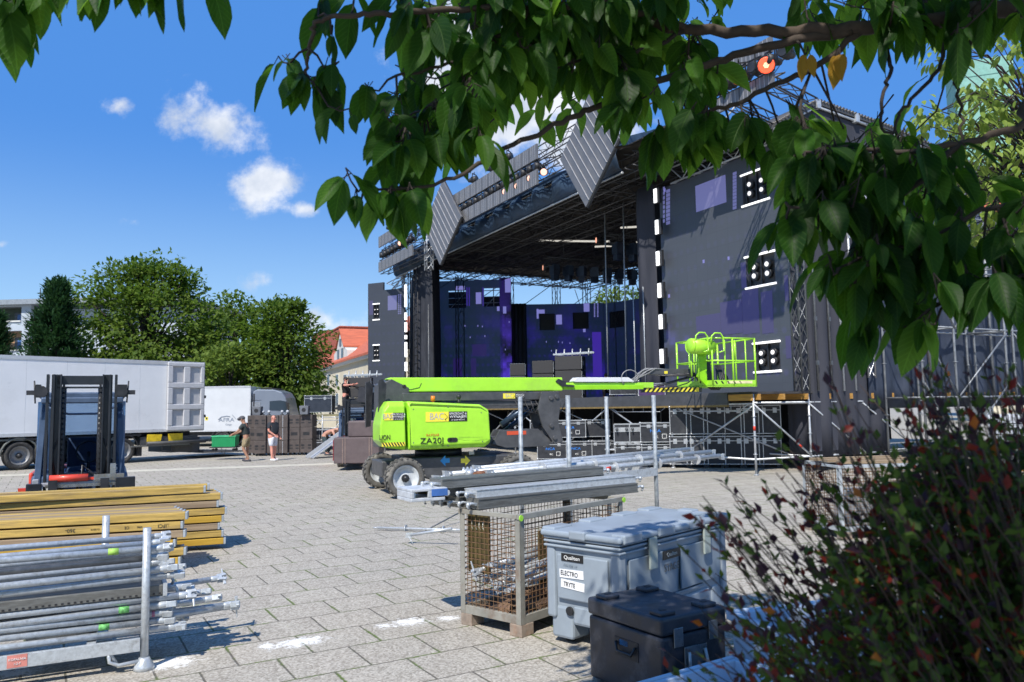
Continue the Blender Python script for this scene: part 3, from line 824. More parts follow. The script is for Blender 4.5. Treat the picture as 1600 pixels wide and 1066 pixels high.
for i, wn_ in enumerate(winl):
    lamp_window(wn_[0], wn_[2], wn_[1] - wn_[0], wn_[3] - wn_[2], 0, ['upper four lamp unit in the far left LED wall', 'lower four lamp unit in the far left LED wall'][i], fr=LW)
t = thing('light_strip', 'broken white vertical light strip on the right edge of the far left LED wall', 'light strip', LW.w(wl, 0, 0), LW.h)
for (a, b2) in ((445, 480), (489, 500), (504, 519), (524, 530), (535, 558), (566, 580)):
    z1, z0 = LW.hit(632, a, 0)[1], LW.hit(632, b2, 0)[1]
    m = MB(); m.span(.02, .16, -.03, .05, z0, z1); m.build('lit_section', barglow, t)
m = MB(); m.truss((.9, .5, .5), (.9, .5, ztl), .5, .03, .02, .6, 5); m.build('mast', truss_d, t)
m = MB(); m.truss((1.3, .5, ztl + .15), (wl - .2, .5, ztl + .55), .5, .03, .02, .6, 5); m.tube((wl - .3, .4, 4), (wl - .3, .4, 11.3), .06, 6); m.tube((wl - 1.2, .4, ztl), (wl + 1.2, .4, ztl + 2.0), .04, 6)
tag(m.build('truss_section', scaf), 'silver truss piece on top of the far left LED wall', 'truss'); bpy.data.objects['truss_section'].location = LW.w(0, 0); bpy.data.objects['truss_section'].rotation_euler = (0, 0, LW.h)

# inner left wall, partly in the sun
IL = Frame(-4.75, 49.9, -4.5)
w2 = IL.hit(799, 520, 0)[0]
ledI = led('screen_inner_left', (.10, .045, .9), .52, .80, strength=.22, base=(.066, .068, .075), cell=.5, navy=(.004, .011, .03))
wini = [(IL.hit(700.5, 467, 0)[0], IL.hit(728, 467, 0)[0], IL.hit(714, 481.5, 0)[1], IL.hit(714, 454, 0)[1]),
        (IL.hit(756, 466, 0)[0], IL.hit(784, 466, 0)[0], IL.hit(770, 479, 0)[1], IL.hit(770, 450, 0)[1])]
zi = IL.hit(740, 438, 0)[1]
sci = thing('led_screen', 'inner left LED wall with two square openings, half in sun and half in shadow', 'screen', IL.w(0, 0), IL.h, 'LED screens of the stage')
m = MB(); m.wall(-.6, w2 - .72, DZ, zi, wini, 0, .15); m.build('screen_face', ledI, sci)
m = MB(); m.span(w2 - .72, w2, 0, .15, DZ, zi + .12); m.build('screen_edge', led('screen_strip', (.14, .06, 1.0), .45, .6, strength=.4, base=(.04, .04, .07), cell=.4), sci)
lit(IL, 0, [(789, 435), (798, 435), (798, 457), (789, 457)], lilac_b, sci)
lit(IL, 0, [(712, 446), (726, 448), (726, 453), (712, 453)], lilac_b, sci)
lit(IL, 0, [(743.5, 457), (752, 457), (752, 475), (743.5, 475)], lilac_b, sci)
lit(IL, 0, [(776.5, 479), (780.5, 479), (780.5, 486), (776.5, 486)], lilac_b, sci)
lit(IL, 0, [(786, 479), (791, 479), (791, 490), (786, 490)], lilac_b, sci)
for a in (729, 732.5, 754): lit(IL, 0, [(a, 449), (a + 1.4, 449), (a + 1.4, 478), (a, 478)], violet, sci, 'lit_line')
for (a, b2) in ((726, 508), (746, 508), (753, 509), (734, 526), (757, 524), (795, 502), (789, 545)):
    lit(IL, 0, [(a, b2), (a + 1.3, b2), (a + 1.3, b2 + 2.5), (a, b2 + 2.5)], lilac_b, sci, 'lit_dot')
for (a, b2, c_, d_) in ((738, 538, 760, 556), (736, 560, 744, 588), (708, 560, 722, 588)):
    lit(IL, 0, [(a, b2), (c_, b2), (c_, d_), (a, d_)], vio_dim, sci, 'violet_patch')
m = MB()
for wn_ in wini:
    for q in range(3): m.tube((wn_[0] - .3, .5, wn_[2] + .3 + q * .4), (wn_[1] + .3, .5, wn_[2] + .3 + q * .4), .025, 4)
    m.tube(((wn_[0] + wn_[1]) / 2, .5, wn_[2] - .3), ((wn_[0] + wn_[1]) / 2, .5, wn_[3] + .2), .03, 4)
    m.tube((wn_[0], .5, wn_[2]), (wn_[1], .5, wn_[3]), .02, 4)
m.build('rear_frame', scaf, sci)
for k_, wn_ in enumerate(wini): m = MB(); m.span(wn_[0] - .4, wn_[1] + .4, .9, .95, wn_[2] - .5, wn_[3] - (.0 if k_ == 0 else .42)); m.build('dark_mesh', cloth, sci)

# back wall in two facets
BW = Frame(.6, 51.3, 0)
wb = BW.hit(944, 530, 0)[0]
zb_ = BW.hit(870, 475, 0)[1]
ledB = led('screen_back', (.08, .03, .9), .48, .74, strength=.24, base=(.03, .035, .05), cell=.5, navy=(.004, .009, .028))
winb = [(BW.hit(843, 500, 0)[0], BW.hit(867, 500, 0)[0], BW.hit(855, 516, 0)[1], BW.hit(855, 490, 0)[1]), (BW.hit(895, 500, 0)[0], BW.hit(920, 500, 0)[0], BW.hit(908, 514, 0)[1], BW.hit(908, 488, 0)[1])]
scb = thing('led_screen', 'central rear LED wall with purple pictures and two dark square openings', 'screen', BW.w(0, 0), 0, 'LED screens of the stage')
m = MB(); m.wall(.0, wb, DZ, zb_, winb, 0, .15); m.build('screen_face', ledB, scb)
lit(BW, 0, [(838.5, 483), (851, 485), (851, 490), (838.5, 490)], lilac_b, scb)
lit(BW, 0, [(838.5, 483), (841.5, 483), (841.5, 498), (838.5, 498)], lilac_b, scb)
lit(BW, 0, [(869, 492), (878, 492), (878, 507), (869, 507)], lilac_b, scb)
lit(BW, 0, [(912, 474), (921, 474), (921, 487), (912, 487)], lilac_b, scb)
lit(BW, 0, [(926, 519), (940, 519), (940, 588), (926, 588)], violet, scb)
lit(BW, 0, [(911, 514), (915, 514), (915, 519), (911, 519)], lilac_b, scb)
cells(928, 930, 474, 496, 11, 0, scb, lilac_b, BW); cells(933, 935, 474, 496, 11, 0, scb, lilac_b, BW)
for (a, b2) in ((853, 533), (872, 533), (878, 534), (890, 535), (920, 529), (861, 547)):
    lit(BW, 0, [(a, b2), (a + 1.2, b2), (a + 1.2, b2 + 2.5), (a, b2 + 2.5)], lilac_b, scb, 'lit_dot')
for wn_ in winb: m = MB(); m.span(wn_[0] - .1, wn_[1] + .1, .3, .4, wn_[2] - .1, wn_[3] + .1); m.build('backing', black, scb)
BR = Frame(BW.w(wb, 0).x, BW.w(wb, 0).y, -50)
scr2 = thing('led_screen', 'rear right LED wall turned inwards with one dark square opening behind the hoist chains', 'screen', BR.w(0, 0), BR.h, 'LED screens of the stage')
wr = BR.hit(1012, 530, 0)[0]; zr = BR.hit(975, 470, 0)[1]
wnr = [(BR.hit(950, 500, 0)[0], BR.hit(977, 500, 0)[0], BR.hit(963, 512, 0)[1], BR.hit(963, 486, 0)[1])]
m = MB(); m.wall(.02, wr, DZ, zr, wnr, 0, .15); m.build('screen_face', led('screen_rear_right', (.10, .03, .8), .54, .78, strength=.16, base=(.025, .03, .042), cell=.5, navy=(.004, .009, .028)), scr2)
m = MB(); m.span(wnr[0][0] - .1, wnr[0][1] + .1, .3, .4, wnr[0][2] - .1, wnr[0][3] + .1); m.build('backing', black, scr2)
# black mesh behind the screens, below the strip of sky
t = thing('rear_curtain', 'black mesh curtain hanging behind the rear LED walls', 'curtain', S.w(0, 14.6), S.h)
m = MB(); vs = []; fs = []
for i in range(61):
    x = -32 + i * .42; z = 8.9 + .45 * math.sin(i * .11 + 2.2) + .05 * math.sin(i * 1.7)
    vs += [(x, .08 * math.sin(i * 1.3), .3), (x, .08 * math.sin(i * 1.3 + .4), z)]
m._add(vs, [(i * 2, i * 2 + 2, i * 2 + 3, i * 2 + 1) for i in range(60)], True); m.build('cloth', cloth, t, solid=.03)
t = thing('rear_curtain', 'black curtain closing the gap between inner left and central LED walls', 'curtain', (IL.w(w2 - .1, 0).x, 49.9, 0), 0)
m = MB(); vs = []
for i in range(25): vs += [(i * .045, .3 + .07 * math.sin(i * 1.1), DZ), (i * .045, .3 + .07 * math.sin(i * 1.1), 8.6)]
m._add(vs, [(i * 2, i * 2 + 2, i * 2 + 3, i * 2 + 1) for i in range(24)], True); m.build('cloth', cloth, t, solid=.03)

# ---- drape columns
def folds(m, pts, z0, z1, amp, per, top_in=0.0, nz_=10, seed=0):
    """folded cloth hung along a line of plan points"""
    rr = random.Random(seed); P = [Vector((*p, 0)) for p in pts]; samples = []
    for i in range(len(P) - 1):
        d = P[i + 1] - P[i]; l = d.length; k = max(2, int(l / per * 6)); nn_ = Vector((-d.y, d.x, 0)).normalized()
        for j in range(k): samples.append((P[i] + d * (j / k), nn_, l * j / k))
    samples.append((P[-1], samples[-1][1], 0))
    vs = []; tot_ = 0
    for si, (p, nn_, l) in enumerate(samples):
        ph = si * 2 * math.pi / 6
        for q in range(nz_ + 1):
            t_ = q / nz_; a_ = amp * (1 - .75 * t_) * math.sin(ph + .6 * math.sin(t_ * 3 + si * .13)) + amp * .35 * mnoise.noise(Vector((si * .21, t_ * 2.5, seed)))
            vs.append(p + nn_ * a_ + Vector((0, 0, z0 + (z1 - z0) * t_)))
    k = len(samples); w = nz_ + 1
    m._add(vs, [(i * w + q, (i + 1) * w + q, (i + 1) * w + q + 1, i * w + q + 1) for i in range(k - 1) for q in range(nz_)], True)
t = thing('drape_column', 'tall black draped tower left of the stage opening with a ladder shape showing through', 'drape', S.w(0, 0), S.h)
xa = S.hitx(687, 520, 0)
qx = lambda px_, v: S.hit(px_, 520, v)[0]
ca, cb_, cc_, cd_ = qx(641, 3.0), qx(651, .5), qx(676, .5), qx(687, 2.6)
m = MB(); folds(m, [(ca, 3.0), (cb_, .5), (cc_, .5), (cd_, 2.6)], .05, 10.2, .12, .7, seed=3)
m.build('drape', cloth, t, solid=.03)
m = MB()
for q in range(4): a_ = cc_ - .15 + q * (cd_ - cc_) * .27; v_ = .32 + q * .55; m.tube((a_, v_, .3), (a_, v_, 7.6), .025, 5)
m.build('seam_tube', galv_dark, t)
m = MB()
for q in range(14): m.tube((cb_ + .1, .28, 3.5 + q * .46), (cb_ + .75, .28, 3.6 + q * .46), .03, 5)
m.tube((cb_ + .1, .28, 3.3), (cb_ + .2, .28, 9.9), .03, 5); m.tube((cb_ + .7, .28, 3.3), (cb_ + .8, .28, 9.9), .03, 5)
m.build('ladder', black, t)
t = thing('drape_column', 'narrow black draped column between the stage opening and the right LED wall', 'drape', S.w(0, 0), S.h)
m = MB(); folds(m, [(-8.3, 4.6), (-8.0, 2.4), (-7.4, 2.05), (-6.6, 2.15)], DZ, 9.9, .03, .5, seed=5); m.build('drape', cloth_g, t, solid=.03)
m = MB()
for x, zt in ((-7.75, 6.2), (-7.15, 6.2)): m.tube((x, 1.95, DZ), (x, 1.95, zt), .022, 5)
m.build('seam_tube', galv, t)
t = thing('drape_wall', 'grey cloth end wall of the stage with four upright tubes in its seams', 'drape', S.w(0, 0), S.h)
vv = [2.25, 2.75, 3.2, 3.7, 4.35]
m = MB(); folds(m, [(-.95, 2.3), (.0, 2.3), (.08, 2.75), (0, 3.2), (.08, 3.7), (0, 4.35), (.05, 5.3)], .4, 9.4, .05, .5, seed=8)
m.build('drape', cloth_g, t, solid=.03)
m = MB(); m._add([Vector((-.02, 2.0, 9.35)), Vector((-.02, 4.9, 8.2)), Vector((-.02, 5.6, 10.2)), Vector((-.02, 2.95, 10.55)), Vector((-.02, 1.9, 10.0))], [(0, 1, 2, 3, 4)]); m.build('gable_cloth', cloth_g, t, solid=.03)
for v in (2.4, 2.95, 3.45, 3.95):
    m = MB(); m.tube((.1, v, DZ), (.1, v, 8.3), .035, 6)
    for q in range(5): m.box((.12, v, DZ + .8 + q * 1.25), (.06, .07, .12))
    m.build('seam_tube', galv_dark if v < 3.2 else galv, t)
m = MB(); m.truss((.02, 1.85, DZ), (.02, 1.85, 9.6), .28, .025, .014, .5, 5); m.build('edge_truss', galv_dark, t)
m = MB(); m.truss((.12, 4.45, 2.6), (.12, 4.45, 8.6), .3, .03, .018, .5, 6); m.build('edge_truss', truss_m, t)

# ---- side scaffold with tarpaulins
scaf_s = M('side_scaffold_dimmed', (.24, .255, .27), .45, .4, .2, 6)  # scaffold steel darkened, its dimness against the bright sky put into the colour
t = thing('side_scaffold', 'silver scaffold towers with blue grey tarpaulins at the right side of the stage', 'scaffold', S.w(0, 0), S.h)
vp = [4.9, 6.4, 8.9, 9.3, 11.4, 13.6, 15.8]
for i, v in enumerate(vp):
    for x in (.35, 1.55):
        m = MB(); m.tube((x, v, 0), (x, v, 8.6 if x < 1 else 7.4), .036, 7); m.tube((x, v, 0), (x, v, .03), .08, 6)
        for z in (1.5, 3.0, 4.5, 6.0): m.tube((x, v, z), (x, v, z + .02), .07, 6)
        p = m.build('post', scaf_s, t)
m = MB()
for x in (.35, 1.55):
    for z in (.5, 2.0, 4.0, 6.0, 7.8):
        if not (x > 1 and z > 7): m.tube((x, 4.9, z), (x, 15.8, z), .03, 6)
m.build('ledger', scaf_s, t)
scaf_s = M('side_scaffold_dimmed', (.24, .255, .27), .45, .4, .2, 6)
for v in vp:
    for z in (.5, 2.0, 4.0, 6.0): m = MB(); m.tube((.35, v, z), (1.55, v, z), .026, 5); m.build('transom', scaf_s, t)
for i, (a, b2) in enumerate(((4.9, 6.4), (6.4, 8.9), (9.3, 11.4), (11.4, 13.6), (13.6, 15.8))):
    for z in (0.5, 2.0, 4.0, 6.0):
        m = MB(); p, q = ((a, z), (b2, z + 1.9)) if (i + int(z)) % 2 else ((b2, z), (a, z + 1.9))
        m.tube((1.6, p[0], p[1]), (1.6, q[0], q[1]), .026, 6); m.build('brace', scaf_s, t)
m = MB()
folds(m, [(.1, 4.5), (.05, 7), (.1, 9.4), (0, 12), (.1, 16)], 1.7, 8.2, .05, 1.1, seed=12)
m.build('tarpaulin', tarp, t, solid=.03)
m = MB()
for v in (7.2, 10.4, 12.2, 14.2): m.tube((.22, v, 2), (.22, v, 8.4), .05, 7)
m.build('tarp_tube', scaf_s, t)
# wrapped white load behind it
t = thing('pallet_load', 'pale white wrapped load strapped in a grid behind the right scaffold', 'pallet load', S.w(2.4, 6.3), S.h)
m = MB(); m.span(0, 1.2, 0, 2.3, .14, 1.5); m.build('wrapped_sheets', M('white_wrap', (.62, .65, .70), .4, 0, .2, 3, .5), t, bevel=.06)
m = MB()
for q in range(5): m.span(-.004, .0, .2 + q * .47, .23 + q * .47, .14, 1.5); m.span(.1 + q * .24, .12 + q * .24, -.004, 0, .14, 1.5)
for q in range(4): m.span(-.006, 1.206, -.006, 2.3, .35 + q * .3, .37 + q * .3)
m.build('strap', black, t)
m = MB()
for q in range(3): m.span(.0, 1.2, q * 1.05, q * 1.05 + .15, 0, .12)
m.build('pallet', timber_o, t)
# ================================================================== BOOM LIFT
B = Frame(-2.35, 17.0, 21.5)
decal_y = M('decal_yellow', (.85, .72, .06), .5, 0, .03)
decal_k = M('decal_black', (.015, .014, .013), .5, 0, .03)
decal_w = M('decal_white', (.8, .8, .78), .5, 0, .03)
decal_b = M('decal_blue', (.03, .28, .62), .5, 0, .05)
decal_r = M('decal_red', (.6, .08, .03), .5, 0, .05)
decal_g = M('decal_greyletter', (.45, .45, .42), .5, 0, .05)
rimm = M('rim_paint', (.52, .55, .57), .5, 0, .12, 4, dirt=(.3, .28, .25))
amber = M('amber_lens', (.75, .20, .02), .3, 0, .05)
steel = M('bright_steel', (.6, .6, .6), .22, .9, .1)
hose = M('hose_rubber', (.02, .02, .022), .45, 0, .2)
lift = thing('boom_lift', 'lime green articulated boom lift with folded boom and work basket in front of the stage', 'boom lift', B.w(0, 0), B.h)
bh = lambda px, py, y=0.0: B.hit(px, py, y)
def poly(pts, y): return [bh(a, b2, y) for a, b2 in pts]
def wheel(parent, x, y, r, w, side, tyre=rubber_d, rim=rimm, treads=22, name='wheel'):
    M4 = Matrix.Translation((x, y, r)) @ Matrix.Rotation(math.pi / 2 * side, 4, 'X')
    t_ = MB(); hw = w / 2
    t_.lathe([(r * .68, -hw), (r * .9, -hw), (r * .97, -hw * .8), (r * .985, 0), (r * .97, hw * .8), (r * .9, hw), (r * .68, hw)], 40, M4, closed=True)
    for i in range(treads):
        for sg in (-1, 1):
            a = 2 * math.pi * (i + (.5 if sg > 0 else 0)) / treads
            ma = M4 @ Matrix.Rotation(a, 4, 'Z') @ Matrix.Translation((r * .975, 0, sg * hw * .5)) @ Matrix.Rotation(.5 * sg, 4, 'X')
            bb = [ma @ Vector((xx * r * .035, yy * r * .055, zz * hw * .52)) for zz in (-1, 1) for yy in (-1, 1) for xx in (-1, 1)]
            t_._add(bb, [(0, 2, 3, 1), (4, 5, 7, 6), (0, 1, 5, 4), (2, 6, 7, 3), (0, 4, 6, 2), (1, 3, 7, 5)])
    o = t_.build(name, tyre, parent)
    q = MB(); q.lathe([(0.0001, hw * .35), (r * .22, hw * .35), (r * .30, hw * .2), (r * .5, hw * .25), (r * .60, hw * .8), (r * .67, hw * .92), (r * .70, hw * .7), (r * .70, -hw * .9), (0.0001, -hw * .9)], 32, M4); q.build('rim', rim, o)
    h = MB(); h.lathe([(r * .2, hw * .3), (r * .2, hw * .55), (r * .13, hw * .7), (r * .12, hw * .95), (0.0001, hw * 1.0)], 16, M4)
    for i in range(8):
        a = 2 * math.pi * i / 8; p = M4 @ Vector((r * .165 * math.cos(a), r * .165 * math.sin(a), hw * .5)); p2 = M4 @ Vector((r * .165 * math.cos(a), r * .165 * math.sin(a), hw * .85)); h.tube(p, p2, r * .03, 6)
    h.build('hub', blackm, o)
    return o
xw2 = bh(808, 706)[0]
wheel(lift, 0, .0, .425, .30, 1); wheel(lift, 0, 2.45, .425, .30, 1)
wheel(lift, xw2, .0, .425, .30, 1); wheel(lift, xw2, 2.45, .425, .30, 1)
m = MB()
ch = poly([(640, 703), (850, 703), (862, 712), (862, 745), (700, 741), (690, 735), (655, 728)], .25)
m.prism([(.2, .82), (2.9, .82), (3.0, .70), (3.0, .34), (.75, .30), (.45, .42), (.2, .55)], .30, 2.15)
m.tube((0, -.0, .425), (0, 2.45, .425), .09, 10); m.tube((xw2, 0, .425), (xw2, 2.45, .425), .09, 10)
m.span(-.35, .3, .7, 1.8, .4, .75)
m.build('chassis', grey, lift, bevel=.025)
m = MB()
m.path([(-.15, .25, .75), (-.3, .35, .6), (-.1, .5, .45), (.15, .45, .5)], .03, 6); m.path([(.2, .3, .75), (.3, .2, .6), (.1, .22, .5)], .025, 6)
m.tube((-.2, .9, .5), (.25, .35, .5), .035, 8); m.box((.05, .3, .62), (.2, .15, .2)); m.box((-.15, 2.1, .62), (.2, .15, .2))
m.build('steering_gear', blackm, lift)
m = MB(); m.tube((1.1, 1.2, .8), (1.1, 1.2, .98), .55, 28); m.build('slew_ring', blackm, lift)
for (a, name_, mt, dr) in ((696, 'arrow_mark', decal_b, -1), (727, 'arrow_mark', decal_y, 1)):
    x, z = bh(a, 720, .29); q = MB()
    P = [(-.10 * dr, -.05), (.0, -.05), (.0, -.12), (.12 * dr, 0), (.0, .12), (.0, .05), (-.10 * dr, .05)]
    q.prism([(x + u_, z + w_) for u_, w_ in P], .294, .299); q.build(name_, mt, lift)
x, z = bh(737, 708, .29); q = MB(); q.span(x - .06, x + .06, .294, .299, z - .035, z + .035); q.build('notice', decal_g, lift)
# hoods, near and far
def hood(y0, y1, near, off=0.0):
    ya = y0 if near else y1
    main = poly([(637, 627), (752, 632), (765, 640), (768, 692), (760, 699), (640, 704)], 0.0)
    back = poly([(600, 638), (607, 627), (633, 627), (635, 704), (604, 700), (594, 690), (594, 664)], 0.0)
    sgn = -1 if near else 1
    def shell(P, nm):
        P = [(a + off, b2) for a, b2 in P]; m = MB(); n_ = len(P)
        cx = sum(p[0] for p in P) / n_; cz = sum(p[1] for p in P) / n_
        zt = max(p[1] for p in P); zb0 = min(p[1] for p in P)
        def inset(k, dz): return [(cx + (p[0] - cx) * k, cz + (p[1] - cz) * dz) for p in P]
        rings = [(ya - sgn * -.0, inset(.97, .80)), (ya + (.10 if near else -.10), P), ((y1 if near else y0), P)]
        if not near: pass
        vs = []
        for yy, ring in rings: vs += [Vector((p[0], yy, p[1])) for p in ring]
        fs = [tuple(range(n_)), tuple(reversed(range(2 * n_, 3 * n_)))]
        for r_ in range(2): fs += [(r_ * n_ + i, r_ * n_ + n_ + i, r_ * n_ + n_ + (i + 1) % n_, r_ * n_ + (i + 1) % n_) for i in range(n_)]
        m._add(vs, fs)
        bm_ = m.build(nm, lime, lift, bevel=.03, seg=3)
        me = bm_.data; bmx = bmesh.new(); bmx.from_mesh(me); bmesh.ops.recalc_face_normals(bmx, faces=bmx.faces); bmx.to_mesh(me); bmx.free()
        return bm_
    h = shell(main, 'side_hood'); b_ = shell(back, 'counterweight_hood')
    return h, b_, main, back
hood_n, back_n, pm, pb = hood(0.0, .80, True)
hood(1.65, 2.45, False, .5)
m = MB(); m.span(.1, 2.0, .8, 1.65, .98, 1.25); m.prism(poly([(594, 700), (596, 600), (612, 592), (640, 606), (640, 640), (640, 700)], .8), .82, 1.62); m.build('turntable', grey, lift, bevel=.02)
# pillar edges at the rear
m = MB(); P = poly([(594, 594), (600, 592), (606, 600), (602, 668), (594, 670)], .30); m.prism(P, .45, .55); m.prism(P, 1.9, 2.0); m.build('rear_bracket', blackm, lift)
# stickers
def sticker(par, y, px0, px1, py0, py1, split, small=False):
    (x0_, zt), (x1_, zb0) = bh(px0, py0, y), bh(px1, py1, y)
    xs_ = x0_ + (x1_ - x0_) * split
    q = MB(); q.span(x0_, xs_, y - .004, y - .001, zb0, zt); o = q.build('yellow_sticker', decal_y, par)
    q = MB(); q.span(xs_, x1_, y - .004, y - .001, zb0, zt); q.build('black_sticker', decal_k, par)
    hh = zt - zb0; cz = (zt + zb0) / 2
    text('BAC', hh * .95, facing((x0_ + xs_) / 2 - hh * .05, y - .008, cz) , decal_g, par, sx=.85)
    text('SPRZEDAŻ &', hh * .33, facing((xs_ + x1_) / 2, y - .008, cz + hh * .28), decal_w, par)
    text('WYNAJEM', hh * .36, facing((xs_ + x1_) / 2, y - .008, cz - hh * .04), decal_w, par, sx=1.1)
    text('81 466 90 702 44 77', hh * .17, facing((xs_ + x1_) / 2, y - .008, cz - hh * .36), decal_w, par)
    q = MB(); q.path([(xs_ - hh * .45, y - .008, cz + hh * .3), (xs_ - hh * .1, y - .008, cz - hh * .05), (xs_ - hh * .4, y - .008, cz - hh * .3)], hh * .02, 4); q.path([(xs_ - hh * .42, y - .008, cz - hh * .25), (xs_ - hh * .3, y - .008, cz - hh * .4)], hh * .03, 4); q.build('crane_drawing', decal_k, par)
m = MB(); seam = poly([(642, 632), (750, 637), (760, 644), (762, 690), (755, 696), (643, 699)], 0.0)
for i in range(6): a_, b_3 = seam[i], seam[(i + 1) % 6]; m.beam((a_[0], .012, a_[1]), (b_3[0], .012, b_3[1]), .05, .008, up=Vector((0, 1, 0)))
m.build('panel_gap', M('lime_gap', (.10, .22, .01), .6), hood_n)
m = MB()
for (a_, b_3) in ((646, 640), (646, 692), (752, 645), (754, 690), (700, 636), (700, 696)): x, z = bh(a_, b_3, 0); m.tube((x, -.004, z), (x, .02, z), .014, 8)
m.build('bolt', galv_dark, hood_n)
m = MB(); rs_ = random.Random(3)
for i in range(9): x, z = bh(rs_.uniform(700, 758), rs_.uniform(683, 690), 0); m.beam((x, -.0015, z), (x + rs_.uniform(.05, .3), -.0015, z + rs_.uniform(-.01, .01)), .002, .004, up=Vector((0, 1, 0)))
m.build('scratch', M('scratch_dark', (.12, .2, .05), .7), hood_n)
sticker(hood_n, -.005, 665, 730, 644, 658, .55)
sticker(back_n, -.005, 600, 631, 645.5, 656.5, .45)
x, z = bh(675, 689, 0); text('ZA20J', .175, facing(x, -.012, z), decal_k, hood_n, ext=.003, sx=1.2)
x, z = bh(602.5, 684, 0); text('LION', .15, facing(x - .02, -.012, z), decal_k, back_n, ext=.003, sx=.7)
x, z = bh(676, 680, 0); text('RAYDAR', .075, facing(x, -.012, z), decal_r, hood_n)
x, z = bh(707, 687.5, 0); m = MB(); m.tube((x - .07, -.012, z), (x - .07, .01, z), .05, 14); m.tube((x + .07, -.012, z), (x + .07, .01, z), .05, 14); m.span(x - .07, x + .07, -.012, .01, z - .05, z + .05); m.build('latch', black, hood_n)
def hazard(par, y, x0_, x1_, z0_, z1_, n_=9, slant=.6):
    q = MB(); q.span(x0_, x1_, y - .003, y, z0_, z1_); q.build('hazard_tape', decal_y, par)
    q = MB(); w = (x1_ - x0_) / n_; h_ = z1_ - z0_
    for i in range(n_):
        a = x0_ + i * w; q.prism([(a, z1_), (a + w * .5, z1_), (min(x1_, a + w * .5 + h_ * slant), z0_), (min(x1_, a + h_ * slant), z0_)], y - .006, y - .004)
    q.build('hazard_stripe', decal_k, par)
x0_, z1_ = bh(595, 692, 0); x1_, z0_ = bh(633, 697, 0); hazard(back_n, -.006, x0_ + .02, x1_, z0_, z1_, 8)
x, z = bh(676.5, 623, .45); m = MB(); m.tube((x, .45, z - .12), (x, .45, z - .05), .03, 8); m.tube((x, .45, z - .05), (x, .45, z + .06), .055, 12, .045); m.build('beacon', amber, lift)
x, z = bh(719, 622, .4); m = MB(); m.tube((x, .5, z - .15), (x, .5, z - .02), .05, 8, .03); m.sphere((x, .5, z + .03), .06, 10, 6); m.build('filler_cap', black, lift)
# arms
yb = 1.0
a0, b0 = bh(600, 601, yb), bh(872, 601, yb)
boomz = (a0[1] + b0[1]) / 2
m = MB()
zt0 = bh(640, 590.5, yb)[1]; zb0 = bh(640, 613, yb)[1]
xl, xr = bh(602, 600, yb)[0], bh(875, 600, yb)[0]
m.prism([(xl, zt0 - .03), (xl + .08, zt0), (xr, zt0), (xr, zb0), (xl + .55, zb0), (xl + .32, zb0 + .06), (xl + .14, zt0 - .12)], yb - .17, yb + .17)
bo = m.build('main_boom', lime, lift, bevel=.03, seg=3)
m = MB(); m.path([(xl + .25, yb - .172, zb0 + .10), (xl + .55, yb - .174, zb0 + .055), (xl + .75, yb - .174, zb0 + .1), (xl + .8, yb - .174, zb0 + .2)], .008, 4); m.tube((xl + .4, yb - .18, zb0 + .12), (xl + .4, yb - .16, zb0 + .12), .05, 10); m.build('pivot_mark', black, bo)
zl1, zl0 = bh(700, 613, yb)[1], bh(700, 626.5, yb)[1]
xr2 = bh(862, 620, yb)[0]
m = MB(); m.span(xl + .35, xr2, yb - .2, yb + .2, zl0 + .0, zl1 - .015)
m.span(xl + .45, xr2 - .2, yb - .14, yb + .14, zl0 - .14, zl0 - .02); m.build('lower_arm', grey, lift, bevel=.015)
x0_, zt = bh(786, 615, yb - .2); x1_, zb1 = bh(818, 622.5, yb - .2)
sticker(lift, yb - .205, 786, 820, 615, 622.5, .55)
m = MB()
m.prism(poly([(846, 612), (872, 612), (876, 628), (872, 660), (880, 690), (866, 694), (848, 668), (840, 640)], yb - .3), yb - .32, yb - .26)
m.prism(poly([(846, 612), (872, 612), (876, 628), (872, 660), (880, 690), (866, 694), (848, 668), (840, 640)], yb - .3), yb + .26, yb + .32)
for (a, b2) in ((860, 622), (869, 620), (861, 665), (866, 684)):
    x, z = bh(a, b2, yb - .3); m.tube((x, yb - .36, z), (x, yb + .36, z), .055, 12)
m.build('link_plate', grey, lift, bevel=.01)
m = MB(); P = poly([(768, 694), (780, 672), (840, 670), (862, 690), (856, 697), (790, 700)], yb - .2); m.prism(P, yb - .24, yb - .16); m.prism(P, yb + .16, yb + .24)
p, q_ = bh(745, 700, yb), bh(850, 683, yb); m.span(p[0], q_[0], yb - .16, yb + .16, q_[1] - .18, q_[1] + .06); m.build('riser_arm', grey, lift, bevel=.01)
x0_, zt = bh(792, 674, yb - .24); x1_, zb1 = bh(822, 679, yb - .24); q = MB(); q.span(x0_, x1_, yb - .246, yb - .242, zb1, zt); q.build('warning_label', decal_r, lift)
p, q_ = bh(783, 664, yb), bh(842, 622, yb); m = MB(); m.tube((p[0], yb, p[1]), (q_[0], yb, q_[1]), .075, 12); m.tube((p[0] + .1, yb + .2, p[1] - .2), (q_[0] + .1, yb + .2, q_[1] - .15), .06, 10); m.build('hydraulic_cylinder', M('cylinder_blue_grey', (.03, .05, .08), .3, .4), lift)
m = MB()
for s_ in range(7):
    x = bh(800 + s_ * 8, 640, yb)[0]; m.path([(x, yb - .22 + .03 * (s_ % 3), zl0 - .02), (x + .1, yb - .25, zl0 - .25 - .03 * (s_ % 4)), (x + .4, yb - .2, zl0 - .3), (x + .5, yb - .2, zl0 - .1)], .014, 5)
m.build('hose', hose, lift)
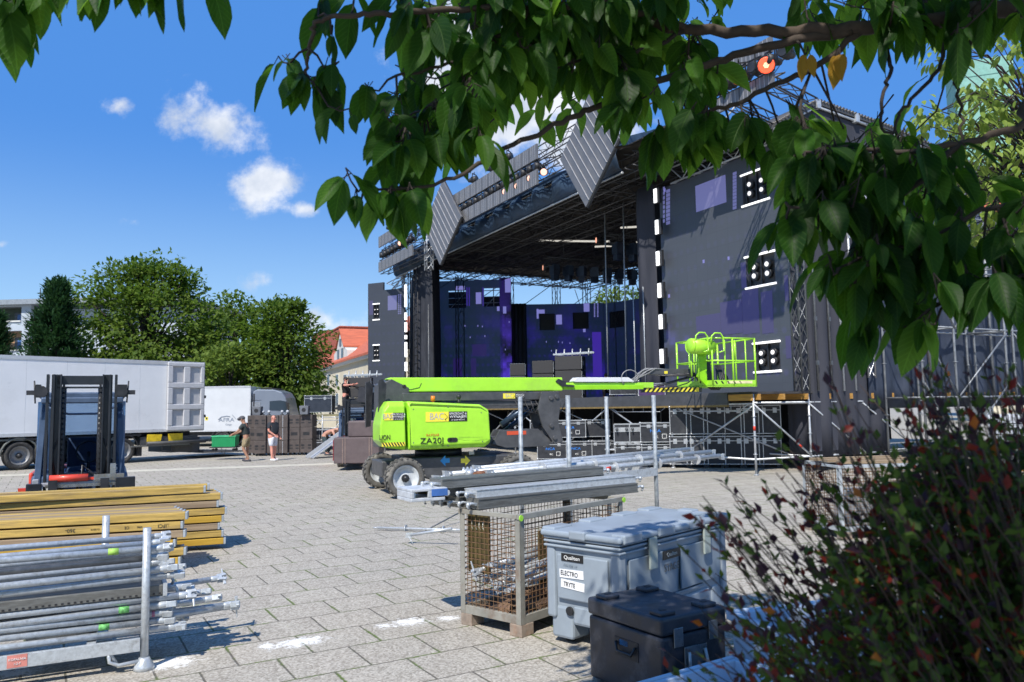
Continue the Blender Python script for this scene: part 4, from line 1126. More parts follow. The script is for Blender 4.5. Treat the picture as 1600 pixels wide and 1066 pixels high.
# telescopic part
p, q_ = bh(868, 595, yb), bh(1012, 604, yb)
zt1 = bh(940, 597, yb)[1]; zb1 = bh(940, 607, yb)[1]
m = MB(); m.span(p[0] - .2, bh(1018, 600, yb)[0], yb - .11, yb + .11, zb1, zt1 - .02); m.build('inner_boom', lime, lift, bevel=.015)
m = MB(); m.span(bh(880, 603, yb - .14)[0], bh(1005, 603, yb - .14)[0], yb - .15, yb - .12, zb1 - .03, zb1 + .07); m.build('cable_tray', lime_d, lift)
m = MB(); m.prism(poly([(872, 592), (884, 597), (884, 601), (897, 602), (897, 605), (878, 604), (868, 596)], yb - .18), yb - .2, yb + .2); m.build('boom_head', blackm, lift)
m = MB(); x0_, zt = bh(897, 590, yb - .1); x1_, zb_2 = bh(986, 597, yb - .1); m.prism([(x0_ - .05, zb_2 + .02), (x0_ + .05, zt), (x1_ - .1, zt), (x1_ + .08, zb_2 + .0), (x0_, zb_2)], yb - .16, yb + .1); m.build('white_cover', white, lift, bevel=.01)
x0_, zt = bh(1006, 605.5, yb - .1); x1_, zb_2 = bh(1098, 612.5, yb - .1); zt = zb_2 + .13
m = MB(); m.span(x0_, x1_, yb - .07, yb + .07, zb_2, zt); hz = m.build('jib_arm', grey, lift)
hazard(hz, yb - .075, x0_ + .05, x1_ - .1, zb_2 + .01, zt - .01, 12, -.9)
# jib
x0_, zt = bh(1008, 578, yb - .1); x1_, zb_2 = bh(1082, 585.5, yb - .1); zt = zb_2 + .15
m = MB(); m.span(x0_, x1_, yb - .08, yb + .08, zb_2, zt); m.tube((x1_ - .05, yb - .13, zb_2 + .05), (x1_ - .05, yb + .13, zb_2 + .05), .08, 12)
p, q_ = bh(1030, 603, yb), bh(1085, 588, yb); m.tube((p[0], yb + .1, p[1]), (q_[0], yb + .1, q_[1]), .035, 8)
m.build('jib', grey, lift, bevel=.008)
x, z = bh(1041, 582, yb - .1); q = MB(); q.span(x - .05, x + .05, yb - .09, yb - .085, z - .035, z + .035); q.build('label_plate', decal_y, lift)
m = MB()
for j in range(9):
    sx_ = bh(986 + j * 2, 596, yb)[0]; zz = zt1
    m.path([(sx_ - .35, yb - .12 + j * .02, zz - .03), (sx_ - .05 - .02 * j, yb - .14, zz + .02 + .03 * (j % 3)), (sx_ + .15, yb - .12, zz + .22 + .02 * (j % 4)), (sx_ + .38, yb - .1, zt + .01), (sx_ + .8, yb - .09 + .01 * j, zt - .01)], .013, 5)
cx = bh(985, 588, yb)[0]
m.path([(cx + .25 * math.cos(a_) - .1, yb - .15, zt1 + .08 + .22 * math.sin(a_)) for a_ in [i * .3 for i in range(14)]], .014, 5)
m.build('hose', M('grey_hose', (.25, .25, .25), .4), lift)
m = MB()
for j in range(5):
    p = bh(1084, 584 + j, yb - .1); q_ = bh(1108 + j * 3, 608, yb - .1); r_ = bh(1120 + j * 1.5, 570, yb - .15)
    m.path([(p[0] - .3 * j, yb - .12, p[1] + .02), (p[0], yb - .14, p[1]), (p[0] + .2, yb - .18, (p[1] + q_[1]) / 2 - .05), (q_[0], yb - .2, q_[1] - .02), (q_[0] + .2, yb - .2, q_[1] + .2), (r_[0], yb - .1, r_[1])], .018, 6)
p = bh(1030, 606, yb); q_ = bh(1075, 592, yb)
m.path([(p[0], yb - .12, p[1]), ((p[0] + q_[0]) / 2, yb - .12, p[1] + .02), (q_[0] - .1, yb - .12, (p[1] + q_[1]) / 2), (q_[0] + .1, yb - .12, q_[1])], .016, 5)
m.build('hose_bundle', hose, lift)
x, z = bh(1100, 590, yb); m = MB(); m.span(x - .13, x + .22, yb - .15, yb + .15, z - .12, z + .16); m.tube((x + .1, yb, z - .2), (x + .1, yb, z + .5), .1, 12); m.build('rotator', blackm, lift, bevel=.01)
# basket
bk0, zf = bh(1112, 602, .35); bk1, _ = bh(1181, 602, .35); zf = bh(1148, 603, .35)[1]; ztop = bh(1150, 529, .35)[1]; zmid = bh(1150, 564, .35)[1]
by0, by1 = .30, 1.95
m = MB(); m.span(bk0, bk1, by0, by1, zf - .02, zf + .03)
for y in (by0, by1 - .03): m.span(bk0, bk1, y, y + .03, zf, zf + .15)
m.span(bk0, bk0 + .03, by0, by1, zf, zf + .15); m.span(bk1 - .03, bk1, by0, by1, zf, zf + .15)
bsk = m.build('basket_floor', lime, lift)
xm = (bk0 + bk1) / 2
m = MB(); r_ = .022
for y in (by0 + .015, by1 - .015):
    for x in (bk0 + .02, bk1 - .02, xm - .03): m.tube((x, y, zf), (x, y, ztop), r_ * 1.15, 8)
    m.tube((xm + .04, y, zmid), (xm + .04, y, ztop - .05), r_, 8)
    for x in (bk0 + .42, xm + .38): m.tube((x, y, zf), (x, y, ztop - .05), r_ * .8, 6)
    for z in (zmid, ztop): m.tube((bk0 + .02, y, z), (bk1 - .02, y, z), r_, 8)
for x in (bk0 + .02, bk1 - .02):
    for z in (zmid, ztop): m.tube((x, by0, z), (x, by1, z), r_, 8)
    m.tube((x, (by0 + by1) / 2, zf), (x, (by0 + by1) / 2, ztop), r_, 8)
m.tube((bk0, by0, ztop + .0), (bk0 - .1, by0, ztop - .05), r_, 6); m.tube((bk0 - .02, by0, zmid), (bk0 - .2, by0 - .02, zmid), .012, 5)
m.build('basket_rail', lime, lift)
x0_, z0_ = bh(1086, 585, .35)[0], zf
m = MB(); m.tube((x0_, .5, zf + .25), (x0_, .5, ztop - .3), .022, 6); m.tube((x0_ + .22, .5, zf + .1), (x0_ + .22, .5, ztop - .3), .02, 6); m.tube((x0_ - .05, .5, zf + .62), (x0_ + .3, .5, zf + .62), .015, 6)
m.build('side_step', lime, lift)
m = MB(); m.prism([(bk0 - .28, zf + .25), (bk0 + .0, zf + .0), (bk0 + .02, ztop - .25), (bk0 - .22, ztop - .3)], .55, .62); m.build('mount_plate', lime_d, lift)
q0, q1 = bh(1080, 542, .3), bh(1112, 548, .3)
m = MB(); cz_ = (q0[1] + q1[1]) / 2 + .05; m.tube((q0[0] + .02, .35, cz_ + .02), (q1[0] + .12, .5, cz_ - .0), .20, 20); m.sphere((q0[0] + .03, .35, cz_ + .02), .2, 16, 8, (.35, 1, 1)); m.build('console_drum', lime, lift)
m = MB()
for (xx, yy) in ((q0[0] + .12, .22), (q1[0] + .0, .25)):
    m.path([(xx - .05, yy, cz_ + .1), (xx - .02, yy, cz_ + .28), (xx + .08, yy, cz_ + .36), (xx + .25, yy, cz_ + .36), (xx + .33, yy, cz_ + .26), (xx + .35, yy, cz_ - .1), (xx + .2, yy, cz_ - .14)], .02, 7)
m.build('guard_hoop', lime, lift)
m = MB(); z_ = zf + .035
for i in range(5):
    a = bk0 + .06 + i * .19
    m.prism([(a, z_ + .09), (a + .05, z_ + .09), (a + .10, z_ + .02), (a + .05, z_ + .02)], by0 - .006, by0 - .003)
m.build('hazard_stripe', decal_k, bsk)
q = MB(); q.span(bk0 + .45, bk1 - .15, by0 - .006, by0 - .002, zf + .06, zf + .13); q.build('warning_label', M('pale_label', (.72, .66, .35), .6), bsk)
m = MB(); m.sphere((xm + .2, 1.0, zf + .2), .14, 10, 6, (.7, .7, 1)); m.tube((xm + .2, 1, zf), (xm + .2, 1, zf + .5), .04, 8); m.build('foot_control', black, lift)

# ================================================================== FLIGHT CASES
case_k = M('case_black', (.022, .024, .03), .5, 0, .25, 6, dirt=(.09, .09, .09), dirt_amt=.4)
case_b = M('case_brown_black', (.05, .04, .042), .55, 0, .25, 5, dirt=(.12, .11, .11), dirt_amt=.4)
edge = M('case_edge', (.55, .56, .57), .35, .6, .1)
blue_p = M('print_blue', (.02, .22, .75), .5, 0, .05)
cgroup = 'flight cases stored under the stage'
def flight(w, d, h, label, logo=None, body=case_k, cat='flight case', casters=True, group=None, dishes=2, name='flight_case'):
    t = thing(name, label, cat, group=group)
    z0 = .12 if casters else .012
    m = MB(); m.span(-w / 2, w / 2, 0, d, z0, z0 + h); m.build('box', body, t, bevel=.006)
    e = MB(); th = .022
    for x in (-w / 2, w / 2):
        for y in (0, d): e.span(x - th / 2, x + th / 2, y - th / 2, y + th / 2, z0 - .004, z0 + h + .004)
    for z in (z0, z0 + h, z0 + h * .84):
        for y in (0, d): e.span(-w / 2, w / 2, y - th / 2, y + th / 2, z - th / 2, z + th / 2)
        for x in (-w / 2, w / 2): e.span(x - th / 2, x + th / 2, 0, d, z - th / 2, z + th / 2)
    c_ = e
    for x in (-w / 2, w / 2):
        for y in (0, d):
            for z in (z0, z0 + h): c_.sphere((x, y, z), .032, 8, 5)
    e.build('edging', edge, t)
    for i in range(dishes):
        x = (-.25 + .5 * i) * w if dishes > 1 else 0
        l_ = MB(); l_.span(x - .055, x + .055, -.008, 0, z0 + h * .74, z0 + h * .92); l_.tube((x, -.02, z0 + h * .83), (x, 0, z0 + h * .83), .03, 10); l_.build('latch', edge, t)
    if casters:
        for x in (-w / 2 + .09, w / 2 - .09):
            for y in (.09, d - .09):
                k_ = MB(); k_.tube((x, y - .02, .05), (x, y + .02, .05), .05, 12); k_.span(x - .03, x + .03, y - .03, y + .03, .09, .12); k_.build('caster', blackm, t)
    if logo:
        text('NCA', h * .2, facing(-w * .05, -.004, z0 + h * .58, 0) @ Matrix.Shear('XY', 4, (.25, 0)) if False else facing(-w * .05, -.004, z0 + h * .58), blue_p, t, sx=1.3)
        text('RC', h * .15, facing(-w * .02, -.004, z0 + h * .26), decal_w, t)
        q = MB(); x = w * .22; z = z0 + h * .3; s_ = h * .11
        for (a, b2) in ((-1, 0), (1, 0)): q.span(x + a * s_ - .006, x + a * s_ + .006, -.005, -.002, z - s_, z + s_)
        for b2 in (-1, 1): q.span(x - s_, x + s_, -.005, -.002, z + b2 * s_ - .006, z + b2 * s_ + .006)
        q.build('square_print', decal_w, t)
    return t
def put(o, px, py, v, z=0.0, rz=0.0, fr=S):
    x, _ = fr.hit(px, py, v); o.location = fr.w(x, v, z); o.rotation_euler = (0, 0, rz); return o
# rows under the deck; they face the camera side
rzc = R(-8)
fl_a = flight(1.0, .6, .58, '', logo=True, group=cgroup)
fl_b = flight(.95, .6, .58, '', group=cgroup, dishes=2)
fl_c = flight(.62, .6, .82, '', body=case_k, group=cgroup, dishes=2)
tall = flight(.75, .6, .9, '', group=cgroup)
def place(proto, used, px, Y, z, label, rz=rzc):
    p = at(px, 690, Y); loc = (p.x, p.y, z)
    if proto.name in used: return dup(proto, loc, rz, label)
    used.add(proto.name); proto.location = loc; proto.rotation_euler = (0, 0, rz); proto['label'] = label; return proto
used = set()
def row(pxs, Y, proto, z, labels):
    for p_, l_ in zip(pxs, labels): place(proto, used, p_, Y, z, l_)
# left group behind the raised tube rack, at ~27 m
row([893], 27.5, fl_a, .72, ['black flight case with blue letters, on the upper row left under the stage'])
row([902, 862], 27.3, fl_a, 0, ['black flight case with blue letters, bottom row below the upper lettered one', 'black flight case with blue letters standing leftmost in the bottom row under the stage'])
row([850, 932], 27.9, fl_b, .72, ['plain black flight case, leftmost of the upper row under the stage', 'shaded black flight case right of the upper lettered one'])
row([941], 27.2, fl_b, 0, ['plain black flight case with bright edging right in the left bottom row'])
# silver trunks lying on their side, showing casters
def trunk(px, Y, z, w, label):
    p = at(px, 690, Y); t = thing('flight_case', label, 'flight case', (p.x, p.y, z), rzc, cgroup)
    h = .78
    m = MB(); m.span(-w / 2, w / 2, 0, .6, 0.012, h); m.build('box', case_k, t, bevel=.006)
    e = MB()
    for z_ in (.012, h): e.span(-w / 2, w / 2, -.012, .012, z_ - .02, z_ + .02)
    for x in (-w / 2, w / 2): e.span(x - .014, x + .014, -.012, .012, 0, h)
    for z_ in (h * .22, h * .78): e.span(-w / 2 + .02, w / 2 - .02, -.016, -.001, z_ - .07, z_ + .07)
    e.build('edging', edge, t)
    for x in (-w / 2 + .09, w / 2 - .09):
        for z_ in (h * .2, h * .8):
            k_ = MB(); k_.tube((x - .02, -.09, z_), (x + .02, -.09, z_), .055, 12); k_.tube((x, -.05, z_), (x, -.01, z_), .05, 8); k_.build('caster', galv_dark, t)
trunk(972, 24.6, .55, .48, 'silver striped trunk on its side with casters facing out, left one of the pair')
trunk(997, 24.6, .55, .5, 'silver striped trunk on its side with casters facing out, right one of the pair')
place(fl_b, used, 985, 24.5, -.0, 'low black case carrying the two silver striped trunks')
place(fl_a, used, 1027, 24.2, .66, 'black flight case with blue letters beside the silver striped trunks')
place(fl_b, used, 1027, 24.2, 0, 'black flight case at the bottom beside the silver striped trunks')
for i, px_ in enumerate((1064, 1090, 1117, 1147, 1176, 1204)):
    Y = 23.9 - i * .12
    place(fl_c, used, px_, Y, .9, 'black rack case in the upper row right under the stage, %s from the left' % ORD[i], R(-14))
    place(fl_c, used, px_ - 1, Y, 0, 'black rack case in the lower row right under the stage, %s from the left' % ORD[i], R(-14))
# things standing on the deck
spk = M('speaker_black', (.035, .034, .034), .7, 0, .3, 30)
spk_b = M('speaker_brown', (.075, .06, .055), .6, 0, .2, 4)
grille = M('speaker_grille', (.05, .048, .048), .55, .3, .2, 60)
def line_array(px, Y, z, w, h, n_, label, rz=.0, bar=False, body=spk, depth=.75, fr=None):
    p = at(px, 600, Y); t = thing('speaker_stack', label, 'speaker', (p.x, p.y, z), rz, 'line array speakers')
    for i in range(n_):
        m = MB(); m.span(-w / 2, w / 2, 0, depth, i * h + .012, (i + 1) * h - .012); c_ = m.build('cabinet', body, t, bevel=.012)
        q = MB(); q.span(-w / 2 + .02, w / 2 - .02, -.008, 0, i * h + .035, (i + 1) * h - .035); q.build('grille', grille, c_)
        q = MB(); q.span(w / 2, w / 2 + .008, depth * .3, depth * .6, i * h + h * .35, i * h + h * .65); q.span(w / 2 - .0, w / 2 + .02, .05, .1, i * h + .05, (i + 1) * h - .05); q.build('side_handle', edge, c_)
    if bar:
        m = MB(); z_ = n_ * h; m.beam((-w / 2 - .1, .1, z_ + .08), (w / 2 + .45, .35, z_ + .14), .07, .07); m.beam((-w / 2 - .1, .5, z_ + .08), (w / 2 + .45, .6, z_ + .14), .07, .07)
        for k in range(5): m.tube((-w / 2 + k * w / 3.2, .2, z_), (-w / 2 + k * w / 3.2, .3, z_ + .3), .03, 5)
        m.build('flying_bar', galv, t)
    return t
line_array(809, 38.5, DZ, .75, .62, 3, 'small grey speaker stack on the stage left of the line arrays', R(0), body=M('speaker_slate', (.06, .075, .095), .5))
line_array(848, 36.5, DZ, 1.0, .62, 3, 'plain stack of line array speakers in the middle of the stage', R(-18))
line_array(888, 33.5, DZ, 1.15, .62, 3, 'stack of line array speakers carrying a silver flying bar', R(-18), bar=True, depth=.9)
c9 = flight(1.1, .6, .5, 'black flight case on the stage floor behind the jib of the boom lift', casters=True); p = at(975, 590, 30); c9.location = (p.x, p.y, DZ); c9.rotation_euler = (0, 0, R(-10))
c10 = flight(.9, .6, .42, 'open violet lit case on the stage edge behind the jib hoses', casters=False, body=M('case_violet_lit', (.06, .03, .10), .5)); p = at(1018, 600, 27); c10.location = (p.x, p.y, DZ); c10.rotation_euler = (0, 0, R(-10))  # the violet light on this case is put into its base colour

# ================================================================== LEFT STAGE WING PLATFORM
wp = thing('loading_platform', 'low wooden loading platform on scaffold at the left of the stage', 'platform', (-9.9, 37.6, 0), R(-4))
pz = 1.72
m = MB(); m.span(-.6, 4.6, 0, 6, pz - .08, pz); m.build('platform', M('platform_boards', (.22, .20, .11), .7, 0, .2, 2), wp)
m = MB()
for x in (-.5, .8, 2.1, 3.4, 4.5):
    for y in (.05, 2.4): m.tube((x, y, 0), (x, y, pz - .09), .028, 6)
m.build('post', scaf, wp)
m = MB()
for z in (.4, 1.0, 1.45):
    m.tube((-.5, .0, z), (4.5, .0, z), .022, 6)
m.tube((-.5, .0, .3), (.8, .0, 1.5), .02, 5); m.tube((2.1, 0, .3), (3.4, 0, 1.5), .02, 5)
m.build('ledger', scaf, wp)
p = at(503, 630, 40)
fc = flight(1.35, .8, .82, 'dark blue flight case standing on the loading platform under the cream house', body=M('case_navy', (.02, .028, .045), .5)); fc.location = (p.x, 39.2, pz); 
for (px_, Y, z, w, h, n_, lb) in ((561, 36.5, 2.0, 1.05, .48, 3, 'three dark line array speakers stacked above the second forklift'),):
    line_array(px_, Y, z, w, h, n_, lb, 0, bar=True, body=case_b)
o_ = flight(1.3, .9, .3, 'low black case carrying the three stacked line array speakers', casters=False); p = at(561, 630, 36.5); o_.location = (p.x, 36.4, 1.66); o_.rotation_euler = (0, 0, 0)
o_ = flight(.62, .8, 1.35, 'black upright case right of the three stacked line array speakers', casters=False, dishes=1); p = at(583, 630, 37.0); o_.location = (p.x, 37.0, 1.72)
m = MB(); pm_ = at(548, 660, 35.5); m.span(-.55, 1.6, 0, 3.2, 1.55, 1.64); 
tt = thing('loading_platform', 'dark steel platform behind the second forklift mast', 'platform', (pm_.x, 35.6, 0), 0); m.build('platform', blackm, tt)
m = MB()
for x in (-.5, 1.5):
    for y in (.1, 3.1): m.tube((x, y, 0), (x, y, 1.55), .03, 6)
m.build('post', scaf, tt)
# small cases and red/white boxes under the platform
for i, (px_, z, w, lb) in enumerate(((497, 0.05, .8, 'dark case under the loading platform behind the ramp foot'), (513, .5, .7, 'dark case with a blue roundel behind the stooping man'), (489, .55, .6, 'dark case stacked behind the speaker row end'))):
    o_ = flight(w, .6, .5, lb, casters=False); p = at(px_, 690, 38.2); o_.location = (p.x, 38.3, z)
    if i == 1:
        q = MB(); q.tube((-.1, -.012, .28), (-.1, -.004, .28), .16, 18); q.build('blue_roundel', blue_p, o_)
# ================================================================== TIMBER BEAM STACKS
beam_y = M('beam_yellow', (.43, .29, .075), .65, 0, .35, 5, .2, stretch=(.35, 5, 5), dirt=(.20, .14, .085), dirt_amt=.95)
beam_w = M('beam_worn', (.29, .215, .135), .7, 0, .3, 5, .15, stretch=(.25, 5, 5), dirt=(.20, .13, .08), dirt_amt=.6)
beam_o = M('beam_orange', (.44, .27, .03), .5, 0, .2, 5, .1, stretch=(.25, 5, 5), dirt=(.35, .2, .05), dirt_amt=.5)
cap_g = M('beam_cap', (.36, .40, .43), .5, .2, .15)
def make_beam(mat, L_=3.6, h=.085, w=.15):
    t = thing('timber_beam', '', 'timber beam')
    m = MB(); m.span(-L_, -.03, 0, w, 0, h); m.build('board', mat, t, bevel=.006)
    for x in (-.03, -L_ - .03):
        m = MB(); m.span(x, x + .03, -.004, w + .004, -.002, h + .002); m.build('end_cap', cap_g, t, bevel=.006)
    return t
protos = {k: make_beam(v) for k, v in (('y', beam_y), ('w', beam_w), ('o', beam_o))}
ubeam = set()
def beam_at(kind, fr, x, y, z, label, group, rz=0.0):
    pr = protos[kind]
    if kind in ubeam: o = dup(pr, fr.w(x, y, z), fr.h + rz, label)
    else: ubeam.add(kind); o = pr; o.location = fr.w(x, y, z); o.rotation_euler = (0, 0, fr.h + rz); o['label'] = label
    o['group'] = group; return o
B1 = Frame(-4.06, 11.05, 20)           # rear stack, right end
kinds = ['o', 'y', 'w', 'o', 'y', 'w', 'y', 'y']
pos = ['lowest', 'second lowest', 'third from the bottom', 'fourth from the bottom', 'fifth from the bottom', 'sixth from the bottom', 'seventh from the bottom']
gr1 = 'yellow timber beams of the rear stack'
for i in range(7):
    xo = [.05, .02, -.03, .02, .06, -.05, .0][i] ; 
    for j in range(2 if i < 6 else 4):
        kk = kinds[i] if j == 0 else 'ywoy'[j]
        lb = 'timber beam %s in the %s of the rear yellow stack' % (pos[i], ['front face', 'row just behind the front face', 'third row back', 'rearmost row'][j])
        beam_at(kk, B1, xo - (.0 if j == 0 else .03 * j), j * .19, .07 + i * .102, lb, gr1, R(.2 * math.sin(i * 3)))
for i, (j, z, xx) in enumerate(((0, .785, -.22), (2, .785, -.18))):
    beam_at('y', B1, xx, j * .19, z, ['loose timber beam lying on the very top of the rear stack at the front', 'loose timber beam lying on the very top of the rear stack farther back'][i], gr1, R(1.2))
for x in (-.5, -2.9):
    t = tag(MB().span(-.04, .04, -.05, .85, 0, .065).build('bearer', beam_w), 'short timber bearer under the rear stack, %s one' % ('right' if x > -1 else 'left'), 'timber bearer', 'bearers under the beams'); t.location = B1.w(x, 0); t.rotation_euler = (0, 0, B1.h)
B2 = Frame(-4.02, 9.65, 17)
gr2 = 'yellow timber beams of the front stack'
k2 = ['o', 'y', 'o', 'w', 'y', 'y']
for i in range(6):
    for j in range(2 if i < 5 else 5):
        kk = k2[i] if j == 0 else 'ywywy'[j]
        xo = [-.02, .04, -.08, .03, .0, .05][i]
        lb = 'timber beam %s in the %s of the front yellow stack' % (pos[i], ['front face', 'row just behind the front face', 'third row back', 'fourth row back', 'rearmost row'][j])
        o = beam_at(kk, B2, xo - .05 * j, j * .155, .07 + i * .106, lb, gr2, R(.25 * math.sin(i * 2 + 1)))
        if i == 4 and j == 0:
            for s_, dx, sz in (('360-', -1.22, .06), ('EPD  12-2019', -.92, .03), ('CE', -.62, .045), ('4705', -.48, .03), (':.IFCI', -.22, .06)):
                text(s_, sz, facing(dx, -.003, .045, 0, math.pi), blackm, o)
for x in (-.6, -2.8):
    t = tag(MB().span(-.04, .04, -.05, .8, 0, .065).build('bearer', beam_w), 'short timber bearer under the front stack, %s one' % ('right' if x > -1 else 'left'), 'timber bearer', 'bearers under the beams'); t.location = B2.w(x, 0); t.rotation_euler = (0, 0, B2.h)

# ================================================================== TUBE STILLAGE, FRONT LEFT
T = Frame(-2.76, 5.98, 27)
t = thing('stillage', 'galvanised stillage frame with upright posts holding the tubes at the lower left', 'stillage', T.w(0, 0), T.h)
for x, y in ((0, 0), (-2.6, 0), (-.28, .98), (-2.6, .9)):
    m = MB(); m.tube((x, y, .03), (x, y, 1.03), .029, 14); o = m.build('post', galv, t)
    m = MB(); m.lathe([(.075, 0), (.07, .03), (.045, .07), (.036, .09)], 14, Matrix.Translation((x, y, 0))); m.build('foot', galv, o)
m = MB(); m.span(-2.6, -.03, -.03, .0, .14, .235); m.span(-2.6, -.3, .88, .91, .14, .235); r_ = m.build('rail', galv, t, bevel=.004)
m = MB()
for x in (-2.55, -1.5, -.35): m2 = MB(); m2.span(x - .03, x + .03, 0.0, .9, .16, .235); m2.build('cross_rail', galv, t)
m.tube((-.26, -.0, .2), (-.18, -.0, .06), .014, 8); m.path([(-.24, -.015, .16), (-.23, -.02, .09), (-.17, -.02, .06), (-.02, -.01, .07)], .014, 7)
m.build('locking_handle', galv, t)
text('ATIX', .04, facing(-1.08, -.034, .175), decal_r, r_); 
q = MB(); q.span(-.86, -.74, -.033, -.031, .15, .235); sq = q.build('red_stamp', M('stamp_red', (.60, .22, .18), .6), r_); text('KOPALNIA', .022, facing(-.8, -.036, .205), decal_w, sq); text('1-2-7', .02, facing(-.8, -.036, .175), decal_w, sq)
# tubes with ledger heads
green_m = M('mark_green', (.14, .42, .12), .6, 0, .5, 40); pink_m = M('mark_pink', (.5, .2, .3), .5)
def tube_thing(L_, r, head, mat, mark=None, tail=0):
    t = thing('scaffold_tube', '', 'scaffold tube')
    m = MB(); m.tube((-L_, 0, 0), (0, 0, 0), r, 14); b_ = m.build('tube', mat, t)
    m = MB(); m.tube((-.002, 0, 0), (.003, 0, 0), r * .72, 10); m.build('bore', black, t)
    if head:
        for s_ in ((0, 1) if tail else (0,)):
            x = 0 if s_ == 0 else -L_; d = 1 if s_ == 0 else -1
            m = MB(); m.tube((x - .03 * d, 0, 0), (x + .03 * d, 0, 0), r * 1.12, 10)
            m.prism([(x + .02 * d, -r * 1.3), (x + .09 * d, -r * 1.5), (x + .10 * d, -r * .5), (x + .06 * d, -r * .35), (x + .06 * d, r * .35), (x + .10 * d, r * .5), (x + .09 * d, r * 1.5), (x + .02 * d, r * 1.3)], -r * .9, r * .9)
            if head == 2:
                m.prism([(x + .06 * d, .07), (x + .085 * d, .075), (x + .08 * d, -.10), (x + .07 * d, -.10)], -.006, .006)
            m.build('ledger_head', galv, t, bevel=.004)
    if mark:
        mt, x = mark; m = MB(); m.tube((x, 0, 0), (x + .07, 0, 0), r * 1.015, 14); m.build('paint_mark', mt, t)
    return t
rows_ = ['bottom', 'second', 'third', 'fourth', 'fifth', 'sixth', 'seventh', 'top']
gt = 'scaffold tubes in the lower left stillage'
layout = []   # (row, column, x end, z, slope)
zrow = [.262, .318, .374, .435, .49, .655, .71, .80, .865]
names_z = ['resting on the rail', 'second from the rail', 'third from the rail', 'fourth from the rail', 'just below the flat aluminium deck', 'just above the flat aluminium deck', 'third from the top', 'second from the top', 'at the very top']
rr = random.Random(5)
for i, z in enumerate(zrow):
    for j in range(3):
        mark = None
        if (i, j) == (3, 0): mark = (green_m, -.3)
        if (i, j) == (1, 0): mark = (green_m, -.42)
        if (i, j) == (2, 0): mark = (pink_m, .0 - .05)
        if (i, j) == (8, 0): mark = (M('mark_lime', (.35, .6, .1), .6), -.35)
        mat = galv if not (i == 7 and j == 0) else galv_dark
        head = 2 if (i * 3 + j) % 4 == 0 else 1
        tt = tube_thing(2.9, .0242, head, mat, mark)
        xe = rr.uniform(.05, .28) + (.18 if j == 1 and i < 5 else 0) + (.25 if (i, j) in ((1, 1), (3, 2), (2, 2)) else 0)
        if i > 5: xe = rr.uniform(-.02, .14)
        tt.location = T.w(xe, .06 + j * .30 + rr.uniform(-.02, .02), z + rr.uniform(-.004, .004))
        tt.rotation_euler = (rr.uniform(-2, 2), R(rr.uniform(-.9, .9) - (1.6 if (i, j) == (3, 0) else 0)), T.h + R(rr.uniform(-1.0, 1.0)))
        tt['label'] = '%s tube in the lower left stillage, %s, %s' % ('dark' if mat is galv_dark else 'galvanised', names_z[i], ['front row', 'middle row', 'back row'][j])
        tt['group'] = gt
t = thing('aluminium_deck', 'flat aluminium scaffold deck lying between the tubes in the lower left stillage', 'scaffold deck', T.w(.12, .05, .515), T.h + R(.5), None)
m = MB(); m.span(-2.8, 0, 0, .6, .0, .075); m.build('deck_board', alu, t, bevel=.006)
m = MB()
for k in range(70): m.span(-2.79 + k * .04, -2.775 + k * .04, -.004, 0, .008, .02)
m.build('perforation', black, t)
m = MB(); m.span(0, .03, .0, .6, -.01, .085); m.path([(.03, .08, .03), (.09, .08, .04), (.11, .08, 0), (.1, .08, -.03)], .014, 6); m.path([(.03, .5, .03), (.09, .5, .04), (.11, .5, 0), (.1, .5, -.03)], .014, 6); m.build('hook_end', galv, t)
for i, (x, y, z, L_, a) in enumerate(((.62, .35, .30, 1.4, 3), (.46, .15, .42, 1.3, -2), (.55, .62, .48, 1.4, 5))):
    tt = tube_thing(L_, .024, 2, galv); tt.location = T.w(x, y, z); tt.rotation_euler = (i * 1.1, R(-2), T.h + R(a)); tt['group'] = gt
    tt['label'] = ['longest tube with drooping wedges reaching right from the lower left stillage', 'short tube sticking out under the longest one at the lower left stillage', 'short tube behind sticking out towards the beam shadow at the lower left'][i]

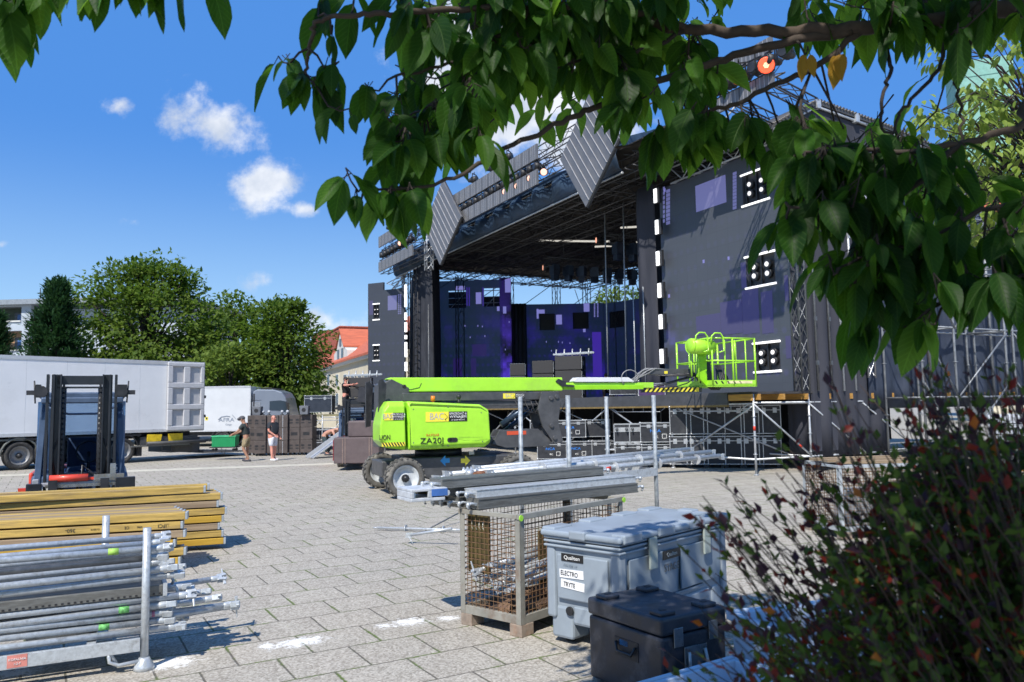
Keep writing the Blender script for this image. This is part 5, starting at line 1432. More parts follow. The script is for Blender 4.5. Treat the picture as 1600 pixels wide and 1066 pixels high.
# ================================================================== MESH CAGE
rust = M('rusty_wire', (.20, .12, .065), .7, .4, .35, 20, dirt=(.3, .12, .04), dirt_amt=.6)
cagep = M('cage_paint', (.30, .29, .25), .6, .2, .15, 6, .1, dirt=(.18, .10, .06), dirt_amt=.6)
def cage(fr, a, b2, h, label, name='mesh_cage', mats=(cagep, rust)):
    t = thing(name, label, 'mesh cage', fr.w(0, 0), fr.h)
    for x, y in ((0, 0), (a, 0), (0, b2), (a, b2)):
        sx = 1 if x == 0 else -1; sy = 1 if y == 0 else -1
        m = MB(); m.span(x, x + sx * .055, y, y + sy * .006, .1, h); m.span(x, x + sx * .006, y, y + sy * .055, .1, h); m.build('corner_post', mats[0], t, bevel=.002)
        m = MB(); m.span(x, x + sx * .16, y, y + sy * .13, 0, .1); m.build('foot', M('foot_rusty', (.30, .24, .19), .7, .1, .3, 6, .2, dirt=(.28, .12, .05)), t, bevel=.006)
    m = MB()
    m.span(.007, a - .007, .004, .04, .1, .17); m.span(.007, a - .007, b2 - .04, b2 - .004, .1, .17); m.span(.004, .04, .05, b2 - .05, .1, .17); m.span(a - .04, a - .004, .05, b2 - .05, .1, .17)
    m.build('base_frame', mats[0], t, bevel=.003)
    m = MB(); m.span(.05, a - .05, .05, b2 - .05, .11, .13); m.build('base_plate', M('cage_floor', (.10, .07, .05), .8, .1, .3, 5), t)
    m = MB()
    for y in (.0, b2): m.span(-.01, a + .01, y - .012, y + .028 if y == 0 else y + .012, h - .045, h)
    for x in (0, a): m.span(x - .012, x + .012, .03, b2 - .03, h - .04, h - .003)
    m.build('top_rail', mats[0], t, bevel=.003)
    sp = .05; r_ = .0034
    for nm, x0_, y0_, x1_, y1_ in (('f', 0.02, .02, a - .02, .02), ('b', .02, b2 - .02, a - .02, b2 - .02), ('l', .02, .02, .02, b2 - .02), ('r', a - .02, .02, a - .02, b2 - .02)):
        m = MB(); p = Vector((x0_, y0_, 0)); q_ = Vector((x1_, y1_, 0)); k = int((q_ - p).length / sp)
        for i in range(1, k): c_ = p + (q_ - p) * i / k; m.tube(c_ + Vector((0, 0, .15)), c_ + Vector((0, 0, h - .04)), r_, 4, caps=False)
        k = int((h - .2) / sp)
        for i in range(1, k + 1): z = .15 + (h - .2) * i / (k + 1); m.tube(p + Vector((0, 0, z)), q_ + Vector((0, 0, z)), r_, 4, caps=False)
        m.build('mesh_side', mats[1], t)
    return t
CG = Frame(-.52, 7.06, -40)           # x runs from the left corner towards the near corner
CG = Frame(.04, 6.61, 49)             # x along the long side, away to the right; y to the left corner
cg = cage(CG, 1.55, .70, 1.0, 'rusty wire mesh cage on feet with green corner marks carrying aluminium frames')
m = MB(); m.tube((0, -.013, .97), (0, -.02, .97), .026, 10); m.build('green_mark', lime, cg); m = MB(); m.tube((1.55, -.014, .97), (1.55, -.021, .97), .026, 10); m.build('green_mark', lime, cg)
# plates inside the cage
plate = M('rusty_plate', (.085, .065, .02), .7, .2, .3, 8, dirt=(.18, .1, .03))
t = thing('steel_plate', 'dark olive rusty plate standing inside the mesh cage at its left end', 'steel plate', CG.w(.06, .42, .45), CG.h)
m = MB(); m.span(0, .03, 0, .24, 0, .52); m.build('plate', plate, t)
m = MB()
for k in range(4): m.path([(-.003, .05 + k * .045, .45), (-.006, .055 + k * .045, .40), (-.003, .04 + k * .045, .37)], .005, 4)
m.build('chalk_mark', M('chalk', (.6, .6, .5), .8), t)
t = tag(MB().span(0, .26, 0, .02, 0, .62).build('steel_plate', plate), 'brown rusty plate leaning inside the mesh cage near the grey tub', 'steel plate'); t.location = CG.w(.62, .3, .14); t.rotation_euler = (0, 0, CG.h)
for i, (x, y, z, dx, dy, rz) in enumerate(((.55, .18, .16, .5, .22, .1), (.50, .22, .25, .45, .12, -.3), (1.0, .4, .16, .4, .2, .4), (.25, .4, .15, .5, .10, .7), (.6, .45, .33, .5, .09, .2))):
    t = tag(MB().span(-dx / 2, dx / 2, -dy / 2, dy / 2, 0, .045).build('wood_offcut', M('offcut_wood', (.20, .12, .075), .8, 0, .35, 5, .2, stretch=(.4, 3, 3)), bevel=.003), ['widest brown board piece at the bottom of the mesh cage', 'narrow board lying across the widest piece in the mesh cage', 'brown board piece at the right end of the mesh cage', 'thin board at the left inside of the mesh cage', 'topmost thin board on the heap in the mesh cage'][i], 'board', 'board pieces in the mesh cage')
    t.location = CG.w(x, y, z); t.rotation_euler = (0, 0, CG.h + rz)
gb = 'short tubes lying inside the mesh cage'
rr = random.Random(9)
for i in range(9):
    tt = tube_thing(rr.uniform(.7, 1.0), .021, 2, galv, (red, -.2) if i % 4 == 1 else None, 1)
    tt.location = CG.w(1.22 - .04 * i % .3, .16 + (i % 4) * .12, .42 + (i // 3) * .055 + .02 * (i % 3)); tt.rotation_euler = (i * 1.3, R(-3 + rr.uniform(-4, 4)), CG.h + R(rr.uniform(-6, 6)))
    tt['label'] = 'short galvanised tube with wedge heads inside the mesh cage, %s' % ['lowest front', 'lowest middle', 'lowest back', 'red marked second layer', 'middle layer front', 'middle layer centre', 'middle layer back', 'top front', 'topmost'][i]
    tt['group'] = gb
# aluminium frames lying on the cage
P = Frame(-.55, 7.08, 37)
ga = 'aluminium channels lying across the mesh cage'
def channel(L_, w, h, label, x, y, z, mat=alu, rz=0, hooks=True, name='aluminium_channel'):
    t = thing(name, label, 'aluminium channel', P.w(x, y, z), P.h + rz, ga)
    m = MB(); m.span(0, L_, 0, w, 0, h * .16); m.span(0, L_, 0, w, h * .84, h); m.span(0, L_, .006, w - .006, h * .16, h * .84); m.build('channel', mat, t, bevel=.002)
    if hooks:
        for xx, d in ((0, -1), (L_, 1)):
            m = MB()
            for yy in (.03, w - .03): m.path([(xx, yy, h * .5), (xx + d * .06, yy, h * .6), (xx + d * .10, yy, h * .35), (xx + d * .08, yy, h * .1)], .012, 6); m.sphere((xx + d * .09, yy, h * .5), .02, 7, 5)
            m.beam((xx + d * .01, .02, h * .5), (xx + d * .01, w - .02, h * .5), .02, .02)
            m.build('hook', galv, t)
    return t
channel(1.98, .20, .095, 'lowest aluminium channel resting on the mesh cage rim, front one', .10, -.26, 1.002)
channel(2.0, .20, .095, 'lowest layer aluminium channel on the mesh cage, middle one', .05, -.03, 1.002)
channel(1.95, .20, .095, 'lowest layer aluminium channel on the mesh cage, back one', .02, .2, 1.002)
channel(1.98, .20, .075, 'second layer bright aluminium channel on the mesh cage, front one', .10, -.235, 1.099, galv)
channel(1.9, .20, .08, 'second layer aluminium channel on the mesh cage, back one', .0, .05, 1.099, alu)
channel(1.95, .22, .085, 'topmost aluminium channel of the pile on the mesh cage', -.12, -.02, 1.181, alu)
channel(1.85, .03, .07, 'narrow brown edged rail at the back top of the mesh cage pile', -.2, .26, 1.10, beam_w, hooks=False)
t = thing('coupler_box', 'silver frame end with blue marks left of the aluminium channels on the mesh cage', 'frame end', P.w(-.42, -.03, 1.09), P.h + R(-8), None)
m = MB(); m.span(-.02, .30, 0, .34, .0, .03); m.span(-.02, .32, 0, .34, .085, .11); m.span(-.02, .01, 0, .34, .03, .085); m.span(.0, .03, .02, .06, .03, .085); m.span(.14, .18, 0, .03, .03, .085)
m.tube((.32, .0, .06), (.32, .34, .06), .03, 8); m.build('end_frame', M('silver_paint', (.58, .60, .62), .5, .3, .15, 12, .2), t, bevel=.006)
m = MB(); m.span(.17, .32, -.004, .0, .04, .1); m.build('blue_mark', M('mark_blue', (.05, .14, .4), .6), t)
# ================================================================== RAISED TUBE RACK
K = Frame(.64, 9.17, 43.5)
t = thing('tube_rack', 'tall four post rack of galvanised tubes behind the mesh cage', 'rack', K.w(0, 0), K.h)
for i, (x, y) in enumerate(((0, 0), (1.66, 0), (-.0, .8), (1.66, .8))):
    m = MB(); m.tube((x, y, .03), (x, y, 2.02), .027, 14); m.tube((x, y, 0), (x, y, .03), .07, 12); o = m.build('post', M('post_galvanised', (.28, .31, .33), .55, .3, .35, 14, dirt=(.5, .52, .54), dirt_amt=.5), t)
    if i == 1: m = MB(); m.tube((x, y, .40), (x, y, .46), .032, 14); m.build('red_band', red, o)
m = MB(); m.span(0, 1.66, -.03, .0, .98, 1.08); m.span(0, 1.66, .8, .83, .98, 1.08); m.build('rail', galv, t)
for x in (0, 1.66): m = MB(); m.span(x - .03, x + .03, 0, .8, 1.02, 1.08); m.build('cross_rail', galv, t)
gk = 'galvanised tubes lying on the tall rack'
spec = [(-1.4, 3.3, .07, 1.125, 'nearest tube on the tall rack, with disc collars and a red sleeve', 1), (-1.6, 3.0, .20, 1.125, 'second nearest tube on the tall rack with pink paint', 0), (-1.2, 3.1, .36, 1.12, 'tube in the middle of the tall rack lying low', 0), (-1.5, 2.9, .5, 1.12, 'tube towards the back of the tall rack', 0), (-1.35, 3.2, .66, 1.12, 'farthest low tube on the tall rack', 0), (-1.1, 3.15, .12, 1.19, 'upper tube at the front of the tall rack', 0), (-1.45, 2.6, .32, 1.19, 'upper tube in the middle of the tall rack', 0), (-.9, 3.25, .55, 1.21, 'topmost tube at the back of the tall rack', 0)]
for i, (x0_, x1_, y, z, lb, disc) in enumerate(spec):
    t = thing('scaffold_tube', lb, 'scaffold tube', K.w(x1_, y, z), K.h + R([0, .6, -.5, .8, -.4, .3, -.8, .2][i]), gk)
    L_ = x1_ - x0_
    m = MB(); m.tube((-L_, 0, 0), (0, 0, .02), .030, 12); m.build('tube', galv, t)
    m = MB()
    for xx, d in ((0, 1), (-L_, -1)):
        m.tube((xx, 0, 0), (xx + .04 * d, 0, 0), .028, 10); m.prism([(xx + .02 * d, -.035), (xx + .11 * d, -.045), (xx + .10 * d, .0), (xx + .11 * d, .045), (xx + .02 * d, .035)], -.02, .02)
    m.build('ledger_head', galv, t)
    if i in (0, 5, 3):
        for k in range(5):
            m = MB(); xx = -L_ + .5 + k * .9 + i * .05
            if xx > -.1: break
            m.tube((xx, 0, 0), (xx + .012, 0, 0), .072, 14)
            for a_ in range(4): m.box((xx + .02, math.cos(a_ * 1.57) * .045, math.sin(a_ * 1.57) * .045), (.03, .02, .02))
            m.build('disc_collar', scaf, t)
    if i in (0, 1, 2):
        m = MB(); m.tube((-L_ * [.55, .85, .3][i], 0, 0), (-L_ * [.55, .85, .3][i] + [.09, .35, .06][i], 0, .004), .034, 12); m.build('paint_sleeve', [red, pink_m, red][i], t)
for i, (x, y, a) in enumerate(((-1.35, .1, 15), (-1.3, .3, -10), (-1.2, .45, 5))):
    t = thing('tube_coupler', ['rusty brown sleeve coupler at the left end of the tall rack', 'cluster of silver swivel clamps at the left end of the tall rack', 'small silver clamp behind the clamp cluster on the tall rack'][i], 'coupler', K.w(x, y, 1.19), K.h + R(a))
    m = MB(); m.tube((-.0, 0, 0), (.32 if i == 0 else .08, 0, 0), .034, 10)
    if i: 
        for q in range(3): m.path([(q * .06, .03, 0), (q * .06 + .03, .05, .04), (q * .06 + .06, .03, .0), (q * .06 + .05, 0, -.05)], .014, 6)
    m.build('clamp', M('rust_brown', (.20, .09, .05), .7, .3, .3, 15) if i == 0 else galv, t)
# props lying on the paving left of the cage
for i, (p0, p1, lb) in enumerate((((590, 829), (770, 834), 'thin ledger with two disc collars lying on the paving left of the mesh cage'), ((640, 842), (706, 823), 'short galvanised brace with wedge propped against the mesh cage'))):
    if i == 0: a, b2 = gnd(*p0), gnd(*p1); a.z = b2.z = .04
    else: a = gnd(640, 850); a.z = .12; b2 = at(706, 826, a.y - .25)
    d = b2 - a
    t = thing('scaffold_ledger', lb, 'scaffold tube', a, 0)
    m = MB(); m.tube((0, 0, 0), d, .019, 12); m.build('tube', galv, t)
    m = MB()
    if i == 0:
        for q in (.25, .58): c_ = d * q; m.tube(c_, c_ + d.normalized() * .012, .06, 14)
        m.tube(d * -.04, (0, 0, 0), .012, 8)
    else:
        m.prism([(-.06, -.03), (.03, -.04), (.04, .03), (-.05, .03)], -.02, .02); m.tube((-.03, 0, -.0), (.06, -.1, -.10), .006, 5)
    m.build('disc_collar' if i == 0 else 'wedge_head', galv, t)
t = tag(MB().tube((0, 0, 0), gnd(735, 812) - gnd(640, 838) + Vector((0, 0, .25)), .012, 7).build('steel_rod', galv_dark), 'thin dark rod leaning up beside the mesh cage', 'rod'); a = gnd(665, 831); t.location = (a.x, a.y, .02)

# ================================================================== GREY TUB
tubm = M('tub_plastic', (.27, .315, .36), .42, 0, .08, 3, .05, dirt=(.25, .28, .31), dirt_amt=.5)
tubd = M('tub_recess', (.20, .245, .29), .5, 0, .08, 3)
G = Frame(.785, 6.0, 47)             # near corner; x away right along long side, y to the left
GL, GW, GH = 1.68, .76, .90
tub = thing('plastic_tub', 'large grey blue lidded plastic tub with handwritten white labels beside the mesh cage', 'tub', G.w(0, 0), G.h)
m = MB()
def ring(ins, z): return [Vector((ins, ins, z)), Vector((GL - ins, ins, z)), Vector((GL - ins, GW - ins, z)), Vector((ins, GW - ins, z))]
R0, R1, R2_, R3 = ring(.06, .16), ring(.055, .18), ring(.03, GH - .14), ring(.03, GH - .09)
vs = R0 + R1 + R2_ + R3
fs = [(3, 2, 1, 0)] + [(r * 4 + i, r * 4 + (i + 1) % 4, r * 4 + 4 + (i + 1) % 4, r * 4 + 4 + i) for r in range(3) for i in range(4)] + [(12, 13, 14, 15)]
m._add(vs, fs); m.build('tub_body', tubm, tub, bevel=.03, seg=3)
m = MB()                               # corner legs and skirts
for x, y in ((0.04, .04), (GL - .26, .04), (.04, GW - .26), (GL - .26, GW - .26)): m.span(x, x + .22, y, y + .22, .04, .30)
m.span(.3, GL - .3, .035, .12, .2, .30); m.span(GL / 2 - .15, GL / 2 + .15, .04, GW - .04, .06, .2)
m.span(.045, .12, .25, GW - .25, .16, .32)
m.build('skirt', tubm, tub, bevel=.025, seg=2)
m = MB()
for x in (.15, GL - .15):
    for y in (.15, GW - .15): m.tube((x, y - .03, .045), (x, y + .03, .045), .045, 14)
m.build('roller', rubber, tub)
for x, y in ((.0, .0), (GL - .12, 0), (0, GW - .12), (GL - .12, GW - .12)): m = MB(); m.span(x + .015, x + .105, y + .015, y + .105, .2, GH - .13); m.build('corner_rib', tubm, tub, bevel=.02)
for z in (.0, .035, .065):
    m = MB(); m.wall(.005, GL - .005, GH - .135 + z, GH - .12 + z, [], .0, .0) if False else m.span(.0, GL, .0, GW, GH - .14 + z, GH - .12 + z); m.build('rim', tubm, tub, bevel=.008)
m = MB()
m.span(-.02, GL + .02, -.02, GW + .02, GH - .055, GH - .005); m.build('lid', tubm, tub, bevel=.02, seg=3)
lugs = [(x, x + .24, y0, y1) for x in (.02, .5, .98, GL - .28) for y0, y1 in ((-.035, .10), (GW - .10, GW + .035))] + [(x0_, x1_, .31, .47) for x0_, x1_ in ((-.035, .1), (GL - .1, GL + .035))]
for a_, b_, c_, d_ in lugs: m = MB(); m.span(a_, b_, c_, d_, GH - .06, GH + .012); m.build('lid_lug', tubm, tub, bevel=.014, seg=2)
m = MB()
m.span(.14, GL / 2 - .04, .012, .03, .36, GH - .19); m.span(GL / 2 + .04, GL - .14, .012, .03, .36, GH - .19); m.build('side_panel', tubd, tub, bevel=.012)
m = MB(); m.span(.012, .034, .13, GW - .13, .36, GH - .19); m.build('end_panel', tubm, tub, bevel=.012)
for x in (.42, 1.26):
    m = MB(); m.span(x - .055, x + .055, -.03, -.008, GH - .30, GH - .05); m.build('clip', M('clip_olive', (.33, .37, .33), .45), tub, bevel=.01)
m = MB()
for y in (.22, .52): m.tube((.035, y, .27), (.02, y, .27), .035, 16)
m.build('hole', black, tub)
m = MB(); m.span(.5, 1.25, .02, .045, .33, .35); m.build('painted_gap_shade', tubd, tub)  # solid strip, the shade of a gap painted in the darker tub tone
FE = lambda y, z, tilt=0: Matrix.Translation((.004, y, z)) @ Matrix.Rotation(-math.pi / 2, 4, 'Z') @ Matrix.Rotation(math.pi / 2, 4, 'X') @ Matrix.Rotation(tilt, 4, 'Z')
yl = .47
q = MB(); q.span(.007, .012, yl - .11, yl + .11, GH - .24, GH - .18); o = q.build('name_plate', decal_k, tub); text('Qualiten', .042, FE(yl, GH - .21) , decal_w, o, sx=1.1)
q = MB(); q.box((.009, yl + .01, GH - .335), (.004, .24, .065), rot=Matrix.Rotation(R(-2), 3, 'X')); o = q.build('white_label', M('paper', (.80, .80, .80), .6, 0, .03), tub); text('ELECTRO', .052, FE(yl + .03, GH - .335, R(-2)), decal_k, o, sx=.8)
q = MB(); q.box((.009, yl, GH - .42), (.004, .235, .065), rot=Matrix.Rotation(R(3), 3, 'X')); o = q.build('white_label', M('paper', (.80, .80, .80)), tub); text('TRYTE', .05, FE(yl + .03, GH - .42, R(-3)), decal_k, o, sx=.8)
text("WAVEK 17", .03, FE(yl + .02, GH - .27, R(-3)), tubd, tub)
q = MB(); q.span(.60, .86, .004, .010, GH - .26, GH - .19); o = q.build('name_plate', decal_k, tub); text('Qualiten', .045, facing(.73, .002, GH - .225), decal_g, o)
text('STAGE', .085, facing(.73, .006, GH - .33), galv_dark, tub, sx=.9)

# ================================================================== BLACK CASE, FRONT
Bc = Frame(.90, 5.0, 33)
bc = thing('equipment_case', 'scuffed black case with square lid pads standing in front of the grey tub', 'case', Bc.w(0, 0), Bc.h)
casem = M('case_front_black', (.024, .026, .034), .42, 0, .3, 8, .12, dirt=(.11, .11, .12), dirt_amt=.55)
m = MB(); m.span(0, .57, 0, .73, .02, .44); m.build('box', casem, bc, bevel=.02, seg=3)
m = MB(); m.span(-.006, .576, -.006, .736, .447, .56); m.build('lid', casem, bc, bevel=.02, seg=3)
for x, y in ((.08, .08), (.45, .08), (.08, .62), (.45, .62)):
    m = MB(); m.span(x - .055, x + .075, y - .05, y + .06, .558, .585); o = m.build('lid_pad', casem, bc, bevel=.008); q = MB(); q.span(x - .01, x + .03, y - .01, y + .02, .585, .588); q.build('pad_slot', black, o)
for x in (.13, .44):
    m = MB(); m.span(x - .04, x + .04, -.016, -.006, .37, .49); m.build('latch', M('dull_plate', (.20, .22, .23), .3, .8, .2), bc, bevel=.008); 
m = MB(); m.span(.18, .38, -.014, 0, .2, .36); m.build('handle_plate', M('dull_plate', (.20, .22, .23), .3, .8, .2), bc, bevel=.01); m = MB(); m.path([(.21, -.02, .33), (.20, -.035, .24), (.28, -.04, .22), (.36, -.035, .24), (.35, -.02, .33)], .012, 7); m.build('handle', edge, bc)
m = MB(); m.span(-.004, .0, .22, .45, .24, .36); m.build('side_recess', black, bc); m = MB(); m.path([(-.012, .24, .33), (-.03, .26, .28), (-.03, .40, .28), (-.012, .43, .33)], .01, 6); m.build('handle', blackm, bc)
m = MB(); m.span(-.004, -.001, .32, .40, .315, .35); m.build('blue_sticker', decal_b, bc)
m = MB()
for x in (.08, .49):
    for y in (.08, .65): m.tube((x, y, 0), (x, y, .022), .03, 10)
m.build('rubber_foot', black, bc)

# ================================================================== WHITE BINS, LOWER RIGHT
binm = M('bin_plastic', (.50, .58, .68), .4, 0, .08, 3, dirt=(.3, .34, .4), dirt_amt=.35)
def bin_(fr, a, b2, h, label, mat=binm):
    t = thing('plastic_bin', label, 'bin', fr.w(0, 0), fr.h)
    m = MB(); tw = .03
    m.span(0, a, 0, tw, .05, h); m.span(0, a, b2 - tw, b2, .05, h); m.span(0, tw, tw, b2 - tw, .05, h); m.span(a - tw, a, tw, b2 - tw, .05, h); m.span(tw, a - tw, tw, b2 - tw, .05, .08)
    m.build('bin_body', mat, t, bevel=.006)
    m = MB(); e_ = .03
    m.span(-e_, a + e_, -e_, 0.0, h - .05, h + .01); m.span(-e_, a + e_, b2, b2 + e_, h - .05, h + .01); m.span(-e_, 0, 0, b2, h - .05, h + .01); m.span(a, a + e_, 0, b2, h - .05, h + .01); m.build('rim', mat, t, bevel=.008)
    m = MB()
    for x in (.05, a - .17): m.span(x, x + .12, .05, b2 - .05, 0, .05)
    m.build('runner', mat, t)
    return t
b_ = bin_(Frame(1.78, 4.3, 50 + 57), .95, .75, .54, 'pale blue white plastic bin right of the black case')
b_.location = Vector((1.60, 4.38, 0)); b_.rotation_euler = (0, 0, R(-72 + 90 - 90)); 
b_.location = Vector((1.40, 5.22, 0)); b_.rotation_euler = (0, 0, R(-72))
for ch in b_.children: pass
m = MB(); m.span(.18, .38, -.036, -.031, .485, .53); m.build('dark_slot', blackm, b_)
b_ = bin_(Frame(.55, 4.36, 34), .95, .75, .36, 'low pale blue white bin at the bottom edge in front of the black case')
b_.location = Frame(.50, 4.36, 34).w(0, -.78)
# ================================================================== SECOND CAGE
C2 = Frame(4.50, 11.0, 8)
cage(C2, 1.7, 1.0, 1.02, 'second wire mesh cage standing behind the reddish shrub', mats=(galv, rust))
for i in range(3):
    m = MB(); m.span(0, 1.5, 0, .14, 0, .04); o = tag(m.build('board', beam_w), 'weathered board lying on top of the second mesh cage, %s' % ['front one', 'middle one', 'back one'][i], 'board', 'boards on the second cage'); o.location = C2.w(.1, .1 + i * .35, 1.025 + .0 * i); o.rotation_euler = (0, 0, C2.h + R(-5 + i * 5))
o = tag(MB().span(0, .9, 0, .5, 0, .5).build('crate', M('crate_grey', (.3, .31, .32), .7), bevel=.01), 'grey crate inside the second mesh cage', 'crate'); o.location = C2.w(.3, .2, .135); o.rotation_euler = (0, 0, C2.h)
# ================================================================== SEMI TRAILER
tw = M('trailer_white', (.74, .75, .76), .35, 0, .03, 1.2, dirt=(.62, .62, .61), dirt_amt=.35)
A = Frame(-13.0, 33.0, 51.5)          # rear right corner; x forward is negative
tr = thing('semi_trailer', 'long white box semi trailer with its rear door folded flat against the side', 'trailer', A.w(0, 0), A.h)
zb, zt = 1.18, 4.0
m = MB(); m.span(-13.4, 0, 0, 2.5, zb, zt); m.build('box_body', tw, tr, bevel=.02)
m = MB(); m.span(-13.42, 0, -.02, .0, zt - .12, zt + .01); m.span(-13.42, 0.01, -.02, 0, zb - .02, zb + .10); m.build('edge_profile', M('trailer_profile', (.6, .61, .62), .35, .3, .05), tr)
m = MB()
for i in range(1, 10): m.span(-i * 1.35 - .004, -i * 1.35 + .004, -.003, 0, zb + .1, zt - .12)
m.build('panel_seam', M('seam_grey', (.55, .56, .57), .5), tr)
d_ = MB(); x0_, x1_ = -1.62, -.03
holes = []
for i in range(2):
    for j in range(3): holes.append((x0_ + .22 + i * .74, x0_ + .22 + i * .74 + .46, zb + .20 + j * .88, zb + .20 + j * .88 + .66))
d_.wall(x0_, x1_, zb + .02, zt - .04, holes, -.14, .08); door = d_.build('rear_door', M('door_grey', (.52, .52, .53), .5, 0, .05), tr, bevel=.03, seg=3)
m = MB(); m.span(x0_ + .02, x1_ - .02, -.062, -.03, zb + .05, zt - .07); m.build('door_recess', M('door_recess_m', (.44, .44, .45), .5, 0, .05), door)
m = MB()
for z in (1.7, 2.5, 3.3): m.span(x1_ - .02, x1_ + .06, -.16, -.02, z, z + .12)
m.build('hinge', blackm, door)
m = MB(); m.span(-.0, .05, .0, 2.5, zb, zt + .02); m.build('rear_frame', M('frame_grey', (.4, .4, .41), .4, .3), tr)
m = MB(); m.span(-13, -.3, .5, .7, .92, zb - .02); m.span(-13, -.3, 1.8, 2.0, .92, zb - .02)
for i in range(14): m.span(-12.6 + i * .9, -12.5 + i * .9, .1, 2.4, 1.0, zb - .02)
m.build('chassis', blackm, tr)
xw = A.hit(190, 700, .1)[0]; xw_l = A.hit(30, 700, .1)[0]
for x in (xw, xw - 1.31, xw - 2.62):
    wheel(tr, x, .18, .50, .32, 1, rubber, M('rim_dark', (.22, .22, .22), .5, .4), 0); wheel(tr, x, 2.32, .50, .32, 1, rubber, M('rim_dark', (.22, .22, .22)), 0)
m = MB()
for x in (xw,):
    m.path([(x + .62 * math.cos(a_), .02, .5 + .62 * math.sin(a_)) for a_ in [R(q) for q in range(-10, 180, 20)]], .03, 5)
    m.span(x + .55, x + .75, .02, .45, .25, .62); 
m.span(xw - 3.4, xw + .7, .0, .5, 1.04, 1.10); m.build('mudguard', black, tr)
# underside boxes with yellow wedges, tail lift
for i, x in enumerate((-2.35, -1.5)):
    m = MB(); z = 1.08
    m.prism([(x, z), (x + .62, z), (x + .62, z - .28), (x + .05, z - .30)] if i else [(x, z), (x + .6, z - .02), (x + .55, z - .28), (x, z - .30)], .0, .04); m.build('yellow_plate', M('wedge_yellow', (.75, .52, .02), .5), tr)
m = MB(); m.span(-2.6, -.2, .05, .5, .66, .98); m.span(-1.2, -.3, .3, 2.2, .3, .62); m.path([(-1.7, .1, .7), (-1.7, .1, .42), (-1.3, .1, .35), (-1.2, .1, .5)], .03, 6)
m.tube((-2.4, -.05, .72), (.1, -.05, .72), .07, 8); m.build('tail_lift_gear', M('under_grey', (.08, .08, .08), .6, .2), tr)
m = MB(); m.span(-3.0, -.6, -.06, .0, .60, .66); m.build('side_guard', alu, tr)
m = MB(); m.prism([(.05, .22), (2.3, .17), (2.3, .21), (.05, .34)], .0, 2.45); m.span(-.3, .1, .4, .6, .25, .9); m.span(-.3, .1, 1.9, 2.1, .25, .9); m.build('tail_lift_platform', M('platform_grey', (.10, .10, .105), .6, .3), tr)
m = MB(); m.span(-13.3, -11.7, .3, 2.2, .55, 1.1); m.build('landing_gear', blackm, tr)
# front tractor half hidden behind the forklift
t = thing('truck_tractor', 'tractor unit wheels and blue side panel under the far left end of the trailer', 'truck', A.w(-11.3, 0), A.h)
xx = xw_l + 11.3
wheel(t, xx + 4.2 - 4.2, .18, .5, .32, 1, rubber, M('rim_dark', (.22, .22, .22)), 0)
m = MB(); m.span(xx - 3.4, xx - .8, .05, 2.4, .35, .95); m.build('blue_side_skirt', M('skirt_blue', (.02, .05, .22), .4), t, bevel=.03)
m = MB(); m.path([(xx + .62 * math.cos(a_), .05, .5 + .62 * math.sin(a_)) for a_ in [R(q) for q in range(0, 181, 20)]], .04, 5); m.span(xx - .7, xx + .75, .05, .45, 1.02, 1.08); m.span(xx + .5, xx + .75, .05, .4, .3, 1.0); m.build('mudguard', M('mud_grey', (.12, .13, .12), .6), t)
m = MB(); m.span(xx - 5.5, xx + .9, .6, 2.0, .7, 1.12); m.build('chassis', blackm, t)

# ================================================================== SMALL BOX TRUCK
V = Frame(*at(316, 700, 44).xy, 2)
vx = lambda px, py=650: V.hit(px, py, 0)
x1b = vx(391)[0]
tk = thing('box_truck', 'white box truck with a silver grey cab parked beyond the speakers', 'truck', V.w(0, 0), V.h)
zt2 = vx(380, 604)[1]; zb2 = vx(380, 672)[1]
m = MB(); m.span(-3.4, x1b, 0, 2.4, zb2, zt2); bx = m.build('box_body', M('truck_white', (.56, .58, .60), .4, 0, .04, 1.5), tk, bevel=.02)
m = MB(); m.span(-3.42, x1b + .02, -.02, 0, zb2 - .06, zb2 + .03); m.span(-3.42, x1b + .02, -.02, 0, zt2 - .05, zt2 + .03); m.span(x1b - .05, x1b + .02, -.02, 0, zb2, zt2); m.build('edge_profile', M('trailer_profile', (.6, .61, .62)), tk)
m = MB(); m.span(-3.2, x1b + 2.0, .5, 1.9, .62, zb2 - .07); m.build('chassis', blackm, tk)
c0, c1 = vx(394)[0], vx(452)[0]
zc = lambda py: vx(420, py)[1]
m = MB(); m.prism([(c0, zc(668)), (c0, zc(612)), (c0 + .25, zc(608)), (vx(428)[0], zc(609)), (vx(440)[0], zc(613)), (vx(446)[0], zc(622)), (vx(450)[0], zc(640)), (vx(453)[0], zc(650)), (vx(453)[0], .5), (c0 + .3, .5)], 0.02, 2.3)
cabm = M('cab_silver', (.20, .23, .28), .35, .2, .02, 2, coat=.3)
cab = m.build('cab', cabm, tk, bevel=.06, seg=3)
m = MB(); m.prism([(vx(421)[0], zc(641)), (vx(421)[0], zc(627)), (vx(438)[0], zc(626)), (vx(447)[0], zc(628)), (vx(448.5)[0], zc(645)), (vx(435)[0], zc(642))], .0, .03); m.build('side_window', glassm, cab)
m = MB(); m.prism([(vx(449)[0], zc(628)), (vx(446)[0], zc(628)), (vx(450.5)[0], zc(652)), (vx(453.5)[0], zc(652))], -.03, .0); m.span(vx(450)[0], vx(452)[0], -.25, 0, zc(640), zc(630)); m.build('mirror', black, cab)
m = MB(); m.span(c0 + .05, c0 + .12, -.01, 0.02, zc(660), zc(615)); m.span(c0, c0 + .5, .01, .02, zc(625.5), zc(625)); m.build('trim_line', black, cab)
m = MB(); m.span(c0 - .02, c0 + .45, 0.0, .05, zc(640), zc(628)); m.build('vent', M('vent_grey', (.2, .22, .25), .5), cab)
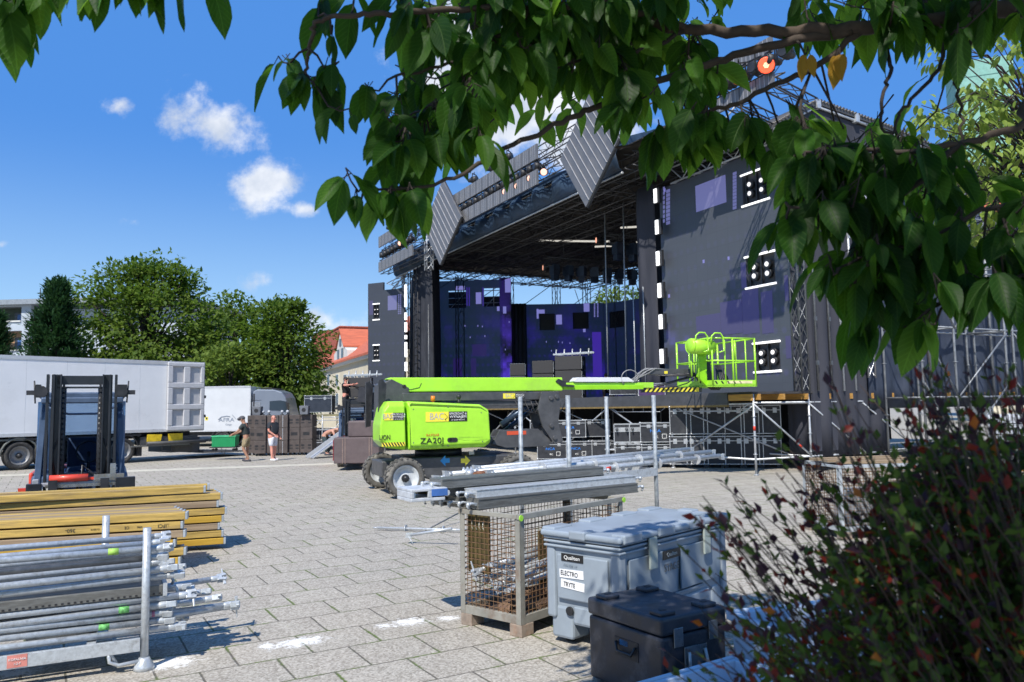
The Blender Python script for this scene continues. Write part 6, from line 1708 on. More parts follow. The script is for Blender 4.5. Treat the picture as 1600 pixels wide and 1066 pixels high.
m = MB(); m.path([(c0 + .2, .3, zc(610)), (c0 + .6, .3, zc(606)), (vx(440)[0], .3, zc(609))], .04, 6); m.build('roof_bar', black, cab)
xwt = vx(347)[0]
wheel(tk, xwt, .15, .45, .28, 1, rubber, M('rim_dark', (.22, .22, .22)), 0); wheel(tk, vx(437)[0], .15, .45, .28, 1, rubber, M('rim_dark', (.22, .22, .22)), 0)
wheel(tk, xwt, 2.2, .45, .28, 1, rubber, M('rim_dark', (.22, .22, .22)), 0); wheel(tk, vx(437)[0], 2.2, .45, .28, 1, rubber, M('rim_dark', (.22, .22, .22)), 0)
m = MB(); m.path([(xwt + .56 * math.cos(a_), .05, .45 + .56 * math.sin(a_)) for a_ in [R(q) for q in range(0, 181, 15)]], .05, 6); m.build('mudguard', black, tk)
q = MB(); a, b2 = vx(320.5, 651.5), vx(325, 657); q.span(a[0], b2[0], -.005, -.001, b2[1], a[1]); o = q.build('yellow_sticker', decal_y, bx); q = MB(); q.span(a[0] + .04, b2[0] - .03, -.008, -.005, b2[1] + .05, a[1] - .03); q.build('sticker_print', decal_k, o)
a = vx(354, 656.5); text('AFRA', .30, facing(a[0], -.01, a[1]), M('logo_grey', (.16, .2, .27), .5), bx, sx=1.2); text('Cargo', .14, facing(a[0] + .12, -.01, a[1] - .25), M('logo_grey', (.16, .2, .27)), bx)
q = MB(); cx, cz = a; q.path([(cx - .45, -.01, cz + .02), (cx - .3, -.01, cz + .17), (cx, -.01, cz + .22), (cx + .2, -.01, cz + .18)], .02, 4); q.beam((cx + .3, -.01, cz + .3), (cx + .52, -.01, cz + .06), .01, .05, up=Vector((0, 1, 0))); q.build('logo_mark', M('logo_grey', (.16, .2, .27)), bx)

# ================================================================== FORKLIFTS
fk_b = M('forklift_dark', (.022, .025, .030), .38, .2, .2, 5, coat=.2)
fk_r = M('forklift_red', (.62, .06, .03), .4, 0, .1, coat=.3)
fk_s = M('forklift_slate', (.075, .115, .19), .4, .2, .2, 4)
def forklift(loc, rz, label, w=1.45, hm=2.5, carriage=True, cz=.35):
    t = thing('forklift', label, 'forklift', loc, rz)
    ms = w * .26
    for sx in (-1, 1):          # mast uprights, an outer and an inner channel each
        m = MB(); x = sx * ms
        m.span(x - .07, x + .07, -.0, .05, .12, hm); m.span(x - .075 * sx - .0, x - .05 * sx, -.10, .0, .12, hm) 
        m.span(x + .10 * sx, x + .14 * sx, -.03, .12, .12, hm); m.span(x + .02 * sx, x + .05 * sx, -.08, .0, .12, hm)
        m.build('mast_upright', fk_b, t, bevel=.006)
        m = MB(); m.tube((x - .10 * sx, .08, .2), (x - .10 * sx, .08, hm - .2), .035, 8)
        for k in range(26): m.box((x - .10 * sx, -.03, .35 + k * .08), (.035, .03, .05))
        m.build('lift_chain', blackm, t)
        m = MB(); m.span(x + .16 * sx - .05, x + .16 * sx + .12 * sx, -.06, .06, hm - .36, hm - .16); m.tube((x + .2 * sx, -.08, hm - .27), (x + .2 * sx, .08, hm - .27), .09, 10); m.tube((x + .28 * sx, 0, hm - .45), (x + .30 * sx, 0, hm - .1), .012, 5); m.span(x + .2 * sx, x + .40 * sx, -.03, .02, hm - .32, hm - .25); m.build('work_lamp', blackm, t)
    for z0_, z1_ in ((hm - .16, hm - .02), (hm - .22, hm - .19), (.92, .98), (.35, .45)): m = MB(); m.span(-ms, ms, .0, .05, z0_, z1_); m.build('mast_crossbar', fk_b, t, bevel=.004)
    for sx in (-1, 1): m = MB(); m.span(sx * (ms + .16), sx * w * .46, .42, .43, .55, hm - .42); m.span(sx * w * .44, sx * w * .445, .5, 1.4, .95, hm - .42); m.build('side_glass', M('blue_glass', (.05, .12, .26), .1, 0, .3, 3, spec=.9), t)
    # cab
    x0_, x1_ = -w / 2, w / 2
    for x, y in ((x0_ + .08, .35), (x1_ - .08, .35), (x0_ + .12, 1.7), (x1_ - .12, 1.7)):
        m = MB(); xt = x * .9; m.beam((x, y, .75), (xt, y + (.12 if y < 1 else -.1), hm - .35), .09, .08, up=Vector((0, 1, 0))); m.build('cab_pillar', fk_s, t, bevel=.01)
    m = MB(); m.span(x0_ * .9, x1_ * .9, .42, 1.7, hm - .37, hm - .27); m.span(x0_ * .86, x1_ * .86, .38, .44, hm - .45, hm - .35); m.build('overhead_guard', fk_s, t, bevel=.02)
    m = MB(); m.span(x0_ * .84, x1_ * .84, .40, .41, .98, hm - .45); m.build('windscreen', clear, t)
    m = MB(); m.span(x0_ * .8, x1_ * .8, 1.70, 1.72, 1.0, hm - .4); m.build('rear_window', clear, t)
    m = MB(); m.path([(-.5, .38, hm - .5), (-.2, .37, hm - .62), (.2, .37, hm - .62), (.5, .38, hm - .5)], .02, 6); m.build('sun_visor', fk_s, t)
    m = MB(); m.span(x0_, x1_, .34, 2.3, .42, .95); m.build('body', fk_s, t, bevel=.06, seg=3)
    m = MB(); m.span(x0_ + .12, x1_ - .12, 1.9, 2.4, .35, 1.0); m.span(x0_ - .045, x0_ + .02, .5, 1.9, .3, .98); m.build('counterweight', fk_r, t, bevel=.08, seg=3)
    m = MB(); m.span(-.24, .24, 1.3, 1.4, .95, 1.5); m.span(-.24, .24, .85, 1.4, .9, 1.02); m.build('seat', M('seat_navy', (.035, .06, .12), .6), t, bevel=.1, seg=4)
    m = MB()
    cc = Vector((.1, .62, 1.28)); pts = [cc + Vector((.18 * math.cos(a_), .06 * math.sin(a_), .17 * math.sin(a_))) for a_ in [i * .45 for i in range(15)]]
    m.path(pts, .015, 6); m.tube(cc, (.1, .55, .98), .03, 6); m.box((.36, .6, 1.05), (.28, .14, .2)); m.build('steering_wheel', black, t)
    for x in (x0_ + .13, x1_ - .13):
        wheel(t, x, .55, .33, .24, 1, rubber, fk_r, 10) if False else None
    for x, y, r_ in ((x0_ + .12, .5, .34), (x1_ - .12, .5, .34), (x0_ + .14, 2.0, .27), (x1_ - .14, 2.0, .27)):
        M4 = Matrix.Translation((x, y, r_)) @ Matrix.Rotation(math.pi / 2, 4, 'Y')
        m = MB(); m.lathe([(r_ * .6, -.11), (r_ * .93, -.11), (r_, -.09), (r_, .09), (r_ * .93, .11), (r_ * .6, .11)], 28, M4, closed=True)
        for k in range(16):
            a_ = k * math.pi / 8; m.box((x, y + math.cos(a_) * r_ * .99, r_ + math.sin(a_) * r_ * .99), (.2, .05, .03), rot=Matrix.Rotation(a_ - math.pi / 2, 3, 'X'))
        o = m.build('wheel', rubber_d, t); q = MB(); q.lathe([(0.0001, -.09), (r_ * .62, -.1), (r_ * .62, .1), (0.0001, .09)], 20, M4); q.build('rim', fk_r, o)
    for sx in (-1, 1):
        m = MB(); x = sx * (w / 2 - .22); m.span(x - .06, x + .06, .28, .33, .62, .74); m.build('headlight', M('lamp_glass', (.55, .55, .5), .2), t, bevel=.01)
        m = MB(); m.path([(sx * ms * .8, -.02, .5), (sx * ms * .6, -.08, .95), (sx * ms * .1, -.06, 1.0 + .1 * sx), (sx * ms * .05, -.05, .5)], .018, 6); m.path([(sx * ms * .7, .06, 1.7), (sx * ms * 1.1, -.05, 1.3), (sx * ms * .9, .02, .8)], .014, 5); m.build('hydraulic_hose', hose, t)
    if carriage:
        m = MB(); m.span(-.56, .56, -.16, -.10, cz + .30, cz + .36); m.span(-.62, -.54, -.2, -.08, cz, cz + .42); m.span(.54, .62, -.2, -.08, cz, cz + .42); m.build('fork_carriage', M('carriage_silver', (.50, .50, .52), .4, .5), t, bevel=.006)
        m = MB(); m.span(-.70, -.50, -.24, -.14, cz - .0, cz + .36); m.span(.50, .78, -.24, -.14, cz, cz + .40); m.span(-.5, .5, -.19, -.15, cz + .16, cz + .2); m.build('side_block', fk_b, t, bevel=.01)
        m = MB(); m.tube((-.40, -.2, cz + .42), (.12, -.2, cz + .42), .055, 12); m.tube((-.42, -.22, cz + .10), (.25, -.22, cz + .10), .035, 10); m.span(-.8, -.68, -.2, -.1, cz + .1, cz + .3); m.span(.1, .5, -.2, -.16, cz + .38, cz + .42); m.build('red_cylinder', fk_r, t)
        m = MB(); m.tube((.25, -.22, cz + .1), (.52, -.22, cz + .1), .02, 8); m.span(.20, .62, -.21, -.17, cz + .36, cz + .46); m.span(-.45, .5, -.21, -.18, cz + .28, cz + .33); m.span(.42, .5, -.22, -.16, cz + .4, cz + .62); m.build('silver_rod', steel, t)
        for x in (-.35, .35):
            m = MB(); m.span(x - .06, x + .06, -.26, -.20, .06, cz + .4); m.span(x - .06, x + .06, -1.25, -.2, .05, .09); m.build('fork', blackm, t)
    return t
p = at(126, 700, 12.4)
fl1 = forklift((p.x, 12.4, 0), R(27), 'forklift with dark mast and red hydraulic carriage facing the beam stacks', w=1.36, hm=2.52, cz=.50)
text('5', .14, facing(.50, .33, 1.02), decal_w, fl1)
p2 = at(558, 700, 26.4)
fl2 = forklift((p2.x, 26.4, 0), R(10), 'second forklift facing forward with big brown cases on its forks', w=1.35, hm=2.25, carriage=False)
m = MB(); m.span(-.05, .05, -.01, .0, .3, 2.1) 
bm1 = M('case_brown', (.105, .078, .078), .55, 0, .15, 3, .05, dirt=(.15, .12, .12), dirt_amt=.4)
p3 = at(558, 700, 25.0)
t = thing('transport_case', 'wide brown transport case carried low on the second forklift', 'case', (p3.x - .02, 25.0, .22), R(2))
m = MB(); m.span(-.72, .72, 0, 1.1, 0, .82); m.build('box', bm1, t, bevel=.03, seg=3)
m = MB()
for x in (-.44, -.36, .40, .48): m.span(x - .008, x + .008, -.006, 0, .0, .82)
m.build('strap_line', M('line_brown', (.28, .2, .16), .6), t)
m = MB(); m.span(-.74, -.72, .0, .12, .1, .75); m.build('red_edge', M('edge_red', (.25, .03, .04), .5), t)
t = thing('transport_case', 'smaller brown padded case on top of the wide one on the second forklift', 'case', (p3.x + .10, 25.05, 1.042), R(2))
m = MB(); m.span(-.40, .46, 0, .9, 0, .52); m.build('box', bm1, t, bevel=.05, seg=3)
for x in (-.3,):
    pass
for i, sx in enumerate((-1, 1)):
    m = MB(); m.span(sx * .33 - .06, sx * .33 + .06, -1.5, -.1, .17, .215); o = m.build('fork', blackm, fl2)
t = tag(MB().beam((0, 0, 0), (.05, 0, .5), .03, .45).build('mirror_board', M('board_dark', (.03, .03, .035), .4)), 'dark board leaning on the speakers above the second forklift', 'board'); p = at(569, 620, 26.2); t.location = (p.x, 26.2, 2.15)

# ================================================================== SUBWOOFER STACKS
def sub(loc, n_, label, w=.62, h=.55, d=.8, kind=0, rz=0.0, top=None):
    t = thing('speaker_stack', label, 'speaker', loc, rz, 'brown speaker stacks beside the truck')
    for i in range(n_):
        m = MB(); m.span(-w / 2, w / 2, 0, d, .1 + i * h + .006, .1 + (i + 1) * h - .006); c_ = m.build('cabinet', spk_b, t, bevel=.01)
        z = .1 + i * h
        m = MB()
        if kind == 0:
            if i in (0, n_ - 1):
                for sx in (-1, 1): m.span(sx * w * .42 - (.0 if sx < 0 else .14), sx * w * .42 + (.14 if sx < 0 else 0), -.004, .0, z + h * .32, z + h * .42); m.span(sx * w * .42 - (.0 if sx < 0 else .14), sx * w * .42 + (.14 if sx < 0 else 0), -.004, .0, z + h * .52, z + h * .66)
            else: m.span(-.14, .14, -.004, 0, z + h * .38, z + h * .62); 
            m.build('port', black, c_)
        else:
            m.span(-.01, .01, -.004, 0, z + .03, z + h - .03); m.build('seam', edge, c_)
    m = MB()
    for x in (-w / 2 + .08, w / 2 - .08): m.tube((x, .1, .05), (x, .16, .05), .05, 10); m.tube((x, d - .1, .05), (x, d - .16, .05), .05, 10)
    m.build('caster', blackm, t)
    return t
YS = 34.0
def sx_(px): return at(px, 690, YS).x
sub((sx_(389), YS + .6, 0), 3, 'leftmost brown speaker stack behind the man in camouflage shorts', w=.55)
sub((sx_(406), YS, 0), 3, 'brown speaker stack with square ports left of the man in white shorts', w=.5)
sub((sx_(424), YS + .1, 0), 3, 'plain backed speaker stack directly behind the man in white shorts', w=.52, kind=1)
sub((sx_(440), YS + .15, 0), 3, 'plain backed speaker stack right of the man in white shorts', w=.42, kind=1)
sub((sx_(456.5), YS + .3, 0), 3, 'brown speaker stack with square ports right of the plain backed ones', w=.48)
sub((sx_(475.5), YS + .3, 0), 3, 'rightmost brown speaker stack beside the white ramp', w=.52)
def monitor(px, py, Y, label):
    p = at(px, py, Y); t = thing('monitor_speaker', label, 'speaker', (p.x, Y + .1, 1.752), 0, 'grey wedge monitors on the speaker stacks')
    m = MB(); m.prism([(-.17, 0), (.17, 0), (.2, .38), (-.2, .38)], 0, .35); m.build('cabinet', M('monitor_grey', (.12, .13, .15), .6), t, bevel=.02)
    m = MB(); m.tube((0, -.006, .2), (0, .0, .2), .09, 14); m.build('cone', black, t)
monitor(399, 650, YS, 'left grey wedge monitor on top of the speaker stacks'); monitor(473.5, 650, YS, 'right grey wedge monitor on top of the rightmost speaker stack')
for i, px_ in enumerate((407.5, 417, 437.5, 446)):
    p = at(px_, 657, YS); t = thing('small_lamp', 'small pale lamp head on the speaker stacks, %s from the left' % ORD[i], 'lamp', (p.x, YS + .3, 1.752), 0, 'small lamp heads on the stacks')
    m = MB(); m.tube((0, 0, 0), (0, 0, .03), .08, 12); m.tube((0, 0, .03), (0, 0, .08), .02, 6); m.build('base', blackm, t)
    m = MB(); m.sphere((0, 0, .14), .07, 12, 8); m.build('head', M('lamp_head_grey', (.4, .42, .45), .4), t)

# green crate trolley
p = gnd(351, 717); Yc = 31.6; p = at(350, 700, Yc)
t = thing('trolley', 'flat dark trolley on the tail lift under the green crate', 'trolley', (p.x, Yc, .34), R(4))
m = MB(); m.span(-.58, .48, 0, .6, .14, .18); m.path([(-.1, .02, .14), (-.08, 0, -.05), (.02, 0, -.1), (.08, 0, .1)], .015, 6); m.build('bed', blackm, t)
m = MB(); m.path([(.48, .05, .16), (.75, .05, .55), (.85, .05, .9)], .018, 6); m.path([(.48, .55, .16), (.75, .55, .55), (.85, .55, .9)], .018, 6); m.build('handle', blackm, t)
for x in (-.45, .35):
    m = MB(); m.tube((x, .08, .06), (x, .14, .06), .06, 12); m.tube((x, .46, .06), (x, .52, .06), .06, 12); m.build('caster', black, t)
gcm = M('crate_green', (.01, .27, .09), .45, 0, .08)
t = thing('plastic_crate', 'bright green ribbed plastic crate pushed by the man in camouflage shorts', 'crate', (p.x - .03, Yc + .02, .34 + .182), R(4))
m = MB(); a_, b2 = .46, .52
m.span(-a_, a_, 0, .02, 0, .42); m.span(-a_, a_, b2 - .02, b2, 0, .42); m.span(-a_, -a_ + .02, .02, b2 - .02, 0, .42); m.span(a_ - .02, a_, .02, b2 - .02, 0, .42); m.span(-a_ + .02, a_ - .02, .02, b2 - .02, 0, .02)
m.build('crate_body', gcm, t)
m = MB()
for k in range(12): m.span(-a_ + .03 + k * .078, -a_ + .055 + k * .078, -.02, 0, .02, .40)
m.build('rib', gcm, t)
m = MB(); m.span(-a_ - .02, a_ + .02, -.025, .0, .40, .45); m.span(-a_ - .02, a_ + .02, b2, b2 + .02, .40, .45); m.span(-a_ - .02, -a_, 0, b2, .4, .45); m.span(a_, a_ + .02, 0, b2, .40, .45); m.build('rim', M('crate_green_light', (.06, .42, .2), .45), t)

# ramp
rp = thing('loading_ramp', 'white aluminium loading ramp sloping down to the left beside the forklift', 'ramp', (0, 0, 0), 0)
a, b2 = at(483, 716, 31.8), at(536, 677, 32.6); a.z = .02; rp.location = a; d = b2 - a; n_ = Vector((0, 1, 0))
rampm = M('ramp_alu', (.58, .60, .62), .4, .4, .08)
m = MB(); m.beam((0, 0, 0), d, .85, .05); m.build('deck', rampm, rp)
m = MB()
for s_ in (-1, 1): m.beam(n_ * .43 * s_ + Vector((0, 0, .05)), d + n_ * .43 * s_ + Vector((0, 0, .05)), .05, .14)
m.build('side_rail', rampm, rp)
for i, (px_, z, Y, lb) in enumerate(((470, .0, 36, 'silver scaffold frame stacked left under the loading platform'), (520, .2, 36.6, 'silver scaffold frame stacked right behind the stooping man'))):
    t = thing('stacked_scaffolding', lb, 'scaffold frame', (at(px_, 690, Y).x, Y, z), R(-5), 'scaffold frames by the ramp')
    m = MB()
    for x in (-.5, .5): m.tube((x, 0, 0), (x, 0, 1.5), .025, 6)
    for z_ in (.1, .5, .9, 1.4): m.tube((-.5, 0, z_), (.5, 0, z_), .02, 6)
    m.tube((-.5, 0, .1), (.5, 0, 1.4), .018, 5); m.build('frame', scaf, t)

# ================================================================== PEOPLE
skin_m = M('skin', (.50, .26, .18), .55, 0, .08, 12); skin_p = M('skin_flushed', (.62, .27, .20), .55, 0, .08, 12); skin_d = M('skin_tanned', (.36, .19, .12), .55, 0, .08, 12)
def grow(name, verts, edges, radii, mat, parent, levels=2):
    me = bpy.data.meshes.new(name); me.from_pydata([tuple(v) for v in verts], edges, []); o = bpy.data.objects.new(name, me); col.objects.link(o)
    md = o.modifiers.new('skin', 'SKIN'); md.use_smooth_shade = True
    sv = me.skin_vertices[0].data
    for i, r_ in enumerate(radii): sv[i].radius = (r_, r_) if not isinstance(r_, tuple) else r_; sv[i].use_root = (i == 0)
    ss = o.modifiers.new('sub', 'SUBSURF'); ss.levels = levels; ss.render_levels = levels
    me.materials.append(mat); o.parent = parent
    return o
def person(label, loc, rz, J, top, shorts, skin=skin_m, hair=None, top_m=None, shorts_m=None, shoe_m=None, girth=1.0, cap=None, trousers=False, group=None):
    """J: joint name -> local position, metres; faces local -y"""
    t = thing('person', label, 'person', loc, rz, group)
    V_ = {k: Vector(v) for k, v in J.items()}
    names = ['pelvis', 'waist', 'chest', 'neck', 'chin', 'head', 'crown']
    idx = {}; vs = []; rs = []; es = []
    def add(n_, p, r_): idx[n_] = len(vs); vs.append(Vector(p)); rs.append(r_)
    add('pelvis', V_['pelvis'], (.155 * girth, .12 * girth)); add('waist', V_['waist'], (.14 * girth, .115 * girth)); add('chest', V_['chest'], (.165 * girth, .12 * girth)); add('neck', V_['neck'], .06)
    hd = (V_['head'] - V_['neck']); add('jaw', V_['neck'] + hd * .45, (.062, .075)); add('head', V_['head'], (.082, .10)); add('crown', V_['head'] + hd.normalized() * .09, (.055, .065))
    for a, b_ in (('pelvis', 'waist'), ('waist', 'chest'), ('chest', 'neck'), ('neck', 'jaw'), ('jaw', 'head'), ('head', 'crown')): es.append((idx[a], idx[b_]))
    for s_ in 'lr':
        add('sh' + s_, V_['sh' + s_], .065); add('el' + s_, V_['el' + s_], .045); add('wr' + s_, V_['wr' + s_], .028)
        hand = V_['wr' + s_] + (V_['wr' + s_] - V_['el' + s_]).normalized() * .08
        add('pa' + s_, hand, (.042, .02)); es += [(idx['chest'], idx['sh' + s_]), (idx['sh' + s_], idx['el' + s_]), (idx['el' + s_], idx['wr' + s_]), (idx['wr' + s_], idx['pa' + s_])]
        add('hip' + s_, V_['hip' + s_], .095 * girth); add('kn' + s_, V_['kn' + s_], .06); add('ca' + s_, V_['kn' + s_].lerp(V_['an' + s_], .3), .06); add('an' + s_, V_['an' + s_], .038)
        toe = V_['an' + s_] + Vector(J.get('toe', (0, -.17, -.05))); add('to' + s_, toe, (.04, .028))
        es += [(idx['pelvis'], idx['hip' + s_]), (idx['hip' + s_], idx['kn' + s_]), (idx['kn' + s_], idx['ca' + s_]), (idx['ca' + s_], idx['an' + s_]), (idx['an' + s_], idx['to' + s_])]
    body = grow('body', vs, es, rs, skin, t)
    # fingers: short chains rooted in the palm, kept in the body's continuous look by overlap
    for s_ in 'lr':
        fd = (V_['wr' + s_] - V_['el' + s_]).normalized(); sd = fd.cross(Vector((0, 1, 0.2))).normalized(); base = V_['wr' + s_] + fd * .08
        m = MB()
        for k, (o_, l_) in enumerate(((-.03, .058), (-.01, .068), (.01, .064), (.03, .05))):
            b0_ = base + sd * o_; m.path([b0_ - fd * .02, b0_ + fd * l_ * .5, b0_ + fd * l_ * .85 + Vector((0, -.012, -.008)), b0_ + fd * l_ + Vector((0, -.028, -.015))], .0095, 6, .007)
        th_ = V_['wr' + s_] + fd * .03 + sd * -.035; m.path([th_, th_ + fd * .03 - sd * .025, th_ + fd * .055 - sd * .03], .011, 6, .008)
        m.build('fingers', skin, body)
    up = hd.normalized(); F_ = Vector(J.get('face', (0, -1, 0))).normalized(); side = up.cross(F_).normalized(); hc = V_['head']
    m = MB(); m.tube(hc + F_ * .085, hc + F_ * .125 - up * .025, .013, 6, .018); m.sphere(hc + side * .082, .028, 8, 5, (.5, .8, 1)); m.sphere(hc - side * .082, .028, 8, 5, (.5, .8, 1)); m.build('nose_and_ears', skin, body)
    m = MB(); m.sphere(hc + F_ * .095 + side * .032 + up * .01, .011, 6, 4); m.sphere(hc + F_ * .095 - side * .032 + up * .01, .011, 6, 4); m.build('eyes', black, body)
    m = MB(); m.tube(hc + F_ * .096 - up * .06 + side * .022, hc + F_ * .096 - up * .06 - side * .022, .006, 5); m.build('mouth', M('lips', (.35, .1, .08), .5), body)
    if hair:
        m = MB(); m.sphere(hc + up * .035 - F_ * .02, .112, 14, 8, (.86, 1.0, .95)); m.build('hair', hair, t)
    if cap:
        m = MB(); m.sphere(hc + up * .05 - F_ * .01, .112, 14, 8, (.88, 1.05, .8)); m.tube(hc + up * .06 + F_ * .08, hc + up * .05 + F_ * .17, .06, 8, .05); m.build('cap', cap, t)
    if top_m:
        vs = [V_['pelvis'] + (V_['waist'] - V_['pelvis']) * .15, V_['waist'], V_['chest'], V_['chest'].lerp(V_['neck'], .72)]; rs = [(.185 * girth, .15 * girth), (.175 * girth, .15 * girth), (.19 * girth, .145 * girth), .085]; es = [(0, 1), (1, 2), (2, 3)]
        for s_ in 'lr': i = len(vs); vs += [V_['sh' + s_], V_['sh' + s_].lerp(V_['el' + s_], .75)]; rs += [.085, .075]; es += [(2, i), (i, i + 1)]
        grow('t_shirt', vs, es, rs, top_m, t)
    if shorts_m:
        kx = .98 if trousers else .5
        vs = [V_['pelvis'] + Vector((0, 0, .06)), V_['pelvis'] - Vector((0, 0, .03))]; rs = [(.175 * girth, .145 * girth), (.175 * girth, .145 * girth)]; es = [(0, 1)]
        for s_ in 'lr':
            i = len(vs); e_ = V_['an' + s_].lerp(V_['kn' + s_], .1) if trousers else V_['hip' + s_].lerp(V_['kn' + s_], .92); vs += [V_['hip' + s_], V_['hip' + s_].lerp(V_['kn' + s_], .5 if not trousers else 1), e_]; rs += [.12 * girth, .105, .10 if not trousers else .06]; es += [(1, i), (i, i + 1), (i + 1, i + 2)]
        grow('trousers' if trousers else 'shorts', vs, es, rs, shorts_m, t)
    if shoe_m:
        for s_ in 'lr':
            a_ = V_['an' + s_]; tv = Vector(J.get('toe', (0, -.17, -.05))); tv.z = 0; tv.normalize()
            m = MB(); ang = math.atan2(tv.y, tv.x); m.box(a_ + tv * .06 - Vector((0, 0, a_.z - .045 - (a_.z - .09 if a_.z > .2 else 0))), (.27, .095, .075), rz=ang); m.build('shoe', shoe_m, t, bevel=.025, seg=3)
    return t
H0 = dict(pelvis=(0, 0, .95), waist=(0, -.01, 1.1), chest=(0, 0, 1.33), neck=(0, 0, 1.5), head=(0, -.02, 1.66),
          hipl=(.1, 0, .9), knl=(.11, -.01, .5), anl=(.11, .02, .09), hipr=(-.1, 0, .9), knr=(-.11, -.01, .5), anr=(-.11, .02, .09),
          shl=(.2, 0, 1.42), ell=(.25, .02, 1.14), wrl=(.22, -.1, .93), shr=(-.2, 0, 1.42), elr=(-.25, .02, 1.14), wrr=(-.22, -.1, .93))
tee = M('tee_dark', (.025, .03, .038), .85, 0, .2, 6, .2); tee2 = M('tee_green_black', (.03, .04, .04), .85, 0, .3, 6, .2)
sh_w = M('shorts_white', (.62, .64, .70), .8, 0, .12, 9, .2, dirt=(.3, .33, .45), dirt_amt=.4); camo = M('shorts_camo', (.30, .24, .14), .85, 0, .3, 9, .2, dirt=(.10, .10, .05), dirt_amt=.9)
J = dict(H0); J.update(shl=(.2, .02, 1.42), ell=(.28, .04, 1.15), wrl=(.25, -.1, .95), elr=(-.26, -.02, 1.15), wrr=(-.14, -.2, 1.0), anr=(-.14, -.1, .09), knr=(-.12, -.05, .5), face=(0, -1, -.15))
p = gnd(426, 720)
person('heavy man with a red face, dark t-shirt and white shorts, standing', (p.x, p.y, 0), R(65), J, 1, 1, skin_p, None, tee, sh_w, M('shoe_white', (.7, .7, .7), .6), girth=1.3)
J = dict(H0); J.update(waist=(0, -.04, 1.1), chest=(0, -.08, 1.31), neck=(0, -.12, 1.47), head=(0, -.18, 1.62), shl=(.2, -.1, 1.4), shr=(-.2, -.1, 1.4), ell=(.24, -.26, 1.17), elr=(-.24, -.26, 1.17), wrl=(.18, -.48, 1.06), wrr=(-.18, -.48, 1.06), knl=(.11, -.1, .5), anl=(.11, .12, .09), anr=(-.11, .0, .09), face=(0, -1, -.35))
p = gnd(381, 722)
person('man with dark cap, dark t-shirt and camouflage shorts pushing the green crate', (p.x, p.y + .3, 0), R(-88), J, 1, 1, skin_d, None, tee2, camo, M('shoe_dark', (.05, .05, .06), .7), cap=M('cap_grey', (.08, .08, .09), .8), girth=1.05)
J = dict(H0); J.update(pelvis=(0, .15, .88), hipl=(.1, .15, .84), hipr=(-.1, .15, .84), knl=(.12, -.05, .48), knr=(-.12, .0, .48), waist=(0, .0, .97), chest=(0, -.24, 1.06), neck=(0, -.40, 1.10), head=(0, -.55, 1.10), shl=(.19, -.30, 1.05), shr=(-.19, -.30, 1.05), ell=(.22, -.42, .82), elr=(-.22, -.42, .82), wrl=(.18, -.60, .66), wrr=(-.18, -.60, .66), face=(0, -.3, -1))
p = at(512, 700, 33.8)
person('shirtless man in dark trousers bending over beside the white ramp', (p.x, 33.8, .0), R(80), J, 0, 1, skin_m, M('hair_dark', (.03, .02, .015), .7), None, M('trousers_dark', (.03, .05, .055), .8), M('shoe_dark', (.05, .05, .06)), trousers=True)
J = dict(H0); J.update(elr=(-.3, -.16, 1.38), wrr=(-.15, -.42, 1.42), ell=(.32, -.1, 1.4), wrl=(.2, -.4, 1.45))
p = at(541, 620, 36.0)
person('man in black clothes reaching to the top of the three stacked speakers', (p.x - .1, 36.3, 1.66), R(70), J, 1, 1, skin_p, M('hair_dark', (.03, .02, .015)), M('tee_black', (.012, .012, .015), .85), M('trousers_black', (.015, .015, .02), .8), M('shoe_dark', (.05, .05, .06)), trousers=True)
J = dict(H0); J.update(knl=(.14, -.42, .92), knr=(-.14, -.42, .92), anl=(.14, -.45, .55), anr=(-.14, -.45, .55), ell=(.25, -.15, 1.2), elr=(-.25, -.15, 1.2), wrl=(.14, -.4, 1.2), wrr=(-.14, -.4, 1.2))
person('forklift driver in blue shirt seated behind the second forklift mast', (p2.x, 27.45, .16), R(2), J, 1, 1, skin_p, M('hair_brown', (.08, .05, .03), .7), M('tee_blue', (.04, .12, .36), .8), M('trousers_dark', (.03, .05, .055)), M('shoe_dark', (.05, .05, .06)), trousers=True)
J = dict(H0)
p = at(947, 590, 36.0)
person('distant stagehand whose head shows above the green boom', (p.x, 36.0, DZ - 1.42 + 1.42 - .0), 0, {**J, 'pelvis': (0, .1, .42), 'waist': (0, .08, .58), 'chest': (0, 0, .78), 'neck': (0, 0, .93), 'head': (0, -.02, 1.06), 'hipl': (.1, .1, .38), 'hipr': (-.1, .1, .38), 'knl': (.14, -.3, .45), 'knr': (-.14, -.3, .45), 'anl': (.14, -.2, .09), 'anr': (-.14, -.2, .09), 'shl': (.19, 0, .86), 'shr': (-.19, 0, .86), 'ell': (.24, -.1, .62), 'elr': (-.24, -.1, .62), 'wrl': (.16, -.3, .52), 'wrr': (-.16, -.3, .52)}, 1, 1, skin_p, M('hair_brown', (.08, .05, .03)), M('tee_black', (.012, .012, .015)), M('trousers_black', (.015, .015, .02)), M('shoe_dark', (.05, .05, .06)), trousers=True)
